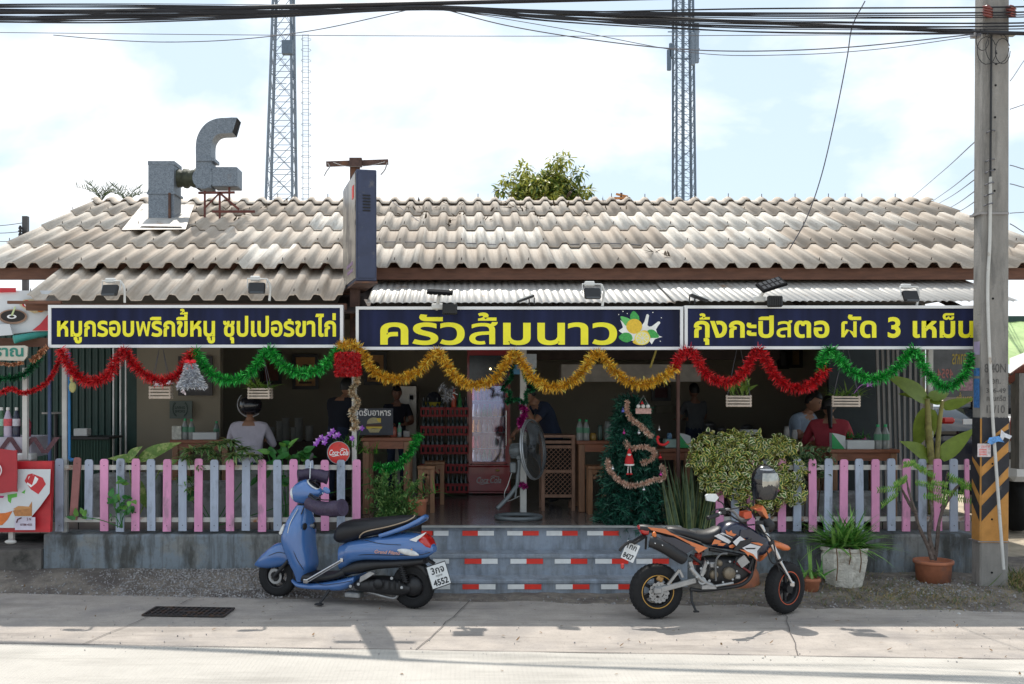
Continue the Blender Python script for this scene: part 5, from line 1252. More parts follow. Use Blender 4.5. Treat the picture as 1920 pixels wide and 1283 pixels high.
b = MB(); b.ball(q(298, 596, -.15), .03, 0, 10, 8, (.7, .8, 1)); b.build('turn_signal', mat('amber_lens', (.62, .16, .03), rough=.15), K, world=False)
b = MB(); b.tube(cat_pts([q(225, 600, 0), q(170, 640, 0), q(110, 650, 0), q(60, 690, 0), q(48, 715, 0)]), .014, 6); b.bar(q(230, 600, 0), q(140, 655, 0), .09, .02); b.tube([q(240, 610, .05), q(235, 700, .06)], .01, 6); b.build('rear_mudguard', M_bplas, K, world=False)
pc = q(124, 718, 0); Rp = Matrix.Rotation(radians(24), 3, 'Y') @ Matrix.Rotation(radians(38), 3, 'Z')
b = MB(); b.box(pc, (.005, .14, .165), 0, Rp, .002); kp = b.build('number_plate', M_plate, K, world=False)
b = MB(); o_ = pc-Rp @ V((.004, 0, 0)); ux, uy = Rp @ V((0, -1, 0)), Rp @ V((0, 0, 1))
put_text(b, '1กก', o_, ux, uy, box=(-.05, .02, .05, .07), off=.02); put_text(b, '8427', o_, ux, uy, box=(-.055, -.07, .055, -.02), off=.03); b.build('lettering', M_ink, kp, world=False)
b = MB(); b.box(q(66, 822, 0), (.03, .03, .05), 0, None, .008); b.build('reflector', M_redl, K, world=False)
b = MB(); b.bar(q(318, 1002, -.10), q(600, 925, -.10), .03, .05, 0, bevel=.006); b.bar(q(318, 1002, .10), q(600, 925, .10), .03, .05, 0); b.bar(q(395, 960, -.1), q(480, 850, -.1), .02, .022); b.bar(q(480, 850, -.1), q(505, 905, -.1), .018, .02); b.box(q(325, 1002, -.11), (.07, .03, .06), 0, None, .01); b.build('swingarm', M_alu, K, world=False)
b = MB(); b.bar(q(640, 895, -.11), q(680, 780, -.11), .028, .03); b.tube(cat_pts([q(560, 830, -.11), q(600, 880, -.12), q(650, 930, -.12), q(720, 965, -.12)]), .022, 8); b.bar(q(640, 975, -.12), q(745, 972, -.12), .04, .035); b.bar(q(560, 790, -.1), q(590, 880, -.11), .035, .03); b.tube([q(745, 968, -.14), q(875, 945, -.17)], .012, 8); b.cyl(q(648, 930, -.13), q(648, 930, -.10), .035, n=12); b.build('foot_bracket', M_alu, K, world=False)
b = MB(); xloft(b, q, [(620, 770, 900, .06), (680, 750, 950, .09), (780, 745, 960, .10), (880, 745, 945, .10), (960, 760, 900, .08), (1010, 790, 860, .05)], p=3.6)
for i in range(6): b.box(q(930+14*i, 800, 0), (.006, .19, .11), 0, Matrix.Rotation(radians(12), 3, 'Y'))
b.build('engine', M_bplas, K, world=False)
M_eng = mat('engine_bronze', (.20, .165, .12), rough=.5, metal=.4, var=.3, scale=18)
b = MB(); b.lathe(q(836, 872, -.09), [(.001, -.05), (.048, -.05), (.056, -.035), (.058, 0)], YA, 20); b.lathe(q(728, 882, -.09), [(.001, -.03), (.035, -.03), (.04, 0)], YA, 16); b.lathe(q(770, 800, -.09), [(.001, -.025), (.025, -.025), (.03, 0)], YA, 14); b.build('engine_cover', M_eng, K, world=False)
b = MB(); b.tube(cat_pts([q(830, 730, -.13), q(785, 735, -.14), q(752, 775, -.145), q(745, 850, -.14), q(748, 930, -.13)]), .009, 6); b.build('hose', mat('grey_hose', (.14, .14, .14), rough=.6), K, world=False)
b = MB(); b.tube(cat_pts([q(1010, 830, -.06), q(1000, 900, -.09), q(930, 960, -.11), q(780, 985, -.11), q(640, 1000, -.10), q(560, 990, -.09)]), .017, 8); b.tube([q(560, 1000, -.1), q(860, 985, -.1)], .008, 6); b.build('exhaust_pipe', M_bplas, K, world=False)
b = MB(); b.tube([q(880, 790, -.11), q(1000, 870, -.10)], .010, 6); b.build('frame_tube', mat('frame_red', (.20, .03, .03)), K, world=False)
b = MB(); b.tube([q(566, 990, -.08), q(572, 1080, -.12), q(602, 1150, -.16)], .011, 7); b.box(q(604, 1154, -.165), (.045, .03, .012)); b.build('kickstand', M_bplas, K, world=False)
b = MB(); pa, pb = q(622, 730, -.03), q(600, 810, -.05); b.cyl(pa, pb, .015, n=8); b.tube([pa.lerp(pb, i/50)+V((cos(i*.9), sin(i*.9), 0))*.03 for i in range(51)], .007, 5); b.build('shock_absorber', mat('spring_red', (.42, .05, .03), rough=.4), K, world=False)
b = MB(); b.box(q(340, 915, -.09), (.06, .03, .05), 0, Matrix.Rotation(.5, 3, 'Y'), .01); b.build('brake_caliper', mat('caliper_gold', (.36, .2, .07), rough=.4, metal=.4), K, world=False)
# front end
for s in (-1, 1):
    w = s*.085
    b = MB(); u0, u1 = q(1062, 500, w*.9), q(1150, 655, w); b.cyl(u0, u1, .021, n=12); u2 = q(1215, 790, w); b.cyl(u1, u2, .026, .024, n=12, m=0); u3 = q(1305, 955, w); b.cyl(u2, u3, .017, .015, n=10)
    b.box(u3, (.045, .03, .05), 0, None, .01); b.build('fork_leg', M_chr if s < 0 else M_alu, K, world=False)
b = MB(); b.cyl(q(1142, 640, -.088), q(1152, 660, -.089), .033, n=12); b.cyl(q(1205, 770, -.086), q(1212, 785, -.087), .03, n=12); b.bar(q(1110, 560, -.1), q(1110, 560, .1), .06, .05); b.bar(q(1070, 505, -.1), q(1070, 505, .1), .06, .035); b.tube(cat_pts([q(1040, 560, -.1), q(1110, 690, -.12), q(1150, 790, -.12), q(1200, 820, -.11), q(1270, 900, -.1)]), .007, 6); b.tube(cat_pts([q(1050, 540, -.08), q(1160, 640, -.11), q(1185, 760, -.12), q(1210, 860, -.12)]), .006, 6); b.build('fork_yoke', M_bplas, K, world=False)
b = MB(); xloft(b, q, [(1058, 742, 790, .03), (1075, 700, 775, .07), (1120, 655, 720, .085), (1165, 634, 688, .09), (1220, 650, 706, .085), (1262, 668, 706, .06), (1284, 684, 698, .02)], p=2.6); b.build('front_fender', M_korg, K, world=False)
b = MB(); xloft(b, q, [(1080, 470, 540, .05), (1110, 460, 575, .08), (1140, 480, 570, .075), (1160, 500, 550, .05)], p=3); b.build('headlight_cowl', M_bplas, K, world=False)
b = MB(); qprism(b, q, [(1038, 408), (1090, 382), (1112, 412), (1132, 470), (1120, 478), (1096, 448), (1085, 425), (1045, 420)], -.06, -.12); b.build('visor_plate', M_korg, K, world=False)
b = MB(); qprism(b, q, [(1040, 412), (1086, 388), (1080, 418), (1048, 422)], -.064, .003); qprism(b, q, [(952, 432), (1006, 424), (1012, 470), (965, 480), (948, 462)], -.05, -.1); b.build('instrument', mat('instrument_red', (.50, .075, .03), rough=.4), K, world=False)
b = MB(); b.tube(cat_pts([q(690, 472, -.30), q(760, 448, -.28), q(800, 420, -.24), q(835, 410, -.18), q(880, 430, -.1), q(930, 490, -.03), q(985, 480, .04), q(1000, 440, .12), q(985, 420, .25), q(960, 430, .36)]), .0125, 8); b.build('handlebar', M_alu, K, world=False)
b = MB(); b.tube([q(686, 474, -.31), q(765, 447, -.278)], .019, 10); b.tube([q(985, 421, .26), q(960, 430, .37)], .019, 10); b.box(q(795, 425, -.25), (.06, .05, .06), 0, None, .012); b.tube(cat_pts([q(800, 415, -.27), q(760, 408, -.30), q(715, 432, -.33)]), .006, 6); b.tube(cat_pts([q(800, 420, -.24), q(900, 400, -.1), q(980, 395, 0), q(1040, 480, 0)]), .006, 6); b.tube(cat_pts([q(830, 430, -.2), q(880, 470, -.12), q(960, 520, -.05), q(1030, 520, -.05)]), .007, 6); b.build('grip', M_bplas, K, world=False)
b = MB(); qprism(b, q, [(674, 308), (690, 298), (750, 298), (769, 324), (742, 356), (682, 346)], -.25, .025, 0, 0); m_ = b.build('mirror', mat('mirror_white', (.68, .71, .72), rough=.2), K, world=False)
b = MB(); b.tube(cat_pts([q(765, 345, -.24), q(800, 370, -.24), q(812, 412, -.24)]), .006, 6); b.build('stem', M_bplas, m_, world=False)
b = MB(); b.tube(cat_pts([q(1028, 470, .05), q(1022, 400, .06), q(1024, 330, .07), q(1060, 250, .08)]), .008, 6); b.ball(q(1070, 230, .08), .05, 0, 12, 8, (1, .3, .7)); b.build('mirror', M_bplas, K, world=False)
b = MB()
for i in range(7): b.box(q(905+8*i, 800-6*i, -.08), (.012, .10, .085), 0, Matrix.Rotation(radians(-38), 3, 'Y'))
b.build('cooling_fins', M_alu, K, world=False)
b = MB()
for (x, y, r) in ((690, 800, .012), (640, 840, .012), (800, 940, .010), (870, 920, .010), (700, 930, .012), (900, 860, .009), (760, 830, .009), (850, 790, .010), (610, 900, .012), (570, 840, .010)): b.cyl(q(x, y, -.105), q(x, y, -.14), r, n=8)
b.box(q(720, 815, -.11), (.06, .03, .05), 0, None, .01); b.box(q(655, 860, -.11), (.05, .03, .06), 0, Matrix.Rotation(.4, 3, 'Y'), .01); b.box(q(905, 900, -.10), (.05, .03, .04), 0, None, .008); b.build('engine_fitting', M_alu, K, world=False)
b = MB()
for (p0, p1) in (((700, 700), (1020, 760)), ((560, 745), (640, 800)), ((1040, 700), (985, 860))): b.tube([q(*p0, -.09), q(*p1, -.09)], .016, 8)
b.tube(cat_pts([q(660, 760, -.12), q(700, 820, -.13), q(690, 900, -.13)]), .006, 6); b.tube(cat_pts([q(940, 740, -.12), q(900, 780, -.13), q(880, 830, -.13)]), .007, 6); b.build('frame_bar', M_bplas, K, world=False)
b = MB(); b.bar(q(560, 560, -.107), q(600, 572, -.107), .004, .012); b.tube(cat_pts([q(430, 590, -.10), q(520, 612, -.112), q(640, 650, -.113)]), .003, 5); b.build('seat_seam', M_grey, K, world=False)
# helmet hung on the mirror
hc = q(1102, 205, .02); hw_ = K.matrix_basis @ hc
Hm = thing('helmet', 'black full face helmet with a clear scratched visor hung on the motorcycle mirror', 'helmet', hw_, rz)
b = MB()
def hel(ph, th, r): return V((r*cos(ph)*cos(th)*1.0, r*cos(ph)*sin(th)*.9, r*sin(ph)*1.15))
HR = .122
b.ball((0, 0, .015), HR, 0, 22, 14, (1.0, .92, 1.12))
b.lathe((0, 0, -.10), [(.095, -.06), (.11, -.03), (.118, .03), (.12, .08)], ZA, 22, 0, True); b.build('shell', mat('helmet_black', (.01, .011, .015), rough=.18, coat=.7), Hm, world=False)
b = MB(); n1, n2 = 14, 10; vs = []; fs = []
for i in range(n2+1):
    for j in range(n1+1):
        ph = -.70+1.25*i/n2; th = -pi/2-1.0+2.0*j/n1+.45
        if i < 4: th = -pi/2+.45+(-1.0+2.0*j/n1)*(.72+.07*i)
        p = hel(ph, th, HR*1.10); vs.append(p+V((0, 0, .0)))
for i in range(n2):
    for j in range(n1): a = i*(n1+1)+j; fs.append((a, a+1, a+n1+2, a+n1+1))
b.add(vs, fs, 0, True); b.build('visor', mat('visor_mirror', (.40, .39, .35), rough=.16, metal=.65, var=.35, scale=7), Hm, world=False)
b = MB(); b.ball((0, -.01, .10), .085, 0, 18, 8, (1.0, .9, .42)); b.build('crown_patch', mat('helmet_silver', (.45, .45, .46), rough=.25, metal=.5, var=.2), Hm, world=False)
# ------------------------------------------------------------------ tinsel
R4 = random.Random(41)
def tin(name, col, rough=.32): return mat(name, col, rough=rough, metal=.38, var=.35, scale=40)
T_RED = [tin('tinsel_red', (.62, .010, .018)), tin('tinsel_red_deep', (.30, .004, .008)), tin('tinsel_red_light', (.85, .05, .05))]
T_GRN = [tin('tinsel_green', (.015, .36, .045)), tin('tinsel_green_deep', (.006, .14, .022)), tin('tinsel_green_light', (.10, .70, .12))]
T_DGR = [tin('tinsel_dark_green', (.008, .10, .04)), tin('tinsel_dark_green_deep', (.004, .04, .018)), tin('tinsel_dark_green_light', (.02, .24, .08))]
T_GLD = [tin('tinsel_gold', (.78, .42, .03)), tin('tinsel_gold_deep', (.42, .19, .01)), tin('tinsel_gold_light', (.95, .66, .12))]
T_SIL = [tin('tinsel_silver', (.55, .56, .60)), tin('tinsel_silver_deep', (.26, .27, .30)), tin('tinsel_silver_light', (.85, .85, .88))]
T_CHM = [tin('tinsel_champagne', (.70, .56, .38)), tin('tinsel_champagne_deep', (.34, .22, .12)), tin('tinsel_champagne_light', (.80, .72, .58))]
T_PNK = [tin('tinsel_blush', (.80, .52, .40)), tin('tinsel_blush_deep', (.55, .33, .24)), tin('tinsel_blush_light', (.82, .62, .50))]
T_MAG = [tin('tinsel_magenta', (.42, .01, .20)), tin('tinsel_magenta_deep', (.20, .004, .10)), tin('tinsel_magenta_light', (.70, .08, .38))]
T_CUP = [tin('tinsel_copper', (.48, .20, .10)), tin('tinsel_copper_deep', (.22, .08, .03)), tin('tinsel_copper_light', (.75, .42, .25))]
def needle(mb, p, d, L, w, m):
    s_ = d.cross(rv(R4)); s_ = s_.normalized()*w*.5 if s_.length > 1e-4 else XA*w*.5
    bend = rv(R4)*L*.16; q = p+d*L*.55+bend; e_ = p+d*L+bend*1.6-ZA*L*.08
    mb.add([p-s_, p+s_, q+s_, q-s_, e_+s_*.35, e_-s_*.35], [(0, 1, 2, 3), (3, 2, 4, 5)], m)
def tinsel(mb, pts, R, dens=1500, w=.007):
    c = cat_pts(pts, 10)
    for a, b in zip(c[:-1], c[1:]):
        L_ = (b-a).length; ax = (b-a).normalized()
        for k in range(max(1, int(L_*dens+R4.random()))):
            p = a.lerp(b, R4.random()); d = rv(R4); d = (d-ax*d.dot(ax)*.6).normalized()
            needle(mb, p, d, R*R4.uniform(.75, 1.15), w*R4.uniform(.7, 1.4), R4.choices((0, 1, 2), (5, 3, 2))[0])
def garland(px, R, mats, label, Y=10.52, dens=1500, group='tinsel garlands', w=.007, name='tinsel_garland'):
    b = MB(); pts = [P(p[0], p[1], p[2] if len(p) > 2 else Y) for p in px]; tinsel(b, pts, R, dens, w)
    b.tube(cat_pts(pts, 6), R*.12, 5, 1); o = b.build(name, mats); return tag(o, label, 'garland', group)
garland([(113, 655), (122, 672), (140, 700), (170, 716), (202, 704), (222, 672), (233, 656), (246, 676), (270, 702), (300, 714), (335, 702), (352, 676), (363, 656)], .070, T_RED, 'thick red tinsel garland in two swags under the left sign')
garland([(367, 655), (378, 680), (400, 704), (435, 713), (470, 698), (490, 672), (505, 656), (522, 678), (545, 694), (572, 700), (600, 692), (622, 672), (634, 655)], .070, T_GRN, 'bright green tinsel garland in two swags under the end of the left sign')
garland([(634, 652), (652, 644), (672, 652), (685, 672), (705, 700), (745, 711), (785, 696), (805, 674), (822, 660), (838, 684), (860, 712), (893, 723), (930, 708), (950, 680), (966, 662), (984, 688), (1008, 716), (1045, 726), (1085, 706), (1104, 678), (1120, 662), (1140, 680), (1165, 708), (1200, 721), (1240, 710), (1268, 690)], .068, T_GLD, 'long gold tinsel garland in four swags under the middle sign')
garland([(1264, 692), (1276, 668), (1290, 656), (1304, 668), (1318, 694), (1345, 714), (1380, 712), (1402, 688), (1415, 664), (1424, 656), (1436, 674), (1455, 706), (1485, 727), (1520, 722), (1548, 692)], .067, T_RED, 'thick red tinsel garland behind a hanging basket under the right sign')
garland([(1540, 694), (1544, 668), (1556, 656), (1575, 674), (1600, 698), (1640, 711), (1675, 696), (1700, 668), (1714, 656), (1728, 680), (1745, 708), (1772, 726), (1802, 712), (1818, 684), (1824, 662)], .068, T_GRN, 'bright green tinsel garland ending at the utility pole')
garland([(-20, 745), (6, 735), (22, 728), (40, 737), (60, 733), (85, 720), (100, 700), (110, 676), (116, 660)], .032, T_RED, 'thin red garland at far left crossing the drink stall posts', 10.7, 1700)
b = MB()
garland([(-20, 712), (20, 709), (45, 702), (64, 684), (80, 660)], .05, T_DGR, 'dark green garland drooping over the drink stall at far left', 10.8, 1500)
garland([(58, 678), (68, 670), (78, 660), (88, 650)], .035, T_CUP, 'short copper garland against the left end of the left sign', 10.6, 1500)
garland([(700, 872, 11.3), (722, 878, 11.3), (748, 872, 11.3), (766, 852, 11.35), (780, 828, 11.4), (786, 812, 11.4)], .062, T_GRN, 'green garland looped low below the wooden counter beside the steps', 11.3)
garland([(664, 690, 11.05), (670, 715, 11.05), (658, 735, 11.05), (671, 755, 11.05), (659, 775, 11.05), (669, 795, 11.05), (662, 806, 11.05)], .042, T_CHM, 'pale gold foil garland wound round the white post by the red box', 11.05, 1400, w=.014)
garland([(978, 758, 11.82), (985, 775, 11.8), (976, 790, 11.82), (984, 806, 11.8)], .05, T_MAG, 'magenta foil garland wound round the post behind the standing fan', 11.8, 1500, w=.012)
garland([(976, 908, 11.82), (986, 914, 11.8)], .045, T_MAG, 'small magenta foil tuft low on the post behind the fan', 11.8, 1500, w=.012)
# star, gift box, bell
garland([(968, 676, 11.3), (981, 693, 11.3), (987, 713, 11.3), (1005, 728, 11.3), (987, 736, 11.3), (985, 756, 11.3), (968, 748, 11.3), (950, 756, 11.3), (957, 736, 11.3), (941, 729, 11.3), (957, 712, 11.3), (960, 692, 11.3), (968, 676, 11.3)], .030, T_DGR, 'green tinsel star outline hanging in the doorway in front of the fridge', 11.3, 1800, name='tinsel_star', group=None)
b = MB(); c = P(653, 683, 10.5); s_ = .12
b.box(c, (.22, .16, .20), 1)
for i in range(2600):
    f = R4.choice(((0, -1, 0), (1, 0, 0), (-1, 0, 0), (0, 0, 1), (0, 0, -1), (0, -1, 0))); n_ = V(f); p = c+V((R4.uniform(-1, 1)*.115, R4.uniform(-1, 1)*.085, R4.uniform(-1, 1)*.105))
    if f[0]: p.x = c.x+f[0]*.11
    if f[1]: p.y = c.y+f[1]*.08
    if f[2]: p.z = c.z+f[2]*.10
    needle(b, p, (n_*.6+rv(R4)*.7).normalized(), .03, .006, R4.choices((0, 1, 2), (5, 4, 1))[0])
tag(b.build('tinsel_gift_box', T_RED), 'square red tinsel gift box on top of the white post between the signs', 'decoration')
t = thing('tinsel_bell', 'silver tinsel bell with a red bow hanging from the red garland', 'decoration', P(360, 725, 10.45))
b = MB(); a0 = P(358, 678, 10.45)
for i in range(2200):
    u = R4.random()**.6; a = R4.uniform(0, 2*pi); r = .03+.095*u**1.5; p = a0+V((r*cos(a)+.01*u, r*sin(a)*.8, -.26*u)); d = (V((cos(a), sin(a), -.5))+rv(R4)*.8).normalized(); needle(b, p, d, .038, .007, R4.choices((0, 1, 2), (5, 2, 3))[0])
b.lathe(a0-ZA*.26, [(.115, 0), (.07, .08), (.04, .2), (.01, .26)], ZA, 16, 1); b.build('bell', T_SIL, t)
b = MB()
for s_ in (-1, 1): b.ball(a0+V((s_*.03, -.03, .0)), .03, 0, 10, 8, (1.1, .5, .7)); b.bar(a0+V((0, -.03, 0)), a0+V((s_*.03, -.03, -.08)), .02, .006)
b.build('bow', T_RED[0], t)
for i, (px, py) in enumerate(((336, 723), (345, 735), (296, 722), (318, 718))):
    b = MB(); c = P(px, py, 10.5)
    for k in range(6): b.leaf(c, rv(R4), rv(R4), .045, .03, .3, 0, 2)
    tag(b.build('white_blossom', mat('blossom_white', (.7, .62, .66), rough=.6)), 'small white and pink blossom under the red garland beside the silver bell', 'flower', 'white blossoms by the bell')
garland([(826, 722, 12.4), (836, 735, 12.4), (834, 752, 12.4), (846, 742, 12.4), (850, 726, 12.4)], .06, T_SIL, 'dark silver tinsel tuft hanging over the drink crates', 12.4, 400)

# ------------------------------------------------------------------ hanging baskets
M_slat = mat('basket_wood', (.50, .42, .35), rough=.7, var=.2, scale=10)
M_gl1 = leafmat('orchid_leaf', (.10, .20, .025)); M_gl2 = leafmat('orchid_leaf_pale', (.20, .30, .06)); M_root = mat('orchid_root', (.28, .26, .2), rough=.9)
def basket(px, py0, py1, w, rz, label, style, Y=10.85):
    h = (py1-py0)/FPX*Y; t = thing('hanging_basket', label, 'hanging basket', P(px, py1, Y), rz, 'hanging orchid baskets'); d = w*.62
    b = MB(); n = 4
    for i in range(n):
        z = h*(i+.5)/n
        for s in (-1, 1): b.box((0, s*d/2, z), (w, .012, h/n*.62)); b.box((s*w/2, 0, z+.002), (.012, d, h/n*.62))
    for sx in (-1, 1):
        for sy in (-1, 1): b.box((sx*(w/2-.006), sy*(d/2-.006), h/2), (.014, .014, h))
    b.box((0, 0, .006), (w*.9, d*.9, .01)); b.build('slats', M_slat, t, world=False)
    b = MB(); top = P(px, 655, Y).z-P(px, py1, Y).z
    for sx in (-1, 1):
        for sy in (-1, 1): b.tube([(sx*w/2, sy*d/2, h*.5), (sx*.02, 0, top)], .003, 4)
    b.build('wire', M_cab3, t, world=False)
    b = MB()
    if style == 'cane':
        for k in range(13):
            a = R4.uniform(0, 2*pi); p0 = V((R4.uniform(-.4, .4)*w, R4.uniform(-.4, .4)*d, h*.8)); d0 = V((cos(a)*.5, sin(a)*.4, 1)).normalized(); L_ = R4.uniform(.06, .16)
            b.tube([p0, p0+d0*L_], .008, 5, 1)
            for q in range(2): b.leaf(p0+d0*L_*R4.uniform(.6, 1), (d0+V((cos(a+q*3), sin(a+q*3), .2))*.7), ZA+rv(R4)*.4, R4.uniform(.12, .20), .05, .5, R4.choice((0, 1)), 4)
    elif style == 'grass':
        for k in range(70):
            a = R4.uniform(0, 2*pi); p0 = V((R4.uniform(-.45, .45)*w, R4.uniform(-.45, .45)*d, h*.8)); b.leaf(p0, V((cos(a)*.8, sin(a)*.6, R4.uniform(.3, 1.2))), ZA+rv(R4)*.5, R4.uniform(.12, .26), .018, R4.uniform(.2, 1.1), R4.choice((0, 1, 0)), 3)
    else:
        for k in range(26):
            a = R4.uniform(0, 2*pi); p0 = V((R4.uniform(-.45, .45)*w, R4.uniform(-.45, .45)*d, h)); b.leaf(p0, V((cos(a), sin(a), .8)), ZA, .07, .03, .5, 0, 3)
    b.build('plant', [M_gl1, M_gl2], t, world=False)
    return t
B1 = basket(302, 724, 748, .215, radians(4), 'wooden basket of white blossoms hanging under the red garland at left', 'low')
b = MB()
for k in range(7):
    c = V((R4.uniform(-.1, .1), -.08, .15+R4.uniform(0, .03)))
    for q in range(5): b.leaf(c, rv(R4), rv(R4), .03, .025, .3, 0, 2)
b.build('blossom', mat('blossom_white', (.7, .62, .66)), B1, world=False)
basket(488, 727, 748, .225, radians(-4), 'wooden basket of thin leaves hanging above the helmeted diner', 'grass')
basket(1385, 741, 763, .25, radians(-14), 'wooden basket with broad orchid leaves hanging against the right red garland', 'cane')
B4 = basket(1586, 742, 763, .27, radians(-18), 'wooden basket with shaggy leaves and one purple flower under the right green garland', 'grass')
b = MB(); c = V((.23, -.06, .24))
for q in range(7): b.leaf(c, rv(R4), rv(R4), .045, .035, .3, 0, 2)
b.tube(cat_pts([(.05, 0, .1), (.14, -.03, .22), (.22, -.06, .24)]), .004, 4, 0); b.build('flower', mat('orchid_purple', (.45, .18, .55), rough=.5), B4, world=False)

# ------------------------------------------------------------------ Christmas tree
XY = 11.35
CTc = P(1184, 985, XY); CT = thing('christmas_tree', 'dark green artificial Christmas tree with blush tinsel standing at the right of the doorway', 'christmas tree', CTc)
NDL = [leafmat('pine_needle', (.012, .085, .055), tr=.1), leafmat('pine_needle_dark', (.006, .045, .032), tr=.1), leafmat('pine_needle_tip', (.03, .15, .09), tr=.1)]
b = MB(); b.cyl(CTc, CTc+ZA*1.45, .02, n=8); b.build('trunk', M_bark, CT)
b = MB(); H_ = (985-738)/FPX*XY
def tr_r(u):    # radius by height fraction
    return .42*(1-u/.30*.22) if u < .30 else .33*(1-((u-.30)/.72)**1.6*.58)
u = 0.02
while u < 1.0:
    nbr = int(12+20*tr_r(u)/.4)
    for k in range(nbr):
        a = R4.uniform(0, 2*pi); r = tr_r(u)*R4.uniform(.8, 1.08); p0 = CTc+ZA*(u*H_); d = V((cos(a), sin(a), R4.uniform(-.35, .15))).normalized()
        e_ = p0+d*r; n_ = int(16+60*r)
        for q in range(n_):
            tt = R4.uniform(.25, 1.02); p = p0.lerp(e_, tt)-ZA*.05*tt*tt
            needle(b, p, (d*.8+rv(R4)*.9).normalized(), R4.uniform(.05, .075), .009, 2 if tt > .85 and R4.random() < .4 else R4.choice((0, 0, 1)))
    u += .034
b.build('branches', NDL, CT)
garland([(1176, 752, 11.15), (1176, 772, 11.12), (1186, 788, 11.1), (1200, 797, 11.08), (1214, 812, 11.1), (1222, 818, 11.2)], .034, T_PNK, 'blush tinsel strand slanting across the top of the Christmas tree', 11.1, 1500, 'tinsel strands on the Christmas tree')
garland([(1172, 828, 11.2), (1182, 840, 11.08), (1205, 838, 11.05), (1222, 842, 11.06), (1228, 852, 11.08), (1216, 864, 11.06), (1202, 868, 11.08)], .034, T_PNK, 'blush tinsel strand bent in a loop halfway up the Christmas tree', 11.1, 1500, 'tinsel strands on the Christmas tree')
garland([(1139, 862, 11.15), (1142, 880, 11.08), (1158, 898, 11.0), (1180, 910, 10.98), (1205, 907, 10.98), (1225, 900, 11.0), (1244, 896, 11.05), (1246, 880, 11.12), (1238, 874, 11.1)], .034, T_PNK, 'blush tinsel strand hanging in a wide swag low on the Christmas tree', 11.1, 1500, 'tinsel strands on the Christmas tree')
M_red = mat('felt_red', (.50, .015, .018), rough=.8); M_felt = mat('felt_white', (.68, .66, .62), rough=.9)
for px, py, r, m_, lab in ((1207, 918, .018, 'bauble_silver', 'silver bauble hanging lowest on the Christmas tree'), (1149, 879, .016, 'bauble_silver', 'silver bauble at the left edge of the Christmas tree'), (1198, 812, .018, 'bauble_silver', 'silver bauble below the top strand of the Christmas tree'), (1168, 771, .020, 'bauble_blue', 'blue bauble high on the left of the Christmas tree'), (1238, 858, .022, 'bauble_red', 'red bauble at the right edge of the Christmas tree'), (1236, 806, .013, 'bauble_silver', 'tiny silver bauble high on the right of the Christmas tree'), (1170, 812, .016, 'bauble_pink', 'pink bauble on the left of the Christmas tree'), (1239, 890, .018, 'bauble_pink', 'pink bauble below the red one on the Christmas tree')):
    c_ = {'bauble_silver': (.7, .7, .72), 'bauble_blue': (.12, .14, .5), 'bauble_red': (.5, .02, .03), 'bauble_pink': (.55, .05, .3)}[m_]
    b = MB(); c = P(px, py, 11.0); b.ball(c, r, 0, 12, 8); b.cyl(c+ZA*r*.9, c+ZA*(r+.008), .005, n=6); b.tube([c+ZA*r, c+ZA*(r+.03)], .0015, 4); tag(b.build('bauble', mat(m_, c_, rough=.12, metal=.7)), lab, 'bauble', 'baubles on the Christmas tree')
t = thing('felt_doll', 'red felt doll with white trim and dangling legs on the Christmas tree', 'ornament', P(1180, 878, 11.0))
b = MB(); b.lathe(P(1180, 872, 11.0), [(.05, 0), (.047, .05), (.03, .11)], ZA, 12, 0, True, True); b.lathe(P(1180, 851, 11.0), [(.026, 0), (.018, .035), (.003, .06)], ZA, 10); 
for s_ in (-1, 1): b.ball(P(1180+s_*3, 889, 11.0), .018, 0, 8, 6, (1, 1.2, .6))
b.build('coat', M_red, t)
b = MB(); b.ball(P(1180, 854, 10.99), .024, 0, 10, 8); b.lathe(P(1180, 873, 11.0), [(.053, 0), (.054, .018)], ZA, 12); b.build('face', M_felt, t)
b = MB()
for s_ in (-1, 1): b.tube([P(1180+s_*2, 873, 11.0), P(1180+s_*3, 888, 11.0)], .007, 6)
b.build('leg', mat('stripe_sock', (.55, .5, .48)), t)
t = thing('wooden_plaque', 'little wooden plaque with three white felt heads near the top of the Christmas tree', 'ornament', P(1206, 776, 11.05))
b = MB(); pbox(b, 1192, 766, 1221, 776, 11.05, .015); b.build('board', mat('plaque_pink', (.5, .3, .26), var=.3, scale=40), t)
b = MB()
for px in (1197, 1206, 1215): b.ball(P(px, 762, 11.04), .022, 0, 10, 8)
b.build('heads', M_felt, t)
b = MB(); b.lathe(P(1204, 758, 11.04), [(.02, 0), (.003, .035)], ZA, 8); b.build('red_hat', M_red, t)
b = MB(); b.tube([P(1194, 765, 11.05), P(1206, 742, 11.08), P(1219, 765, 11.05)], .002, 4); b.build('string', M_pvc, t)
b = MB(); b.tube(cat_pts([P(1232, 822, 11.05), P(1236, 832, 11.02), P(1246, 834, 11.0), P(1254, 828, 11.0)]), .014, 7, 0); b.ball(P(1234, 820, 11.05), .018, 0, 8, 6); tag(b.build('felt_stocking', M_red), 'red felt stocking at the right side of the Christmas tree', 'ornament')

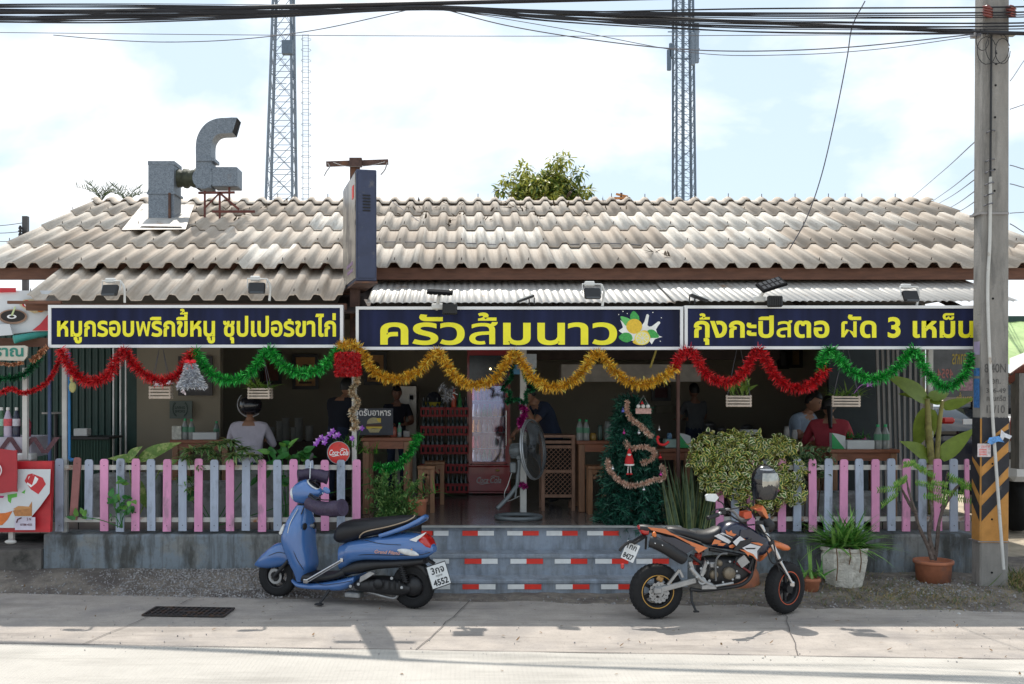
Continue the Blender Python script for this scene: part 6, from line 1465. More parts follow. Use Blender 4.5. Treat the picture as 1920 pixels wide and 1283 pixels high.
# ------------------------------------------------------------------ plants in front
M_vy = leafmat('variegated_margin', (.76, .70, .20), var=.25); M_vg = leafmat('variegated_centre', (.06, .14, .02), var=.3); M_vc = leafmat('variegated_cream', (.86, .83, .52), var=.15)
def leafball(mb, blobs, Y, n, L_, wd, ms=(0,), inner=None, flat=.8, rr=R4, squash=1.0):
    for bx_, by_, br_ in blobs:
        c = P(bx_, by_, Y); r = br_/FPX*Y; k = int(n*(br_/40.0)**2)
        for i in range(k):
            d = rv(rr); d.y *= flat
            p = c+V((d.x, d.y, d.z*squash))*r*rr.uniform(.62, 1.04)
            dd = (d*.5+rv(rr)*.9+ZA*.25).normalized(); mb.leaf(p, dd, d+V((0, -.3, .5)), L_*rr.uniform(.7, 1.25), wd*rr.uniform(.75, 1.2), rr.uniform(.2, 1.0), rr.choice(ms), 3, .35, .6, inner, .58)
t = thing('variegated_bush', 'big rounded bush of small yellow edged leaves behind the motorcycle', 'bush', P(1395, 1000, 11.0))
b = MB(); blobs = [(1330, 848, 38), (1312, 862, 24), (1385, 848, 42), (1348, 890, 36), (1420, 880, 40), (1375, 898, 42), (1405, 928, 34), (1455, 915, 36), (1482, 888, 30), (1490, 925, 24), (1440, 940, 24), (1360, 828, 20), (1410, 826, 18), (1330, 905, 22)]+[(1300+R4.uniform(0, 200), 835+R4.uniform(-12, 12)+.12*abs(k-10)*4, R4.uniform(9, 16)) for k in range(20)]
leafball(b, blobs, 10.98, 330, .052, .046, (0, 0, 2), 1); b.build('leaves', [M_vy, M_vg, M_vc], t)
b = MB()
for k in range(9): b.tube(cat_pts([P(1395+R4.uniform(-12, 12), 1000, 11.05), P(1395+R4.uniform(-30, 30), 940, 11.05), P(1390+R4.uniform(-70, 70), 870, 11.0)]), .012, 6)
b.build('stem', M_bark, t)
t = thing('variegated_shrub', 'dark green shrub with pale leaf edges over the start of the right fence', 'shrub', P(1505, 1000, 11.12))
b = MB(); leafball(b, [(1468, 838, 20), (1490, 848, 24), (1515, 856, 22), (1545, 862, 20), (1520, 880, 20), (1500, 905, 14), (1540, 885, 14)], 11.1, 150, .085, .045, (0,), 1); b.build('leaves', [leafmat('pale_edge', (.20, .26, .12)), leafmat('deep_green', (.03, .09, .025))], t)
b = MB()
for k in range(5): b.tube(cat_pts([P(1500+k*8, 1000, 11.15), P(1500+k*9, 930, 11.15), P(1480+k*18, 860, 11.1)]), .008, 5)
b.build('stem', M_bark, t)
# snake plants
M_sn1 = leafmat('snake_leaf', (.055, .10, .05), col2=(.02, .045, .022), tr=.08); M_sn2 = leafmat('snake_leaf_edge', (.16, .19, .07), tr=.08)
t = thing('snake_plant', 'clump of tall stiff mottled snake plant leaves between the Christmas tree and the bush', 'snake plant', P(1295, 995, 11.15))
b = MB()
for k in range(64):
    px = R4.uniform(1256, 1336); p0 = P(px, 992, 11.15+R4.uniform(-.12, .15)); L_ = R4.uniform(.42, .82)*(1 if px > 1265 else .8); b.leaf(p0, V(((px-1295)/40*.22+R4.uniform(-.1, .1), R4.uniform(-.15, .1), 1)), V((R4.uniform(-.6, .6), -1, 0)), L_, R4.uniform(.055, .085), R4.uniform(-.12, .15), 1, 5, .3, .38, 0, .7)
b.build('leaves', [M_sn1, M_sn2], t)
b = MB(); b.box(P(1296, 996, 11.2), (.5, .34, .10), bevel=.02); b.build('soil_box', M_cem, t)
# carved urn with spiky leaves
M_urn = mat('urn_stone', (.66, .63, .56), rough=.9, var=.2, scale=9, col2=(.36, .32, .26), mscale=6, mask=(.54, .68), bump=.8, bscale=55)
UY = 10.50; Uc = P(1583, 1104, UY); t = thing('carved_urn', 'cream octagonal carved urn planter on the verge in front of the right fence', 'planter', Uc)
sc_ = UY/FPX; b = MB()
prof = [(30, 0), (31, 4), (34, 8), (37, 22), (42, 46), (44, 62), (43.5, 66), (40, 68), (41, 71), (45, 74), (46, 80), (43, 80), (39, 76)]
b.lathe(Uc, [(r*sc_, h*sc_) for r, h in prof], ZA, 8, 0, False, True); b.build('urn', M_urn, t)
b = MB()
for k in range(8):
    a0 = 2*pi*k/8; a1 = 2*pi*(k+1)/8
    def F(u, h):
        r = 36+(h-20)*.19; A_ = V((cos(a0), sin(a0), 0))*r*sc_; B_ = V((cos(a1), sin(a1), 0))*r*sc_; return Uc+A_.lerp(B_, u)*1.012+ZA*h*sc_
    for (u0, v0, u1, v1) in ((.15, 20, .85, 20), (.15, 56, .85, 56), (.15, 20, .15, 56), (.85, 20, .85, 56)): b.tube([F(u0, v0), F(u1, v1)], .005, 5)
    for j in range(9):
        cu, cv = R4.uniform(.3, .7), R4.uniform(26, 50); b.tube([F(cu+.10*cos(q*.7)*(1-q*.05), cv+5*sin(q*.7)*(1-q*.05)) for q in range(9)], .0045, 5)
b.build('carving', M_urn, t)
M_al = leafmat('aloe_leaf', (.08, .24, .04)); M_al2 = leafmat('aloe_leaf_light', (.22, .42, .09))
def spiky(mb, c, n, Lr, wd, spread, ms=(0, 1), rr=R4):
    for k in range(n):
        a = rr.uniform(0, 2*pi); el = rr.uniform(.15, 1.25); d = V((cos(a)*cos(el)*spread, sin(a)*cos(el)*spread*.8, sin(el))); p = c+V((rr.uniform(-1, 1)*.14, rr.uniform(-1, 1)*.10, 0)); mb.leaf(p, d, ZA+V((cos(a), sin(a), 0))*-.2+rv(rr)*.3, rr.uniform(*Lr), wd*rr.uniform(.7, 1.2), rr.uniform(.1, .9), rr.choice(ms), 4, .35, .35)
b = MB(); spiky(b, Uc+ZA*80*sc_, 250, (.26, .52), .038, 1.15); 
for k in range(9): b.leaf(Uc+V((.12, -.08, 78*sc_)), V((1, R4.uniform(-.4, .1), R4.uniform(.0, .5))), ZA, R4.uniform(.3, .45), .035, .3, 1, 4)
b.build('leaves', [M_al, M_al2], t)
b = MB()
for px, l in ((1568, 60), (1592, 30), (1612, 45)): 
    p = P(px, 1028, UY-.25); b.tube(cat_pts([p, p+V((.01, -.01, -l*sc_*.5)), p+V((.0, 0, -l*sc_))]), .006, 5)
b.build('dry_leaf', mat('dry_leaf', (.14, .08, .04), rough=.9), t)
b = MB(); b.box((Uc.x-.05, Uc.y+.02, .035), (.42, .4, .06)); b.build('base_block', M_blk, t)
M_ter = mat('terracotta', (.40, .145, .075), rough=.85, var=.2, scale=8, col2=(.28, .13, .09), mscale=5)
def pot(name, label, px, py0, py1, wtop, wbot, Y, rim=.1):
    c = P(px, py1, Y); h = (py1-py0)/FPX*Y; rt = wtop/2/FPX*Y; rb_ = wbot/2/FPX*Y
    t = thing(name, label, 'flower pot', c); b = MB(); b.lathe(c, [(.001, 0), (rb_, 0), (rb_+(rt*.92-rb_)*.8, h*.8), (rt*.95, h*.84), (rt, h*.86), (rt, h), (rt*.88, h), (rt*.84, h*.85), (.001, h*.84)], ZA, 24, 0); b.build('pot', M_ter, t); return t, c+ZA*h
t, c = pot('aloe_pot', 'small tapered terracotta pot with an upright aloe beside the front tyre', 1520, 1083, 1127, 38, 24, 10.28)
b = MB(); spiky(b, c, 26, (.15, .24), .034, .9)
for k in range(4): b.leaf(c, V((-.05+R4.uniform(-.1, .1), -.05, 1)), V((0, -1, 0)), R4.uniform(.28, .36), .03, .05, 1, 4, .3, .3)
b.build('leaves', [M_al, M_al2], t)
t, c = pot('tree_pot', 'wide terracotta pot with a little twisted tree in front of the right fence', 1750, 1050, 1090, 72, 60, 10.62)
b = MB(); tw = []
for pts in ([(1748, 1050), (1740, 1025), (1722, 985), (1715, 955), (1705, 925), (1700, 900)], [(1752, 1050), (1757, 1020), (1760, 985), (1768, 950), (1772, 915), (1776, 885)], [(1750, 1040), (1742, 1000), (1748, 960), (1742, 930), (1736, 905)], [(1766, 955), (1782, 930), (1796, 912), (1806, 905)], [(1716, 960), (1700, 935), (1690, 915)]):
    b.tube(cat_pts([P(x, y, 10.62+R4.uniform(-.04, .04)) for x, y in pts]), [.024-.004*i for i in range(5)], 7)
b.build('trunk', mat('grey_bark', (.13, .10, .085), rough=.95, var=.4, scale=20, bump=1, bscale=40), t)
M_fr = leafmat('fresh_leaf', (.10, .26, .03)); M_fr2 = leafmat('fresh_leaf_light', (.22, .38, .06))
b = MB()
for (x, y, a) in ((1702, 895, -2.6), (1700, 900, -2.9), (1712, 872, .3), (1722, 880, .1), (1715, 905, .2), (1738, 912, .3), (1730, 930, .0), (1738, 928, -.3), (1745, 905, .4), (1690, 915, -2.5), (1775, 890, 1.2), (1778, 900, .5), (1800, 912, .4), (1806, 905, -.6), (1770, 925, -.2), (1795, 935, .4), (1685, 925, -2.2), (1718, 868, 2.9)):
    p0 = P(x, y, 10.58); d = V((cos(a), R4.uniform(-.5, .1), -sin(a)*.0+R4.uniform(-.25, .25))).normalized(); L_ = R4.uniform(.14, .24); pts = [p0+d*L_*i/5-ZA*.05*(i/5)**2 for i in range(6)]; b.tube(pts, .003, 4, 1)
    for i in range(11):
        q = pts[0].lerp(pts[-1], (i+.5)/11)
        for s in (-1, 1): b.leaf(q, d*.35+V((-d.y*.2, 0, 1))*s*.9-ZA*.1, -YA+rv(R4)*.5, .044, .016, .4, R4.choice((0, 0, 1)), 2)
b.build('leaves', [M_fr, M_fr2], t)
t, c = pot('clay_jar', 'round terracotta jar standing behind the motorcycle engine', 1393, 1052, 1122, 50, 40, 10.62)
b = MB(); b.lathe(P(1393, 1122, 10.62), [(.10, 0), (.15, .06), (.17, .16), (.155, .27), (.12, .33), (.14, .36), (.14, .38)], ZA, 24); b.build('belly', M_ter, t)
# grass and weeds on the verge
M_dry = leafmat('dry_grass', (.30, .22, .09), tr=.2); M_wg = leafmat('weed_green', (.10, .15, .04), tr=.2)
b = MB()
for k in range(5200):
    c = R4.random()
    if c < .5: x = R4.gauss(4.4, .55); y = R4.gauss(10.0, .22)
    elif c < .72: x = R4.gauss(5.75, .25); y = R4.gauss(10.35, .25)
    elif c < .9: x = R4.gauss(3.9, .5); y = R4.uniform(10.2, 10.9)
    else: x = R4.gauss(2.8, .5); y = R4.uniform(9.75, 10.6)
    if y < shoY(x)+.1 or y > 10.93: continue
    big = 1.8 if (5.5 < x < 6.3) else 1.0
    L_ = R4.uniform(.03, .085)*big; b.leaf((x, y, vergeZ(x, y)-.003), V((R4.gauss(0, .8), R4.gauss(0, .6), R4.uniform(.15, 1.0))), ZA+rv(R4)*.5, L_, .006*big, R4.uniform(0, 1), 1 if R4.random() < .35 else 0, 2)
b.build('dry_grass', [M_dry, M_wg], kind='stuff')
b = MB()
for (px, py, n_) in ((1895, 1075, 120), (1885, 1060, 60), (1560, 1115, 20), (210, 968, 1)):
    c = P(px, py, 10.4)
for k in range(260):
    x = R4.gauss(5.75, .18); y = R4.uniform(10.1, 10.7); b.leaf((x, y, vergeZ(x, y)), V((R4.gauss(0, .5), R4.gauss(0, .4), 1)), rv(R4), R4.uniform(.10, .26), .010, R4.uniform(0, .9), R4.choice((0, 1)), 3)
tag(b.build('weed_clump', [M_dry, M_wg]), 'straggling yellow green weeds at the right foot of the utility pole', 'weeds')
for (px, py, r, m_, lab) in ((1562, 1128, .028, M_pvc, 'crumpled white litter on the ground by the urn'), (1590, 1124, .045, M_stone, 'grey rock at the foot of the carved urn'), (1798, 1152, .014, M_pvc, 'tiny white scrap on the dirt in front of the wide pot')):
    Y = EYE*FPX/(py-CY); p = P(px, py, Y); b = MB(); R_ = Matrix.Rotation(R4.random()*6, 3, 'Z'); b.ball(p+ZA*r*.4, r, 0, 7, 5, (1.3, .9, .7), R_); o = b.build('litter' if m_ is M_pvc else 'rock', m_); tag(o, lab, 'litter' if m_ is M_pvc else 'rock')
b = MB()
for k in range(130):
    x = R4.uniform(-5, 6); y = R4.uniform(roadY(x)+.1, shoY(x)+.5) if R4.random() < .9 else R4.uniform(7.4, 8.2); z = max(.018, vergeZ(x, y)+.004 if y > shoY(x) else .018); b.leaf((x, y, z), V((R4.gauss(0, 1), R4.gauss(0, 1), .12)), ZA, R4.uniform(.02, .055), R4.uniform(.008, .022), R4.uniform(-.6, .6), 0, 2)
b.build('fallen_leaves', mat('brown_leaf', (.16, .095, .045), rough=.9, var=.5, scale=3), kind='stuff')
# banana plant behind the right fence
M_bn = leafmat('banana_leaf', (.24, .33, .05), var=.2, tr=.35); M_bs = mat('banana_stem', (.26, .24, .07), rough=.6, var=.25, scale=8, col2=(.15, .12, .04), mscale=6)
BY = 11.35; t = thing('banana_plant', 'leafy plant with two ringed stems and broad leaves beside the utility pole', 'plant', P(1750, 960, BY))
b = MB()
for pts, r0, r1 in (([(1748, 965), (1746, 870), (1741, 800), (1740, 770), (1738, 748)], .042, .026), ([(1758, 965), (1757, 870), (1761, 800), (1767, 752)], .032, .020)):
    c_ = cat_pts([P(x, y, BY) for x, y in pts], 8); n_ = len(c_); b.tube(c_, [(r0+(r1-r0)*i/(n_-1))*(1.05 if i % 3 == 0 else 1) for i in range(n_)], 12)
b.build('stem', M_bs, t)
b = MB()
for (x0, y0, x1, y1, wd, be, dy) in ((1738, 752, 1664, 706, .20, .35, -.05), (1742, 748, 1790, 738, .12, .3, .1), (1766, 765, 1820, 756, .11, -.1, -.05), (1766, 755, 1735, 745, .12, .5, .1), (1760, 862, 1819, 806, .15, .25, -.1), (1742, 862, 1690, 826, .17, .5, -.12), (1742, 762, 1732, 850, .18, .1, .12), (1745, 770, 1757, 850, .15, .1, .14), (1738, 748, 1690, 735, .10, .4, .2)):
    a, c_ = P(x0, y0, BY), P(x1, y1, BY); d = c_-a; L_ = d.length*1.05; wd *= 1.25; b.tube([a, a+d*.12], .010, 6, 0); b.leaf(a+d*.05, d+V((0, dy*3*L_, 0))+ZA*L_*.12, V((0, -.75, .6)), L_, wd, be, 0, 8, .18, .62)
b.build('leaves', M_bn, t)
# plants along the left fence
M_dif = leafmat('dieffenbachia', (.17, .30, .06), col2=(.40, .48, .16), tr=.25)
t = thing('broad_leaf_plant', 'plant with two huge mottled leaves over the left fence under the red garland', 'plant', P(255, 990, 11.3))
b = MB()
for (x0, y0, x1, y1, wd, be) in ((262, 862, 326, 826, .17, .35), (258, 862, 206, 856, .11, .3), (240, 860, 262, 838, .12, .2), (255, 900, 270, 950, .14, .5), (300, 880, 330, 862, .12, .2)):
    a, c_ = P(x0, y0, 11.25), P(x1, y1, 11.2); d = c_-a; b.leaf(a, d, V((-.1, -.8, .55)), d.length*1.1, wd, be, 0, 8, .2, .7); b.tube([P(255, 980, 11.3), a], .008, 5)
b.build('leaves', M_dif, t)
M_dr1 = leafmat('dracaena_edge', (.42, .52, .22)); M_dr2 = leafmat('dracaena_mid', (.06, .19, .06))
t = thing('striped_dracaena', 'bushy plant of pale striped leaves spilling over the left fence before the helmeted diner', 'plant', P(410, 990, 11.15))
b = MB()
for (cx_, cy_) in ((360, 852), (385, 848), (410, 840), (430, 836), (455, 850), (472, 862), (400, 862), (440, 862), (350, 868), (372, 880), (350, 905), (355, 925)):
    c = P(cx_, cy_-7, 11.02+R4.uniform(-.10, .10))
    for k in range(34):
        a = R4.uniform(0, 2*pi); b.leaf(c, V((cos(a), sin(a)*.8, R4.uniform(-.1, .8))), ZA+rv(R4)*.2, R4.uniform(.11, .19), .044, R4.uniform(.4, 1.2), 0, 3, .3, .5, 1, .6)
b.build('leaves', [M_dr1, M_dr2], t)
M_phi = leafmat('heart_leaf', (.05, .22, .045)); M_phi2 = leafmat('heart_leaf_light', (.16, .38, .07))
def leafy(name, label, pts, Y, n, L_, wd, cat_='plant', spread=.12, base=None):
    t = thing(name, label, cat_, P(base[0], base[1], Y)); b = MB()
    for (x, y) in pts:
        c = P(x, y, Y)
        for k in range(n): b.leaf(c+rv(R4)*spread*.5, rv(R4)+V((0, -.3, .5)), V((0, -.7, .7))+rv(R4)*.4, L_*R4.uniform(.7, 1.3), wd*R4.uniform(.8, 1.2), R4.uniform(.1, .7), R4.choice((0, 0, 1)), 4, .25, .7)
        b.tube(cat_pts([P(base[0]+R4.uniform(-5, 5), base[1], Y), P((base[0]+x)/2, (base[1]+y)/2-5, Y), c]), .005, 5, 0)
    b.build('leaves', [M_phi, M_phi2], t); return t
leafy('climbing_plant', 'dark leafy creeper growing through the left end of the left fence', [(210, 940), (222, 905), (232, 938), (242, 945), (215, 968), (150, 970), (236, 962)], 10.94, 5, .085, .06, 'creeper', .1, (225, 990))
leafy('heart_leaf_plant', 'green heart leaf plant behind the fence beside the scooter mirror', [(512, 860), (528, 850), (545, 856), (560, 862), (575, 850), (565, 845), (500, 845), (540, 838), (532, 900), (530, 915)], 11.2, 4, .13, .075, 'plant', .08, (540, 990))
leafy('leafy_plant', 'low dark green plant half hidden behind the left fence pickets', [(490, 890), (350, 930), (470, 880), (350, 895), (720, 900)], 11.3, 6, .12, .06, 'plant', .12, (400, 990))
t = thing('purple_orchid', 'spray of purple orchids with thin leaves left of the round red sign', 'orchid', P(640, 990, 11.2))
M_op = mat('orchid_violet', (.30, .06, .48), rough=.5, var=.3, scale=30); M_op2 = mat('orchid_pale', (.58, .36, .66), rough=.5)
b = MB()
for (x, y) in ((596, 826), (603, 820), (611, 822), (618, 814), (624, 808), (628, 818), (634, 815), (608, 830), (678, 803), (592, 832), (660, 822)):
    c = P(x, y, 11.1)
    for k in range(5): a = k*2*pi/5; b.leaf(c, V((cos(a), -.3, sin(a))), V((0, -1, 0)), .036, .03, .3, 1 if k % 3 == 2 else 0, 2)
b.build('flowers', [M_op, M_op2], t)
b = MB(); spiky(b, P(650, 838, 11.2), 46, (.12, .24), .018, 1.0); b.tube(cat_pts([P(645, 850, 11.2), P(620, 812, 11.15), P(594, 830, 11.1)]), .004, 5, 0); b.tube(cat_pts([P(668, 860, 11.2), P(672, 820, 11.15), P(679, 803, 11.1)]), .004, 5, 0); spiky(b, P(686, 850, 11.25), 30, (.12, .26), .016, 1.0); b.build('leaves', [M_al, M_fr], t)
# round red drink sign
t = thing('round_sign', 'round red drink sign with white script standing on the left fence', 'sign', P(635, 872, 11.08))
c = P(635, 849, 11.08); rr_ = 21.5/FPX*11.08
b = MB(); b.cyl(c+YA*.006, c-YA*.006, rr_, n=40); b.build('disc', mat('sign_red', (.62, .012, .012), rough=.3, coat=.4), t)
b = MB(); b.torus(c-YA*.004, rr_*.97, .005, YA, 40, 6); b.build('rim', M_alu, t)
def script_logo(mb, c, w, h, ux, uy, m=0):
    put_text(mb, 'Coca', c, ux, uy, box=(-w*.48, -h*.42, -w*.03, h*.42), off=.02, shear=.32, m=m); put_text(mb, 'Cola', c, ux, uy, box=(w*.04, -h*.42, w*.48, h*.42), off=.02, shear=.32, m=m)
    nr = V(ux).cross(V(uy)).normalized()
    def ribbon(pts, wd):
        c_ = cat_pts([V(c)+V(ux)*x*w+V(uy)*y*h+nr*.001 for x, y in pts], 5); n_ = len(c_)
        for i in range(n_-1):
            w0 = wd*h*(sin(pi*i/(n_-1))*.8+.2); w1 = wd*h*(sin(pi*(i+1)/(n_-1))*.8+.2); mb.quad(c_[i]-V(uy)*w0, c_[i+1]-V(uy)*w1, c_[i+1]+V(uy)*w1, c_[i]+V(uy)*w0, m)
    ribbon([(-.40, -.38), (-.28, -.55), (-.15, -.48), (-.02, -.42), (.05, -.5)], .06); ribbon([(.06, .36), (.18, .58), (.32, .46), (.42, .5)], .06); ribbon([(-.05, 0), (.0, .03), (.05, 0)], .05)
M_sw = mat('sign_white', (.78, .78, .78), rough=.4)
b = MB(); script_logo(b, c-YA*.008+ZA*.002, rr_*1.75, rr_*.60, XA, ZA); b.build('lettering', M_sw, t)
# ferny bush with terracotta pot, left of the steps
t, c = pot('fern_pot', 'fine leaved green bush in terracotta pots at the left end of the steps', 782, 935, 978, 40, 32, 11.15)
M_fn = leafmat('fern_leaf', (.09, .22, .055)); M_fn2 = leafmat('fern_leaf_light', (.26, .40, .12)); b = MB()
for (x0, y0, n_) in ((735, 985, 60),):
    for k in range(64):
        tx, ty = R4.uniform(684, 796), R4.uniform(878, 975); d0 = P(735+R4.uniform(-25, 25), 985, 11.15); e_ = P(tx, ty, 11.08+R4.uniform(-.16, .2)); pts = [d0.lerp(e_, i/7)+ZA*.07*sin(pi*i/7) for i in range(8)]; b.tube(pts, .004, 4, 0)
        for i in range(2, 8):
            for q in range(5):
                dd = (e_-d0).normalized()*.4+rv(R4); b.leaf(pts[i]+rv(R4)*.02, dd, ZA+rv(R4)*.6, R4.uniform(.03, .055), .020, .3, R4.choice((0, 0, 1)), 2)
b.build('leaves', [M_fn, M_fn2], t)
b = MB(); spiky(b, P(795, 925, 11.2), 26, (.12, .26), .014, 1.1); b.build('spider_leaves', [M_fn, M_fr], t)
# ------------------------------------------------------------------ people
R5 = random.Random(77)
M_skin = mat('skin', (.30, .155, .095), rough=.55, var=.06); M_skind = mat('skin_dark', (.20, .10, .065), rough=.55, var=.06); M_hair = mat('hair_black', (.008, .007, .007), rough=.5)
M_lip = mat('lip', (.22, .06, .05), rough=.5); M_eye = mat('eye', (.02, .015, .012), rough=.2)
BONES = [('pelvis', 'spine'), ('spine', 'chest'), ('chest', 'neck'), ('neck', 'skull')]
for s in 'LR': BONES += [('chest', 'sho'+s), ('sho'+s, 'elb'+s), ('elb'+s, 'wri'+s), ('wri'+s, 'pal'+s), ('pelvis', 'hip'+s), ('hip'+s, 'kne'+s), ('kne'+s, 'ank'+s), ('ank'+s, 'toe'+s)]
RAD = dict(pelvis=(.155, .115), spine=(.14, .10), chest=(.165, .115), neck=(.055, .055), skull=(.05, .055), sho=(.066, .066), elb=(.043, .043), wri=(.029, .029), pal=(.036, .022), hip=(.088, .088), kne=(.06, .06), ank=(.042, .042), toe=(.035, .03))
def person(label, loc, rz, joints, shirt, pants, sleeve='short', skin=None, hair='short', sc=1.0, headtilt=(0, 0), group='people in the restaurant', w=1.0):
    skin = skin or M_skin
    J = dict(pelvis=(0, 0, .92), spine=(0, .01, 1.08), chest=(0, .01, 1.27), neck=(0, .01, 1.42), skull=(0, -.005, 1.50), shoL=(.17*w, .01, 1.36), shoR=(-.17*w, .01, 1.36), elbL=(.22, .03, 1.10), elbR=(-.22, .03, 1.10), wriL=(.23, -.06, .87), wriR=(-.23, -.06, .87), palL=(.23, -.09, .80), palR=(-.23, -.09, .80), hipL=(.085, 0, .86), hipR=(-.085, 0, .86), kneL=(.095, -.01, .48), kneR=(-.095, -.01, .48), ankL=(.095, .02, .08), ankR=(-.095, .02, .08), toeL=(.10, -.14, .035), toeR=(-.10, -.14, .035))
    J.update(joints); J = {k: V(v)*sc for k, v in J.items()}
    import bmesh
    bm = bmesh.new(); sk = bm.verts.layers.skin.verify(); vv = {}
    for k, p in J.items():
        v = bm.verts.new(p); r = RAD[k if k in RAD else k[:-1]]; ww = w if k in ('pelvis', 'spine', 'chest') else 1
        v[sk].radius = (r[0]*sc*ww, r[1]*sc); v[sk].use_root = (k == 'pelvis'); vv[k] = v
    for a, c in BONES: bm.edges.new((vv[a], vv[c]))
    me = bpy.data.meshes.new('body'); bm.to_mesh(me); bm.free()
    o = bpy.data.objects.new('tmp', me); COL.objects.link(o)
    m1 = o.modifiers.new('skin', 'SKIN'); m1.use_smooth_shade = True; m2 = o.modifiers.new('sub', 'SUBSURF'); m2.levels = 2; m2.render_levels = 2
    dg = bpy.context.evaluated_depsgraph_get(); dg.update(); em = bpy.data.meshes.new_from_object(o.evaluated_get(dg)); bpy.data.objects.remove(o)
    mb = MB(); vs = [v.co.copy() for v in em.vertices]
    def region(p):
        best = None
        for a, c in BONES:
            A, B_ = J[a], J[c]; d = B_-A; t_ = max(0, min(1, (p-A).dot(d)/max(d.length_squared, 1e-9))); dist = (p-(A+d*t_)).length
            if best is None or dist < best[0]: best = (dist, a, c, t_)
        _, a, c, t_ = best
        if c[:3] in ('pal',): return 2
        if c[:3] == 'wri': return 0 if sleeve == 'long' and t_ < .93 else 2
        if c[:3] == 'elb': return 0 if (sleeve == 'long' or t_ < .62) else 2
        if c in ('skull',): return 2
        if a == 'chest' and c == 'neck': return 0 if t_ < .62 else 2
        if c[:3] in ('kne', 'ank') or c[:3] == 'hip': return 1
        if c[:3] == 'toe': return 3
        if a == 'pelvis' and c == 'spine': return 1 if t_ < .25 else 0
        return 0
    for pg in em.polygons: mb.f.append(list(pg.vertices)); mb.m.append(region(pg.center)); mb.s.append(True); mb.t.append(.5)
    mb.v = vs; bpy.data.meshes.remove(em)
    # head with a face, on the neck
    Rh = Matrix.Rotation(headtilt[1], 3, 'Z') @ Matrix.Rotation(headtilt[0], 3, 'X'); hc = J['skull']+Rh @ V((0, -.012, .085))*sc
    n, k = 18, 14; rings = []
    for i in range(k+1):
        a = -pi/2+pi*i/k; z = sin(a); q_ = max(cos(a), .02); ring = []
        for j in range(n):
            th = 2*pi*j/n; x, y = cos(th)*q_, sin(th)*q_; fx = 1-.26*max(0, -z)**1.3; yy = y*(.098 if y > 0 else .094); xx = x*.075*fx; zz = z*.118
            front = max(0, -y)
            if -.35 < z < .12 and abs(x) < .22 and y < -.6: yy -= .016*(1-abs(x)/.22)*(1-(z+.12)**2*6 if abs(z+.12) < .4 else 0)
            if z < -.5: yy -= .012*front
            ring.append(hc+Rh @ V((xx, yy, zz))*sc)
        rings.append(ring)
    mb.loft(rings, 2, False, True)
    for s in (-1, 1): mb.ball(hc+Rh @ V((s*.076, .006, -.005))*sc, .024*sc, 2, 8, 6, (.35, .6, 1.1), Rh)
    for s in (-1, 1): mb.ball(hc+Rh @ V((s*.030, -.083, .012))*sc, .011*sc, 4, 8, 6, (1.2, .6, .6), Rh); mb.ball(hc+Rh @ V((s*.031, -.087, .034))*sc, .016*sc, 4, 8, 4, (1.2, .3, .2), Rh)
    mb.ball(hc+Rh @ V((0, -.088, -.062))*sc, .02*sc, 5, 10, 6, (1.2, .35, .32), Rh)
    # fingers and thumbs
    for s, sg in (('L', 1), ('R', -1)):
        pw, pp_ = J['wri'+s], J['pal'+s]; d = (pp_-pw).normalized(); side = d.cross(V((0, 0, 1)) if abs(d.z) < .8 else V((0, 1, 0))).normalized(); up = side.cross(d)
        for fi in range(4):
            b0 = pp_+side*(-.024+.016*fi)*sc+d*.02*sc; L_ = (.060, .072, .068, .052)[fi]*sc
            mb.tube([b0, b0+d*L_*.45-up*.004*sc, b0+d*L_*.78-up*.020*sc, b0+d*L_*.92-up*.040*sc], [.0085*sc, .008*sc, .0072*sc, .006*sc], 7, 2)
        b0 = pw.lerp(pp_, .55)-side*.028*sc; mb.tube([b0, b0-side*.022*sc+d*.025*sc-up*.01*sc, b0-side*.024*sc+d*.055*sc-up*.02*sc], [.010*sc, .009*sc, .007*sc], 7, 2)
    t = thing('person', label, 'person', loc, rz, group)
    mb.build('body', [shirt, pants, skin, M_bplas, M_eye, M_lip], t, world=False)
    if hair:
        h = MB(); rings = []
        for i in range(9):
            a = -.35+(pi/2+.35)*i/8; ring = []
            for j in range(18):
                th = 2*pi*j/18; x, y = cos(th), sin(th); aa = a
                if y < -.25: aa = max(a, .42+.1*abs(x))
                elif hair == 'short' and a < -.1 and y < .25: aa = max(a, -.05)
                q_ = max(cos(aa), .02); ring.append(hc+Rh @ V((x*q_*.084, y*q_*.107+.004, sin(aa)*.128))*sc)
            rings.append(ring)
        h.loft(rings, 0, False, True)
        if hair == 'long': h.loft([sring(hc+Rh @ V((0, .075, z))*sc, Rh @ V((wd*sc, 0, 0)), Rh @ V((0, .03*sc, 0)), 2, 14) for z, wd in ((.02, .075), (-.08, .08), (-.18, .07), (-.26, .03))])
        if hair == 'tail': h.loft([sring(hc+Rh @ V((0, .10+.03*i, -.01-.06*i))*sc, Rh @ V(((.035-.004*i)*sc, 0, 0)), Rh @ V((0, .028*sc, .01)), 2, 10) for i in range(5)])
        h.build('hair', M_hair, t, world=False)
    return t, hc
FLZ = FL
SIT = dict(pelvis=(0, 0, .53), spine=(0, .0, .70), chest=(0, -.02, .89), neck=(0, -.04, 1.04), skull=(0, -.065, 1.11), hipL=(.09, -.04, .52), hipR=(-.09, -.04, .52), kneL=(.12, -.44, .53), kneR=(-.12, -.44, .53), ankL=(.11, -.40, .09), ankR=(-.11, -.40, .09), toeL=(.11, -.55, .04), toeR=(-.11, -.55, .04), shoL=(.18, -.02, .975), shoR=(-.18, -.02, .975), elbL=(.26, -.14, .76), elbR=(-.26, -.14, .76), wriL=(.16, -.36, .80), wriR=(-.16, -.36, .80), palL=(.11, -.42, .81), palR=(-.11, -.42, .81))
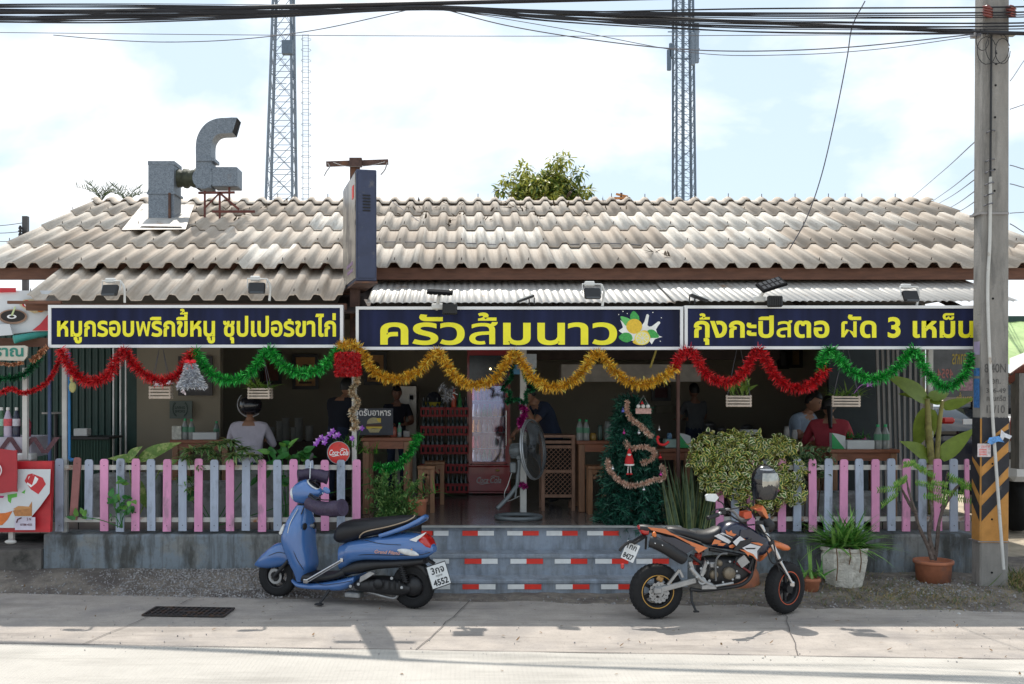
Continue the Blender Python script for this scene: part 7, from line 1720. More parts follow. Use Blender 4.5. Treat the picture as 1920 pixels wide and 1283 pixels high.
M_lav = mat('cloth_lavender', (.46, .43, .50), rough=.9, var=.12, scale=7, bump=.6, bscale=14); M_blkc = mat('cloth_black', (.010, .012, .022), rough=.9, var=.2); M_jean = mat('cloth_dark_blue', (.02, .03, .06), rough=.9); M_lblue = mat('cloth_pale_blue', (.22, .28, .36), rough=.85, var=.15, bump=.5, bscale=16); M_rcl = mat('cloth_red', (.30, .03, .045), rough=.85, var=.15, bump=.5, bscale=16); M_gcl = mat('cloth_grey', (.09, .095, .10), rough=.9)
def stand(px, Y): return V((PX(px, Y), Y, FLZ))
t, hc = person('person seated with back turned, in a lavender grey shirt and a black open helmet', stand(467, 12.25), pi, SIT, M_lav, M_jean, 'long', M_skin, 'short', 1.03, w=1.1)
b = MB(); b.ball(hc+V((0, .01, .035)), .142, 0, 22, 12, (1.0, 1.08, .88)); b.build('helmet_shell', mat('helmet_dark', (.012, .012, .016), rough=.18, coat=.6), t, world=False)
b = MB(); b.torus(hc+V((0, -.02, .05)), .158, .006, V((0, 1, .25)), 28, 6, 0, pi*.02, pi*.98); b.box(hc+V((0, .13, .07)), (.09, .03, .03), 0, None, .01); b.build('helmet_trim', mat('helmet_trim_grey', (.5, .5, .52), rough=.3), t, world=False)
SU = dict(elbL=(.24, -.10, 1.12), elbR=(-.24, -.10, 1.12), wriL=(.14, -.33, 1.10), wriR=(-.14, -.33, 1.10), palL=(.10, -.40, 1.11), palR=(-.10, -.40, 1.11))
BENT = dict(SU); BENT.update(spine=(0, -.03, 1.06), chest=(0, -.10, 1.22), neck=(0, -.16, 1.36), skull=(0, -.20, 1.43), shoL=(.18, -.10, 1.31), shoR=(-.18, -.10, 1.31), elbL=(.24, -.22, 1.08), elbR=(-.24, -.22, 1.08), wriL=(.14, -.42, 1.06), wriR=(-.14, -.42, 1.06), palL=(.10, -.49, 1.06), palR=(-.10, -.49, 1.06))
person('person in black T-shirt, back turned, standing left of the white garland post', stand(632, 13.2), pi-.55, BENT, M_blkc, M_jean, 'short', M_skin, 'short', .98, w=1.08)
person('person in a black T-shirt facing the road behind the pickup notice', stand(744, 14.5), .1, SU, M_blkc, M_jean, 'short', M_skind, 'short', .88, (.25, 0))
LEAN = dict(BENT); LEAN.update(spine=(0, -.08, 1.04), chest=(0, -.20, 1.18), neck=(0, -.30, 1.29), skull=(0, -.36, 1.34), shoL=(.17, -.21, 1.26), shoR=(-.17, -.21, 1.26), elbL=(.22, -.42, 1.05), wriL=(.08, -.47, 1.27), palL=(.04, -.47, 1.33), elbR=(-.2, -.36, 1.02), wriR=(-.16, -.52, .90), palR=(-.15, -.56, .85))
t, hc = person('person in dark navy bending forward, hand raised to a blue face mask', stand(1040, 13.3), -1.15, LEAN, M_jean, M_jean, 'short', M_skin, 'short', .98, (.35, 0))
b = MB(); b.ball(hc+V((0, -.10, -.07)), .055, 0, 12, 8, (1, .55, .8)); b.build('face_mask', mat('mask_blue', (.04, .12, .36), rough=.8), t, world=False)
person('person in grey standing far back by the kitchen counter', stand(1302, 15.2), pi+.3, SU, M_gcl, M_jean, 'short', M_skind, 'short', .90)
EAT = dict(SIT); EAT.update(chest=(0, -.06, .90), neck=(0, -.12, 1.04), skull=(0, -.16, 1.10), shoL=(.19, -.07, .98), shoR=(-.19, -.07, .98), wriR=(-.05, -.42, .92), palR=(-.01, -.46, .95))
person('person in a pale blue collared shirt seated and eating across from the red shirt', stand(1497, 13.35), .75, EAT, M_lblue, M_jean, 'short', M_skin, 'short', 1.10, (.32, 0), w=1.12)
person('person in a red shirt with dark ponytail seated with back turned, beside the right table', stand(1555, 12.5), pi-.25, SIT, M_rcl, M_jean, 'long', M_skin, 'tail', 1.05, w=1.08)

# ------------------------------------------------------------------ furniture inside
M_tw3 = mat('table_wood', (.24, .085, .042), rough=.45, var=.3, scale=4, stretch=(1, 7, 7)); M_tw4 = mat('stool_wood', (.30, .15, .075), rough=.5, var=.3, scale=4, stretch=(6, 6, 1)); M_tw5 = mat('table_leg_wood', (.26, .13, .07), rough=.5, var=.25, scale=5, stretch=(7, 7, 1))
def table(label, px0, px1, Y, depth, ptop, group='wooden dining tables', m=None):
    x0, x1 = PX(px0, Y), PX(px1, Y); zt = PZ(ptop, Y); t = thing('wooden_table', label, 'table', ((x0+x1)/2, Y+depth/2, FLZ), 0, group); m = m or M_tw3
    b = MB(); n = 4
    for i in range(n): b.box(((x0+x1)/2, Y+depth*(i+.5)/n, zt-.02), (x1-x0, depth/n-.006, .04), bevel=.005)
    b.build('tabletop', m, t)
    for yy in (Y+.05, Y+depth-.05): b = MB(); b.box(((x0+x1)/2, yy, zt-.085), (x1-x0-.1, .03, .09)); b.build('apron', m, t)
    for xx in (x0+.06, x1-.06):
        for yy in (Y+.06, Y+depth-.06): 
            b = MB(); b.box((xx, yy, (FLZ+zt-.04)/2), (.075, .075, zt-.04-FLZ), bevel=.008); b.build('leg', M_tw5, t)
    return t, zt
def stool(label, px0, px1, Y, ptop):
    x0, x1 = PX(px0, Y), PX(px1, Y); zt = PZ(ptop, Y); w = x1-x0; t = thing('wooden_stool', label, 'stool', ((x0+x1)/2, Y+w/2, FLZ), 0, 'wooden stools')
    b = MB(); b.box(((x0+x1)/2, Y+w/2, zt-.02), (w, w*.9, .04), bevel=.008); b.build('seat', M_tw4, t)
    b = MB(); b.box(((x0+x1)/2, Y+.06, zt-.07), (w-.1, .025, .06)); b.bar((x0+.07, Y+.05, zt-.15), (x0+.15, Y+.05, zt-.06), .03, .03); b.bar((x1-.07, Y+.05, zt-.15), (x1-.15, Y+.05, zt-.06), .03, .03); b.build('brace', M_tw4, t)
    for sx in (0, 1):
        for sy in (0, 1): 
            xx = x0+.035 if sx == 0 else x1-.035; yy = Y+.05 if sy == 0 else Y+w*.9-.02; b = MB(); b.box((xx, yy, (FLZ+zt-.04)/2), (.05, .05, zt-.04-FLZ)); b.build('leg', M_tw4, t)
table('brown table behind the left fence carrying two water bottles and a white box', 318, 430, 12.5, .7, 825)
table('brown counter table holding the pickup notice, left of the steps', 676, 772, 12.0, .7, 821)
table('tall wooden table with bottles just left of the Christmas tree', 1082, 1175, 12.2, .75, 827)
table('wooden table behind the Christmas tree with a green and white napkin box', 1200, 1300, 12.1, .7, 842)
table('reddish table behind the right fence with a white box and two bottles', 1556, 1688, 11.75, .7, 843)
table('plain table further back where the pale blue shirt sits eating', 1440, 1560, 12.75, .55, 828)
stool('wooden stool in front of the drink crates, right of the brown counter', 782, 816, 12.15, 874)
stool('darker wooden stool behind the other one by the drink crates', 796, 834, 13.0, 866)
stool('wooden stool under the tall table left of the Christmas tree', 1102, 1142, 12.0, 874)
# lattice cabinet
LY = 12.4; t = thing('lattice_cabinet', 'wooden cabinet with diagonal lattice doors right of the standing fan', 'cabinet', (PX(1047, LY), LY+.2, FLZ))
x0, x1, z0, z1 = PX(1015, LY), PX(1078, LY), PZ(945, LY), PZ(818, LY)
M_lat = mat('lattice_wood', (.29, .16, .105), rough=.6, var=.25, scale=5, stretch=(5, 5, 1))
b = MB()
for xx in (x0+.02, x1-.02):
    for yy in (LY, LY+.34): b.box((xx, yy, (FLZ+z1)/2), (.04, .04, z1-FLZ))
for zz in (PZ(829, LY), PZ(838, LY), PZ(884, LY), PZ(930, LY)): b.box(((x0+x1)/2, LY, zz), (x1-x0-.08, .03, .035))
b.box(((x0+x1)/2, LY+.17, z1), (x1-x0, .4, .03)); b.build('frame', M_lat, t)
b = MB()
for za, zb in ((PZ(882, LY), PZ(839, LY)), (PZ(929, LY), PZ(886, LY))):
    h = zb-za; w = x1-x0-.08; k = -h
    while k < w:
        for s in (1, -1):
            pa = [max(0, k), max(0, -k)]; 
            xa, ya = max(0, k), max(0, -k); L_ = min(w-xa, h-ya)
            if L_ > .01:
                X0 = x0+.04+xa; X1 = X0+L_
                if s < 0: X0, X1 = x1-.04-xa, x1-.04-xa-L_
                b.bar((X0, LY-.005+.008*s, za+ya), (X1, LY-.005+.008*s, za+ya+L_), .006, .018, 0, YA)
        k += .055
b.build('lattice', M_lat, t)
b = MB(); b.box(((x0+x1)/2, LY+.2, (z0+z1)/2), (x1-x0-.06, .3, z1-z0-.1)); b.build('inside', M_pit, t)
# standing fan
FNY = 11.6; t = thing('standing_fan', 'big grey industrial pedestal fan turned sideways in the doorway', 'fan', P(972, 957, FNY))
M_fan = mat('fan_grey', (.17, .19, .20), rough=.5, metal=.3); c = P(998, 843, FNY); axd = V((.86, -.42, .10)).normalized(); Rf = 56/FPX*FNY
M_cage = mat('cage_wire', (.10, .105, .11), rough=.5, metal=.4)
b = MB()
for (off, rr_) in ((.07, .25), (.075, .5), (.07, .72), (.05, .88), (.03, .97)): b.torus(c+axd*off, Rf*rr_, .0022, axd, 40, 4)
u_ = axd.orthogonal().normalized(); w_ = axd.cross(u_)
for k in range(64):
    a = 2*pi*k/64; d = u_*cos(a)+w_*sin(a); b.tube([c+axd*.075+d*Rf*.2, c+axd*.07+d*Rf*.6, c+axd*.03+d*Rf*.97, c+d*Rf], .0013, 3); b.tube([c-axd*.09+d*Rf*.25, c-axd*.06+d*Rf*.75, c+d*Rf], .0013, 3)
b.build('cage', M_cage, t)
b = MB(); b.torus(c, Rf, .010, axd, 44, 8); b.torus(c+axd*.02, Rf*.99, .007, axd, 44, 6); b.build('guard_rim', mat('rim_light', (.36, .38, .40), rough=.35, metal=.4), t)
b = MB()
for k in range(3):
    a0 = 2*pi*k/3; vs = []; fs = []
    for i in range(6):
        for j in range(4):
            rr_ = Rf*(.14+.78*i/5); a = a0+(.12+.95*(i/5)**.7*j/3); d = u_*cos(a)+w_*sin(a); vs.append(c+d*rr_+axd*(.035-.07*j/3))
    for i in range(5):
        for j in range(3): q0 = i*4+j; fs.append((q0, q0+1, q0+5, q0+4))
    b.add(vs, fs, 0, True)
b.lathe(c-axd*.04, [(.001, 0), (.05, 0), (.05, .06), (.001, .08)], axd, 16); b.build('blade', mat('blade_grey', (.09, .10, .11), rough=.4, metal=.3), t)
b = MB(); b.lathe(c-axd*.26, [(.001, 0), (.06, .0), (.075, .02), (.078, .10), (.07, .13), (.085, .14), (.085, .17), (.03, .18)], axd, 20)
for k in range(14): a = 2*pi*k/14; d = u_*cos(a)+w_*sin(a); b.bar(c-axd*.25+d*.078, c-axd*.14+d*.08, .008, .012, 0, d)
b.build('motor', M_fan, t)
b = MB(); pb = P(968, 868, FNY); b.tube([P(974, 858, FNY), P(970, 905, FNY), P(968, 915, FNY)], .022, 10); b.tube([P(969, 905, FNY-.02), P(966, 935, FNY-.02)], .012, 8); b.box(P(962, 877, FNY-.02), (.07, .07, .12), 0, None, .012); b.box(P(975, 858, FNY), (.08, .06, .05), 0, None, .01); b.tube(cat_pts([P(968, 912, FNY), P(955, 930, FNY-.05), P(938, 948, FNY-.12), P(932, 954, FNY-.14)]), .024, 10); b.build('pole', M_fan, t)
b = MB(); cb = V((PX(972, FNY), FNY, FLZ+.028)); b.tube([cb+V((.25*cos(a)*1.0, .22*sin(a), 0)) for a in [2*pi*i/30 for i in range(31)]], .024, 8); b.build('base_ring', M_fan, t)
b = MB(); b.tube(cat_pts([P(960, 885, FNY-.03), P(952, 910, FNY), P(946, 925, FNY), P(950, 940, FNY+.1), P(975, 930, FNY+.3)]), .004, 5); b.build('power_cord', M_pvc, t)
# drinks fridge
GY = 14.2; gx0, gx1 = PX(876, GY), PX(957, GY); t = thing('drinks_fridge', 'tall red glass door drinks fridge with white script on its base', 'fridge', ((gx0+gx1)/2, GY+.3, FLZ))
M_fr = mat('fridge_red', (.33, .012, .02), rough=.3, coat=.4); gz = lambda py: PZ(py, GY); gm = (gx0+gx1)/2; gw = gx1-gx0
b = MB()
b.box((gm, GY+.62, (gz(655)+gz(925))/2), (gw, .04, gz(655)-gz(925)))
for xx in (gx0+.02, gx1-.02): b.box((xx, GY+.31, (gz(655)+gz(925))/2), (.04, .58, gz(655)-gz(925)))
b.box((gm, GY+.3, gz(655)-.02), (gw-.08, .58, .04)); b.box((gm, GY+.3, (gz(872)+gz(925))/2), (gw-.08, .6, gz(872)-gz(925))); b.box((gm, GY+.02, gz(662)), (gw-.08, .05, .09)); b.build('cabinet', M_fr, t)
b = MB(); b.box((gm, GY-.02, gz(898)), (gw, .03, gz(874)-gz(922)), bevel=.02); b.build('base_panel', M_fr, t)
b = MB(); script_logo(b, V((gm-.005, GY-.038, gz(900))), gw*.60, .10, XA, ZA); b.build('lettering', mat('fridge_script', (.55, .5, .5), rough=.4), t)
b = MB(); b.ball((gm+gw*.20, GY-.035, gz(882)), .03, 0, 12, 6, (1, .3, .5)); b.build('badge', mat('badge_brass', (.4, .3, .08), rough=.3, metal=.6), t)
b = MB()
for xx in (gx0+.045, gx1-.045): b.box((xx, GY-.02, (gz(720)+gz(869))/2), (.05, .035, gz(720)-gz(869)))
for zz in (gz(722), gz(868)): b.box((gm, GY-.0205, zz), (gw-.14, .034, .035))
dr = b.build('door', M_fr, t)
M_fg = glass('fridge_glass', (.46, .49, .70), .05, .20); M_fg.node_tree.nodes['Principled BSDF'].inputs['Metallic'].default_value = 1
b = MB(); b.box((gm, GY-.015, (gz(720)+gz(869))/2), (gw-.14, .008, gz(720)-gz(869)-.03)); b.build('glass', M_fg, dr)
b = MB(); b.cyl((gx1-.06, GY-.06, gz(770)), (gx1-.06, GY-.06, gz(835)), .01, n=8); b.build('handle', M_chr, dr)
b = MB(); b.box((gm, GY-.02, gz(690)), (gw-.06, .035, gz(668)-gz(714))); hd = b.build('header', mat('header_dark', (.04, .05, .055), rough=.15, var=.5, scale=5), t)
b = MB(); b.ball((gm+.02, GY-.045, gz(692)), .014, 0, 10, 6); b.build('pilot_lamp', mat('lamp_warm', (1, .72, .35), emit=4), hd)
b = MB()
for py in (752, 782, 812, 842): b.box((gm, GY+.3, gz(py)), (gw-.1, .5, .008))
b.build('shelf', M_alu, t)
b = MB(); b.box((gx0+.05, GY+.06, (gz(722)+gz(868))/2), (.012, .012, gz(722)-gz(868)-.1)); b.build('added_glow_strip', mat('added_glow', (.75, .78, 1), var=.02, emit=3.0), t)  # glowing strip added inside to brighten the bottles
CANC = [mat('can_red', (.45, .02, .02)), mat('bottle_amber', (.30, .12, .03)), mat('bottle_clear', (.5, .55, .55)), mat('bottle_green', (.03, .22, .06)), mat('can_orange', (.6, .26, .03)), mat('bottle_white', (.6, .6, .62))]
M_dglass = mat('bottle_dark', (.018, .03, .028), rough=.12)
def bottle_mesh(name, r, h, mats, style='cola'):
    b = MB(); 
    if style == 'cola': b.lathe((0, 0, 0), [(r*.9, 0), (r, h*.05), (r*.92, h*.3), (r, h*.5), (r*.55, h*.72), (r*.36, h*.86), (r*.40, h*.97), (r*.40, h)], ZA, 10, 0, True, True)
    else: b.lathe((0, 0, 0), [(r*.9, 0), (r, h*.04), (r, h*.30), (r*.95, h*.33), (r, h*.36), (r, h*.62), (r*.5, h*.84), (r*.32, h*.90)], ZA, 12, 0, True, True); b.cyl((0, 0, h*.90), (0, 0, h), r*.42, n=10, m=2); b.cyl((0, 0, h*.38), (0, 0, h*.62), r*1.03, n=12, m=1, cap=False)
    return b.build(name, mats, None)
for r_, py in enumerate((752, 782, 812, 842, 866)):
    for k in range(6):
        o = bottle_mesh('bottle', .032, .17 if r_ < 4 else .15, [CANC[(k//2+r_*2) % 6]]); o.location = (gx0+.09+.075*k, GY+.12, gz(py)+.004); tag(o, 'bottle on the %s behind the glass door of the red fridge' % ('top shelf', 'second shelf', 'third shelf', 'fourth shelf', 'bottom')[r_], 'bottle', 'drinks in the fridge')
b = MB(); pbox(b, 880, 925, 886, 931, GY+.05, .1); pbox(b, 947, 925, 953, 931, GY+.05, .1); b.build('foot', M_bplas, t)
# crates of bottles
M_cr = mat('crate_red', (.28, .018, .022), rough=.6, var=.2, scale=9)
def crate(w, d, h):
    b = MB()
    for s in (-1, 1):
        b.box((0, s*d/2, h*.86), (w, .014, h*.26)); b.box((0, s*d/2, h*.12), (w, .014, h*.22)); b.box((s*w/2, 0, h*.5), (.014, d-.014, h))
        for k in range(6): b.box((-w/2+w*k/5*.98+.005, s*d/2, h*.5), (.016 if k in (0, 5) else .03, .013, h*.52))
    b.box((0, 0, .008), (w-.02, d-.02, .012)); return b.build('drink_crate', M_cr)
CR_Y = 13.9
rows = [(764, 782), (800, 817), (833, 852), (868, 888), (905, 925)]; proto = None; bp_ = None
order = ('top', 'second', 'third', 'fourth', 'bottom')
for ci, (pxa, pxb, side) in enumerate(((789, 833, 'left'), (836, 878, 'right'))):
    for ri, (ya, yb) in enumerate(rows):
        w = PX(pxb, CR_Y)-PX(pxa, CR_Y); h = PZ(ya, CR_Y)-PZ(yb, CR_Y); loc = V((PX((pxa+pxb)/2, CR_Y), CR_Y+.15, PZ(yb, CR_Y)))
        if proto is None: proto = crate(w, .28, .13); o = proto
        else: o = proto.copy(); COL.objects.link(o)
        o.location = loc; o.scale.x = w/(PX(833, CR_Y)-PX(789, CR_Y)); tag(o, 'red crate of bottles, %s of the %s stack beside the fridge' % (order[ri], side), 'crate', 'crates of bottles beside the fridge')
        for k in range(5):
            for q_ in range(2):
                if bp_ is None: bp_ = bottle_mesh('bottle', .030, .245, [M_dglass]); o2 = bp_
                else: o2 = bp_.copy(); COL.objects.link(o2)
                o2.location = loc+V((-w/2+.035+(w-.07)*k/4, -.08+.14*q_, .015)); tag(o2, 'dark glass bottle standing in a crate of the stacks beside the fridge', 'bottle', 'bottles in the crates')
t = thing('basket', 'black domed basket with a yellow rim on top of the crates', 'basket', P(813, 762, CR_Y)); b = MB(); b.lathe(P(813, 756, CR_Y+.15), [(.11, 0), (.10, .08), (.06, .14), (.001, .16)], ZA, 16); b.build('dome', M_blkc, t)
b = MB(); b.lathe(P(813, 762, CR_Y+.15), [(.10, 0), (.115, .05), (.12, .06), (.11, .05)], ZA, 16); b.build('rim', mat('basket_yellow', (.30, .26, .02), rough=.6), t)
o = bottle_mesh('bottle', .035, .26, [mat('sauce_red', (.5, .06, .02), rough=.3)]); o.location = P(851, 764, CR_Y+.05); tag(o, 'red sauce bottle on top of the right crate stack', 'bottle')
o = bottle_mesh('bottle', .03, .20, [CANC[3]]); o.location = P(862, 764, CR_Y+.05); tag(o, 'green bottle on top of the right crate stack', 'bottle')
# steel fridge at the back
t = thing('steel_cabinet', 'tall reflective steel cabinet behind the second black T-shirt', 'cabinet', (PX(765, 15.6), 15.8, FLZ)); b = MB(); pbox(b, 738, 722, 783, 920, 15.6, .5, 0, .02); b.build('body', mat('brushed_steel', (.32, .30, .27), rough=.3, metal=.8), t)
b = MB(); pbox(b, 767, 740, 776, 751, 15.585, .01); b.build('label_frame', M_pvc, t); b = MB(); pbox(b, 768.5, 741.5, 774.5, 749.5, 15.58, .01); b.build('label', M_pit, t)
# pickup notice
NY = 12.15; t = thing('notice_board', 'dark notice board with white Thai words and a burger picture on the brown counter', 'notice', P(707, 816, NY)); b = MB(); pbox(b, 668, 766, 737, 816, NY, .02); b.build('board', mat('board_dark', (.028, .034, .05), rough=.5), t)
kk = (NY-.002)/FPX; b = MB(); put_text(b, 'จุดรับอาหาร', P(0, 0, NY-.002), XA*kk, ZA*kk, box=(665, -784, 733, -766), off=.02); b.build('lettering', M_sw, t)
b = MB(); o_ = P(0, 0, NY-.002)
for lv, (poly, m_) in enumerate((([(701+13*cos(a), 793-10*sin(a)) for a in [pi*i/12 for i in range(13)]]+[(688, 795)], 0), ([(687, 796), (715, 796), (716, 801), (686, 801)], 1), ([(686, 800), (717, 800), (715, 804), (700, 803), (688, 805)], 2), ([(689, 804), (714, 804), (710, 811), (693, 811)], 0), ([(706, 784), (714, 784), (714, 792), (708, 790)], 2))): b.flat(poly if lv else [(x, y) for x, y in poly], P(0, 0, NY-.002-.0008*lv), XA*kk, -ZA*kk, m_)
b.f = [f[::-1] for f in b.f]; b.build('burger_picture', [mat('bun', (.38, .33, .18), var=.2, scale=40), mat('patty', (.08, .03, .015)), mat('cheese', (.6, .45, .06))], t)
# pictures on the walls
M_frk = mat('frame_black', (.012, .01, .01), rough=.4); M_sep = mat('sepia_print', (.42, .21, .07), rough=.5, var=.3, scale=5); M_mat_ = mat('print_mount', (.42, .36, .28), rough=.7)
def picture(label, x0, y0, x1, y1, Y, mats, kind='portrait'):
    t = thing('framed_picture', label, 'picture', P((x0+x1)/2, y1, Y), 0, 'pictures on the walls'); b = MB(); k = 6
    pbox(b, x0, y0, x1, y0+k, Y-.04, .03); pbox(b, x0, y1-k, x1, y1, Y-.04, .03); pbox(b, x0, y0+k, x0+k, y1-k, Y-.04, .0299); pbox(b, x1-k, y0+k, x1, y1-k, Y-.04, .0299); b.build('frame', M_frk, t)
    b = MB(); pbox(b, x0+k, y0+k, x1-k, y1-k, Y-.02, .01); 
    b.build('print', mats[0], t)
    if kind == 'sepia':
        cx0, w, h = (x0+x1)/2, x1-x0, y1-y0; b = MB(); o2 = P(0, 0, Y-.022); kq = (Y-.022)/FPX
        def el(cx, cy, rx, ry, lv): b.flat([(cx+rx*cos(2*pi*i/16), cy+ry*sin(2*pi*i/16)) for i in range(16)][::-1], P(0, 0, Y-.022-.001*lv), XA*kq, -ZA*kq, 0)
        el(cx0, y0+h*.42, w*.2, h*.13, 1); b.flat([(cx0-w*.28, y0+h*.72), (cx0+w*.28, y0+h*.72), (cx0+w*.18, y0+h*.50), (cx0-w*.18, y0+h*.50)], P(0, 0, Y-.024), XA*kq, -ZA*kq, 0); pbox(b, cx0-w*.24, y0+h*.78, cx0+w*.24, y0+h*.84, Y-.023, .001); b.build('figure', mat('sepia_dark', (.07, .03, .015)), t)
    return t
picture('black framed sepia picture on the wall under the left green garland', 548, 664, 597, 730, 16.4, [M_sep], 'sepia')
picture('dark framed picture partly hidden left of the sepia picture', 488, 660, 528, 720, 16.4, [mat('dark_red_print', (.12, .035, .02))])
picture('black framed brownish picture right of the white garland post', 682, 660, 725, 722, 16.4, [M_sep], 'sepia')
picture('wide dark frame behind the silver bell', 334, 668, 398, 742, 13.2, [mat('black_print', (.01, .008, .012), rough=.3)])
picture('small dark red picture on the back wall behind the Christmas tree', 1222, 722, 1258, 752, 16.4, [mat('maroon_print', (.06, .012, .015))])
picture('small dark picture high on the back wall right of the hanging basket', 1458, 655, 1480, 692, 16.4, [mat('grey_print', (.06, .06, .065))])
picture('narrow framed picture behind the right red garland', 1480, 652, 1505, 690, 16.4, [mat('ochre_print', (.16, .10, .035))])
t = thing('paper_notice', 'blue and white paper sheet hanging behind the tinsel star', 'notice', P(985, 700, 12.2)); b = MB(); pbox(b, 958, 668, 1003, 702, 12.2, .004); b.build('sheet', mat('paper_blue', (.10, .30, .5), rough=.5, var=.5, scale=9), t); b = MB(); pbox(b, 972, 664, 1006, 690, 12.19, .004); b.build('white_sheet', mat('paper_white', (.5, .55, .6), var=.2, scale=20), t)
b = MB(); b.bar(P(1219, 690, 12.0), P(1232, 652, 12.0), .03, .02); tag(b.build('yellow_stick', mat('stick_yellow', (.55, .45, .10), rough=.5)), 'short yellow stick slanting down behind the gold garland', 'stick')
t = thing('wall_plaque', 'grey green board with a laurel wreath and two words on the left partition', 'plaque', P(340, 785, 13.15)); b = MB(); pbox(b, 318, 752, 360, 785, 13.15, .02); b.build('board', mat('plaque_green', (.10, .125, .11), rough=.7), t)
kk = 13.147/FPX; b = MB(); put_text(b, 'LIVING', P(0, 0, 13.147), XA*kk, ZA*kk, box=(328, -767, 347, -762), off=.03); put_text(b, 'SMOKE', P(0, 0, 13.147), XA*kk, ZA*kk, box=(328, -774, 347, -769), off=.03)
for s in (-1, 1):
    for k in range(9): a = -1.2+2.2*k/8; c = P(338+s*13*cos(a*.8), 769-13*sin(a), 13.147); b.leaf(c, V((s*.3, 0, 1)), -YA, .035, .016, 0, 0, 2)
b.build('lettering', mat('print_dark_green', (.012, .03, .025)), t)
# table-top things
PET = [mat('pet_clear', (.26, .27, .26), rough=.1), mat('label_green', (.10, .26, .16)), mat('cap_green', (.04, .42, .16))]
PETD = [mat('pet_dim', (.20, .23, .22), rough=.1), PET[1], PET[2]]
def pet(px, ybase, ytop, Y, label, grp=None, mats=PET):
    h = PZ(ytop, Y)-PZ(ybase, Y); o = bottle_mesh('water_bottle', h*.155, h, mats, 'pet'); o.location = P(px, ybase, Y); tag(o, label, 'bottle', grp)
pet(347, 825, 785, 12.6, 'water bottle with pale label, left of the pair on the left table'); pet(359, 825, 786, 12.6, 'water bottle with green label, right of the pair on the left table')
pet(1646, 843, 796, 11.85, 'water bottle with green cap next to the white box on the right table'); pet(1660, 843, 796, 11.87, 'water bottle with green cap at the outer end of the right table')
pet(1087, 827, 786, 12.35, 'white bottle with green label, left one on the tall table'); pet(1099, 827, 787, 12.35, 'white bottle with green label, second on the tall table')
pet(749, 820, 793, 12.2, 'small bottle beside the pickup notice on the brown counter', None, PETD); pet(406, 826, 790, 12.9, 'dim water bottle behind the helmeted diner', None, PETD)
def boxthing(name, label, cat_, x0, y0, x1, y1, Y, d, m): b = MB(); pbox(b, x0, y0, x1, y1, Y, d, 0, .006); return tag(b.build(name, m), label, cat_)
M_bx = mat('card_white', (.58, .60, .60), rough=.7, var=.05)
boxthing('tissue_box', 'long white box on the left table behind the striped plant', 'box', 361, 811, 406, 825, 12.55, .14, M_bx)
boxthing('tissue_box', 'long white box on the right table between bottles and napkin stand', 'box', 1589, 826, 1640, 843, 11.8, .14, M_bx)
boxthing('tissue_box', 'white box on the table behind the bush, below the hanging basket', 'box', 1392, 806, 1424, 817, 13.0, .14, M_bx)
boxthing('snack_pouch', 'small white and green pouch on the left table', 'pouch', 322, 799, 340, 825, 12.55, .06, mat('pouch_white', (.5, .5, .44), var=.35, scale=22))
boxthing('steel_box', 'grey box at the right end of the brown counter', 'box', 756, 808, 768, 820, 12.2, .1, M_grey)
def napkin(label, x0, y0, x1, y1, Y, flip=False):
    t = thing('napkin_stand', label, 'napkin stand', P((x0+x1)/2, y1, Y)); k = Y/FPX; o_ = P(0, 0, Y)
    b = MB(); b.prism([(x0, -y1), (x1, -y1), (x1-1, -y0-6), (x0+12, -y0-2), (x0, -y0)], o_, XA*k, ZA*k, -.08); b.build('white_side', M_bx, t)
    b = MB(); b.prism([(x0, -y1), (x1-2, -y1), (x0, -y0)], P(0, 0, Y-.003), XA*(Y-.003)/FPX, ZA*(Y-.003)/FPX, -.003); b.build('green_side', mat('napkin_green', (.03, .33, .10), rough=.6), t)
napkin('green and white napkin stand on the right table', 1560, 812, 1586, 842, 11.85)
napkin('green and white napkin stand behind the trunk side of the thin rusty post', 1272, 812, 1296, 840, 12.2)
boxthing('tissue_box', 'pale green box on the table between the Christmas tree and the rusty post', 'box', 1247, 824, 1272, 840, 12.25, .14, mat('box_palegreen', (.36, .5, .45)))
for i, (px, y0, y1, r, c_, lab) in enumerate(((1125, 797, 827, .03, (.05, .09, .07), 'dark jar on the tall table'), (1140, 790, 827, .05, (.16, .17, .16), 'large glass jar on the tall table'), (1155, 805, 827, .04, (.4, .38, .36), 'pale cup on the tall table next to the tree'), (1112, 812, 827, .04, (.35, .22, .05), 'small amber pot between bottle and jars on the tall table'), (1168, 818, 827, .05, (.5, .46, .44), 'pale bowl at the tree end of the tall table'), (1255, 812, 824, .03, (.12, .25, .4), 'blue cup on the pale green box'), (738, 800, 820, .04, (.25, .06, .04), 'small red condiment jar by the pickup notice'), (1490, 806, 828, .035, (.5, .5, .5), 'white cup on the eating table'), (1475, 800, 828, .035, (.4, .38, .35), 'steel pot on the eating table'), (1620, 818, 828, .03, (.4, .05, .2), 'pink tub behind the white box on the right table'))):
    Y = 12.4 if px < 1300 else 12.9
    if 'notice' in lab: Y = 12.2
    c = P(px, y1, Y); h = PZ(y0, Y)-c.z; b = MB(); b.lathe(c, [(r*.85, 0), (r, h*.1), (r, h*.75), (r*.8, h*.85), (r*.82, h), (.001, h)], ZA, 14, 0, True, True); tag(b.build('jar' if 'jar' in lab else 'cup', mat('jar_%d' % i, c_, rough=.25)), lab, 'jar' if 'jar' in lab else 'cup')
t = thing('bowl_rack', 'kitchen counter with stacked white bowls behind the helmeted diner', 'counter', P(545, 850, 14.8)); b = MB(); pbox(b, 490, 828, 620, 860, 14.8, .5); pbox(b, 495, 860, 615, 940, 14.85, .4); b.build('counter', M_dkwood, t)
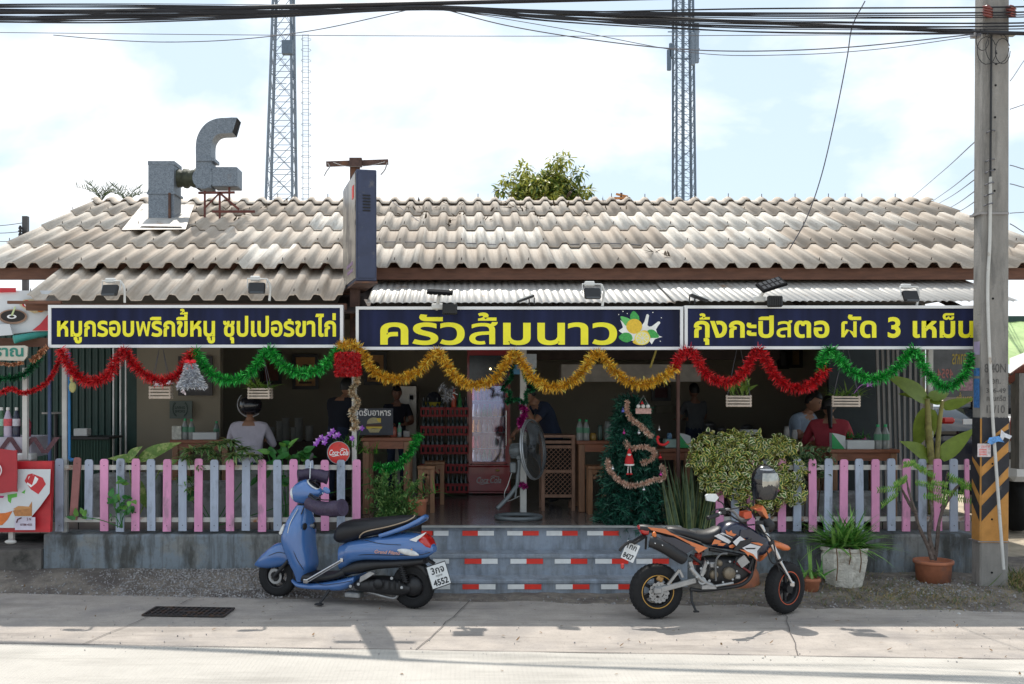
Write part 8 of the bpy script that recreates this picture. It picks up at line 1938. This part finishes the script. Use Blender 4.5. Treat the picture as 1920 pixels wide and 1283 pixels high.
for px, y0 in ((508, 800), (525, 790), (536, 785), (552, 802), (560, 785), (580, 798)):
    b = MB(); c = P(px, 828, 14.95); h = PZ(y0, 14.95)-c.z; n = int(h/.022)
    for k in range(n): b.lathe(c+ZA*.022*k, [(.03, 0), (.055, .018), (.06, .03)], ZA, 14)
    tag(b.build('bowl_stack', mat('bowl_white', (.34, .34, .32), rough=.35)), 'stack of white bowls on the counter behind the helmeted diner', 'bowls', 'bowl stacks on the counter')
t = thing('kitchen_counter', 'dark kitchen counter with pots along the back behind the bush', 'counter', P(1400, 900, 15.0)); b = MB(); pbox(b, 1230, 826, 1450, 840, 15.0, .6); pbox(b, 1236, 840, 1444, 925, 15.05, .5); b.build('counter', M_dkwood, t)
for px, r, y0, lab in ((1330, .10, 790, 'dull steel pot on the left of the back counter'), (1352, .08, 800, 'short steel pot on the back counter'), (1372, .07, 806, 'smallest pot on the back counter'), (1400, .09, 795, 'tall steel pot on the right of the back counter')):
    c = P(px, 826, 15.2); h = PZ(y0, 15.2)-c.z; b = MB(); b.lathe(c, [(r, 0), (r, h*.8), (r*1.05, h*.82), (r*.6, h*.95), (.01, h)], ZA, 18); tag(b.build('cooking_pot', mat('dull_steel', (.2, .2, .2), rough=.35, metal=.6)), lab, 'pot')
boxthing('shelf_board', 'pale shelf board on the wall behind the eating person', 'shelf', 1230, 760, 1262, 775, 16.3, .2, mat('shelf_pale', (.22, .2, .14)))
t = thing('potted_plant', 'small green plant standing at the back of the right table', 'plant', P(1605, 843, 12.2)); b = MB(); spiky(b, P(1605, 822, 12.2), 40, (.06, .16), .02, .7, (0,)); b.cyl(P(1605, 843, 12.2), P(1605, 822, 12.2), .04, n=12, m=1); b.build('leaves', [M_phi, M_bplas], t)

# ------------------------------------------------------------------ drink stall at far left
DY = 10.9; t = thing('drink_poster', 'tilted poster of iced coffee with a red corner above the drink stall at far left', 'poster', P(45, 630, DY))
kk = DY/FPX; M_po = mat('poster_white', (.60, .62, .64), rough=.5, var=.06); M_por = mat('poster_red', (.52, .02, .03), rough=.45)
def sheet(mb, poly, Y, m=0, th=.012): k_ = Y/FPX; mb.prism([(x, -y) for x, y in poly], P(0, 0, Y), XA*k_, ZA*k_, -th if th > 0 else th, m); return mb
b = MB(); sheet(b, [(-40, 545), (110, 545), (110, 620), (60, 622), (-40, 634)], DY+.02, 0, .02); b.build('board', M_po, t)
def flatp(mb, poly, Y, m=0): k_ = Y/FPX; mb.flat(poly, P(0, 0, Y), XA*k_, -ZA*k_, m); return mb
b = MB(); flatp(b, [(60, 620), (75, 608), (90, 590), (110, 580), (110, 620)], DY-.004); flatp(b, [(-40, 540), (30, 540), (30, 548), (-40, 550)], DY-.004); b.build('red_corner', M_por, t)
b = MB(); flatp(b, ell(24, 594, 27, 14), DY-.004, 0); flatp(b, ell(24, 593, 23, 11), DY-.006, 1); flatp(b, ell(22, 594, 9, 4), DY-.008, 2); flatp(b, ell(22, 594, 5, 2), DY-.009, 1); flatp(b, [(20, 592), (27, 575), (30, 576), (24, 592)], DY-.010, 3)
flatp(b, [(36, 572), (44, 562), (70, 560), (90, 566), (84, 584), (64, 588), (48, 580)], DY-.005, 4); flatp(b, ell(50, 570, 9, 7), DY-.007, 5); flatp(b, ell(72, 570, 6, 5), DY-.007, 1); flatp(b, ell(76, 582, 6, 4), DY-.008, 6)
b.build('coffee_picture', [mat('cup_shadow', (.30, .18, .12)), mat('coffee_black', (.015, .01, .008)), M_sw, mat('milk_green', (.5, .58, .3)), mat('can_cream', (.62, .5, .3), var=.3, scale=20), M_por, mat('print_orange', (.6, .18, .03))], t)
b = MB(); put_text(b, 'C', P(0, 0, DY-.012), XA*kk, ZA*kk, box=(45, -575, 55, -565), off=.02); b.build('can_letter', M_sw, t)
t = thing('stall_canopy', 'folded white and green awning roll over the drink stall at far left', 'awning', P(40, 640, 10.8)); b = MB(); sheet(b, [(-30, 608), (18, 608), (24, 628), (-30, 632)], 10.82, 0, .02); b.build('white_flap', M_po, t); b = MB(); b.tube([P(26, 637, 10.8), P(60, 630, 10.9), P(92, 624, 11.0)], [.045, .035, .03], 10); b.build('green_roll', mat('awning_green', (.05, .32, .28), rough=.5), t)
b = MB(); sheet(b, [(-30, 634), (92, 634), (88, 650), (-30, 652)], 10.95, 0, .05); b.build('beam', M_wood, t)
t = thing('wooden_name_sign', 'white wooden sign with green Thai letters hanging over the drink stall', 'sign', P(20, 675, 10.75)); b = MB(); sheet(b, [(-60, 650), (46, 648), (52, 651), (51, 668), (44, 677), (-60, 674)], 10.75, 0, .025); b.build('board', mat('sign_cream', (.55, .52, .44), rough=.7, var=.1), t)
kk2 = 10.745/FPX; b = MB(); put_text(b, 'โบราณ', P(0, 0, 10.745), XA*kk2, ZA*kk2, box=(-42, -669, 44, -645), off=.03); b.build('lettering', mat('letter_green', (.02, .20, .15), rough=.5), t)
garland([(-30, 680), (0, 681), (20, 684), (44, 680)], .022, T_CUP, 'thin copper fringe under the white wooden sign at far left', 10.72, 1500)
t = thing('drink_stall', 'grey and blue steel posts of the drink stall at far left', 'stall', P(60, 860, 10.95)); b = MB(); b.bar(P(48, 690, 10.95), P(48, 862, 10.95), .05, .05); b.build('post', M_pw, t); b = MB(); b.bar(P(93, 655, 11.0), P(93, 990, 11.0), .028, .028); b.build('post', mat('post_blue', (.04, .07, .16), rough=.5), t); b = MB(); b.bar(P(65, 818, 11.4), P(65, 880, 11.4), .04, .04); b.build('post', M_pw, t)
t = thing('drink_counter', 'drink stall counter with a striped cloth and bottles at far left', 'counter', P(20, 860, 11.0)); b = MB(); pbox(b, -60, 820, 58, 858, 11.0, .5); b.build('cloth', mat('counter_cloth', (.42, .40, .46), rough=.7, var=.2), t)
b = MB()
for k in range(6): flatp(b, [(-30+k*22, 850), (-20+k*22, 850), (2+k*22, 820), (-8+k*22, 820)] if k % 2 else [(-30+k*22, 820), (-20+k*22, 820), (0+k*22, 850), (-10+k*22, 850)], 10.99-.001*k, 0)
b.build('stripes', mat('cloth_brown', (.10, .04, .05), var=.5, scale=50), t)
b = MB(); pbox(b, 30, 850, 57, 866, 10.95, .2, 0, .02); b.build('white_tray', M_pvc, t)
for px, w, c1, c2, lab in ((3, .04, (.05, .12, .06), (.25, .45, .35), 'green syrup bottle at the very left of the drink counter'), (15, .045, (.48, .40, .5), (.55, .08, .10), 'white pump bottle with a red label on the drink counter'), (31, .04, (.03, .035, .06), (.5, .5, .55), 'dark bottle with a white label on the drink counter'), (50, .045, (.25, .03, .06), (.30, .05, .08), 'red jar behind the grey post on the drink counter'), (-12, .04, (.3, .2, .05), (.5, .4, .2), 'amber syrup bottle at the edge of the drink counter')):
    h = (PZ(764, 11.1)-PZ(820, 11.1))*(.8 if px == 50 else 1); o = bottle_mesh('syrup_bottle', w, h, [mat('syrup_%d' % abs(px), c1, rough=.15), mat('syrup_label_%d' % abs(px), c2, var=.3, scale=30), M_pvc], 'pet'); o.location = P(px, 820, 11.1); tag(o, lab, 'bottle')
QY = 10.75; t = thing('drink_banner', 'red framed banner with a pouring drink can picture at far left', 'banner', P(45, 998, QY)); b = MB(); sheet(b, [(-60, 865), (98, 865), (94, 998), (-60, 998)], QY, 0, .06); b.build('frame', M_por, t)
b = MB(); flatp(b, [(-60, 880), (95, 880), (93, 925), (75, 950), (60, 968), (52, 990), (-60, 990)], QY-.064, 0); b.build('print', M_po, t)
b = MB(); q_ = QY-.066
flatp(b, [(46, 902), (52, 890), (60, 888), (80, 896), (86, 908), (72, 927), (58, 918)], q_, 0); flatp(b, [(50, 908), (58, 914), (68, 906), (72, 898), (62, 890), (54, 894)], q_-.002, 1); flatp(b, [(58, 890), (66, 892), (60, 910), (50, 904)], q_-.003, 0)
flatp(b, [(24, 958), (36, 952), (54, 950), (60, 940), (60, 968), (28, 968)], q_, 2); flatp(b, [(24, 955), (34, 949), (56, 950), (58, 953), (34, 957)], q_-.002, 3); flatp(b, [(-40, 965), (10, 962), (24, 958), (14, 975), (4, 985), (-40, 986)], q_, 4); flatp(b, [(14, 928), (32, 925), (32, 932), (22, 934), (20, 944), (15, 940)], q_, 5); flatp(b, [(40, 924), (48, 918), (46, 926)], q_, 5); flatp(b, [(-10, 930), (8, 930), (6, 934), (-10, 934)], q_, 6)
b.build('drink_picture', [M_por, M_sw, mat('tea_brown', (.42, .18, .06), var=.25, scale=30), mat('tea_top', (.55, .27, .10)), mat('juice_orange', (.62, .16, .03), var=.2, scale=20), mat('mint_green', (.10, .42, .06)), mat('magenta_bit', (.5, .03, .2))], t)
b = MB(); pbox(b, 28, 970, 66, 994, q_-.01, .003); b.build('contact_card', mat('card_lilac', (.56, .52, .62)), t)
kk3 = (q_-.014)/FPX; b = MB(); put_text(b, '2 N', P(0, 0, q_-.014), XA*kk3, ZA*kk3, box=(50, -976, 58, -971), off=.02); put_text(b, '07788 4555', P(0, 0, q_-.014), XA*kk3, ZA*kk3, box=(38, -986, 60, -982), off=.02); b.tube([P(31, 980, q_-.014), P(33, 974, q_-.014), P(40, 971, q_-.014)], .007, 5); b.build('lettering', mat('ink_maroon', (.10, .02, .03)), t)
b = MB(); b.bar(P(22, 998, QY+.1), P(22, 1014, QY+.1), .05, .05); b.ball(P(20, 1016, QY), .04, 0, 10, 6, (1.6, 1, .6)); b.build('foot', M_pw, t)
t = thing('red_board', 'plain red board with rounded corners hanging in front of the drink banner', 'board', P(10, 928, QY-.15)); b = MB(); b.prism([(x, -y) for x, y in smooth2([(-50, 845), (24, 845), (31, 850), (31, 915), (24, 922), (-50, 922)], 3)], P(0, 0, QY-.15), XA*(QY-.15)/FPX, ZA*(QY-.15)/FPX, -.02); b.build('panel', mat('board_red', (.36, .02, .03), rough=.5, var=.12), t)
b = MB(); c = P(-12, 882, QY-.175); b.torus(c, .08, .006, YA, 24, 5); b.build('emblem', M_sw, t)
# things behind the stall posts
t = thing('round_bar_table', 'dark little round table standing behind the blue post at far left', 'table', P(100, 990, 12.4)); b = MB(); b.cyl(P(105, 776, 12.4), P(105, 773, 12.4), .16, n=20); b.build('tabletop', M_grey, t); b = MB(); b.cyl(P(105, 776, 12.4), P(105, 960, 12.4), .025, n=8); b.build('leg', M_bplas, t)
boxthing('tissue_packet', 'white packet on the green counter behind the left post', 'packet', 138, 804, 163, 818, 12.6, .15, M_bx)
t = thing('green_counter', 'dark green ribbed counter behind the left end of the fence', 'counter', P(125, 880, 12.6)); b = MB(); pbox(b, 66, 820, 205, 824, 12.55, .5); b.build('top', M_bplas, t); b = MB()
for k in range(46): x = 68+k*3; pbox(b, x, 824, x+2, 960, 12.6+(.01 if k % 2 else 0), .02)
pbox(b, 68, 824, 204, 960, 12.63, .1); b.build('panel', mat('ribbed_green', (.012, .06, .04), rough=.5), t)
t = thing('glove', 'small pale yellow green glove hanging on the left white post', 'glove', P(136, 735, 11.0)); b = MB(); b.ball(P(136, 726, 11.0), .05, 0, 12, 8, (.8, .5, 1.2)); b.ball(P(134, 710, 11.0), .03, 0, 10, 8, (.7, .5, 1.4)); b.build('cloth', mat('glove_yellow', (.5, .48, .2), rough=.8), t)
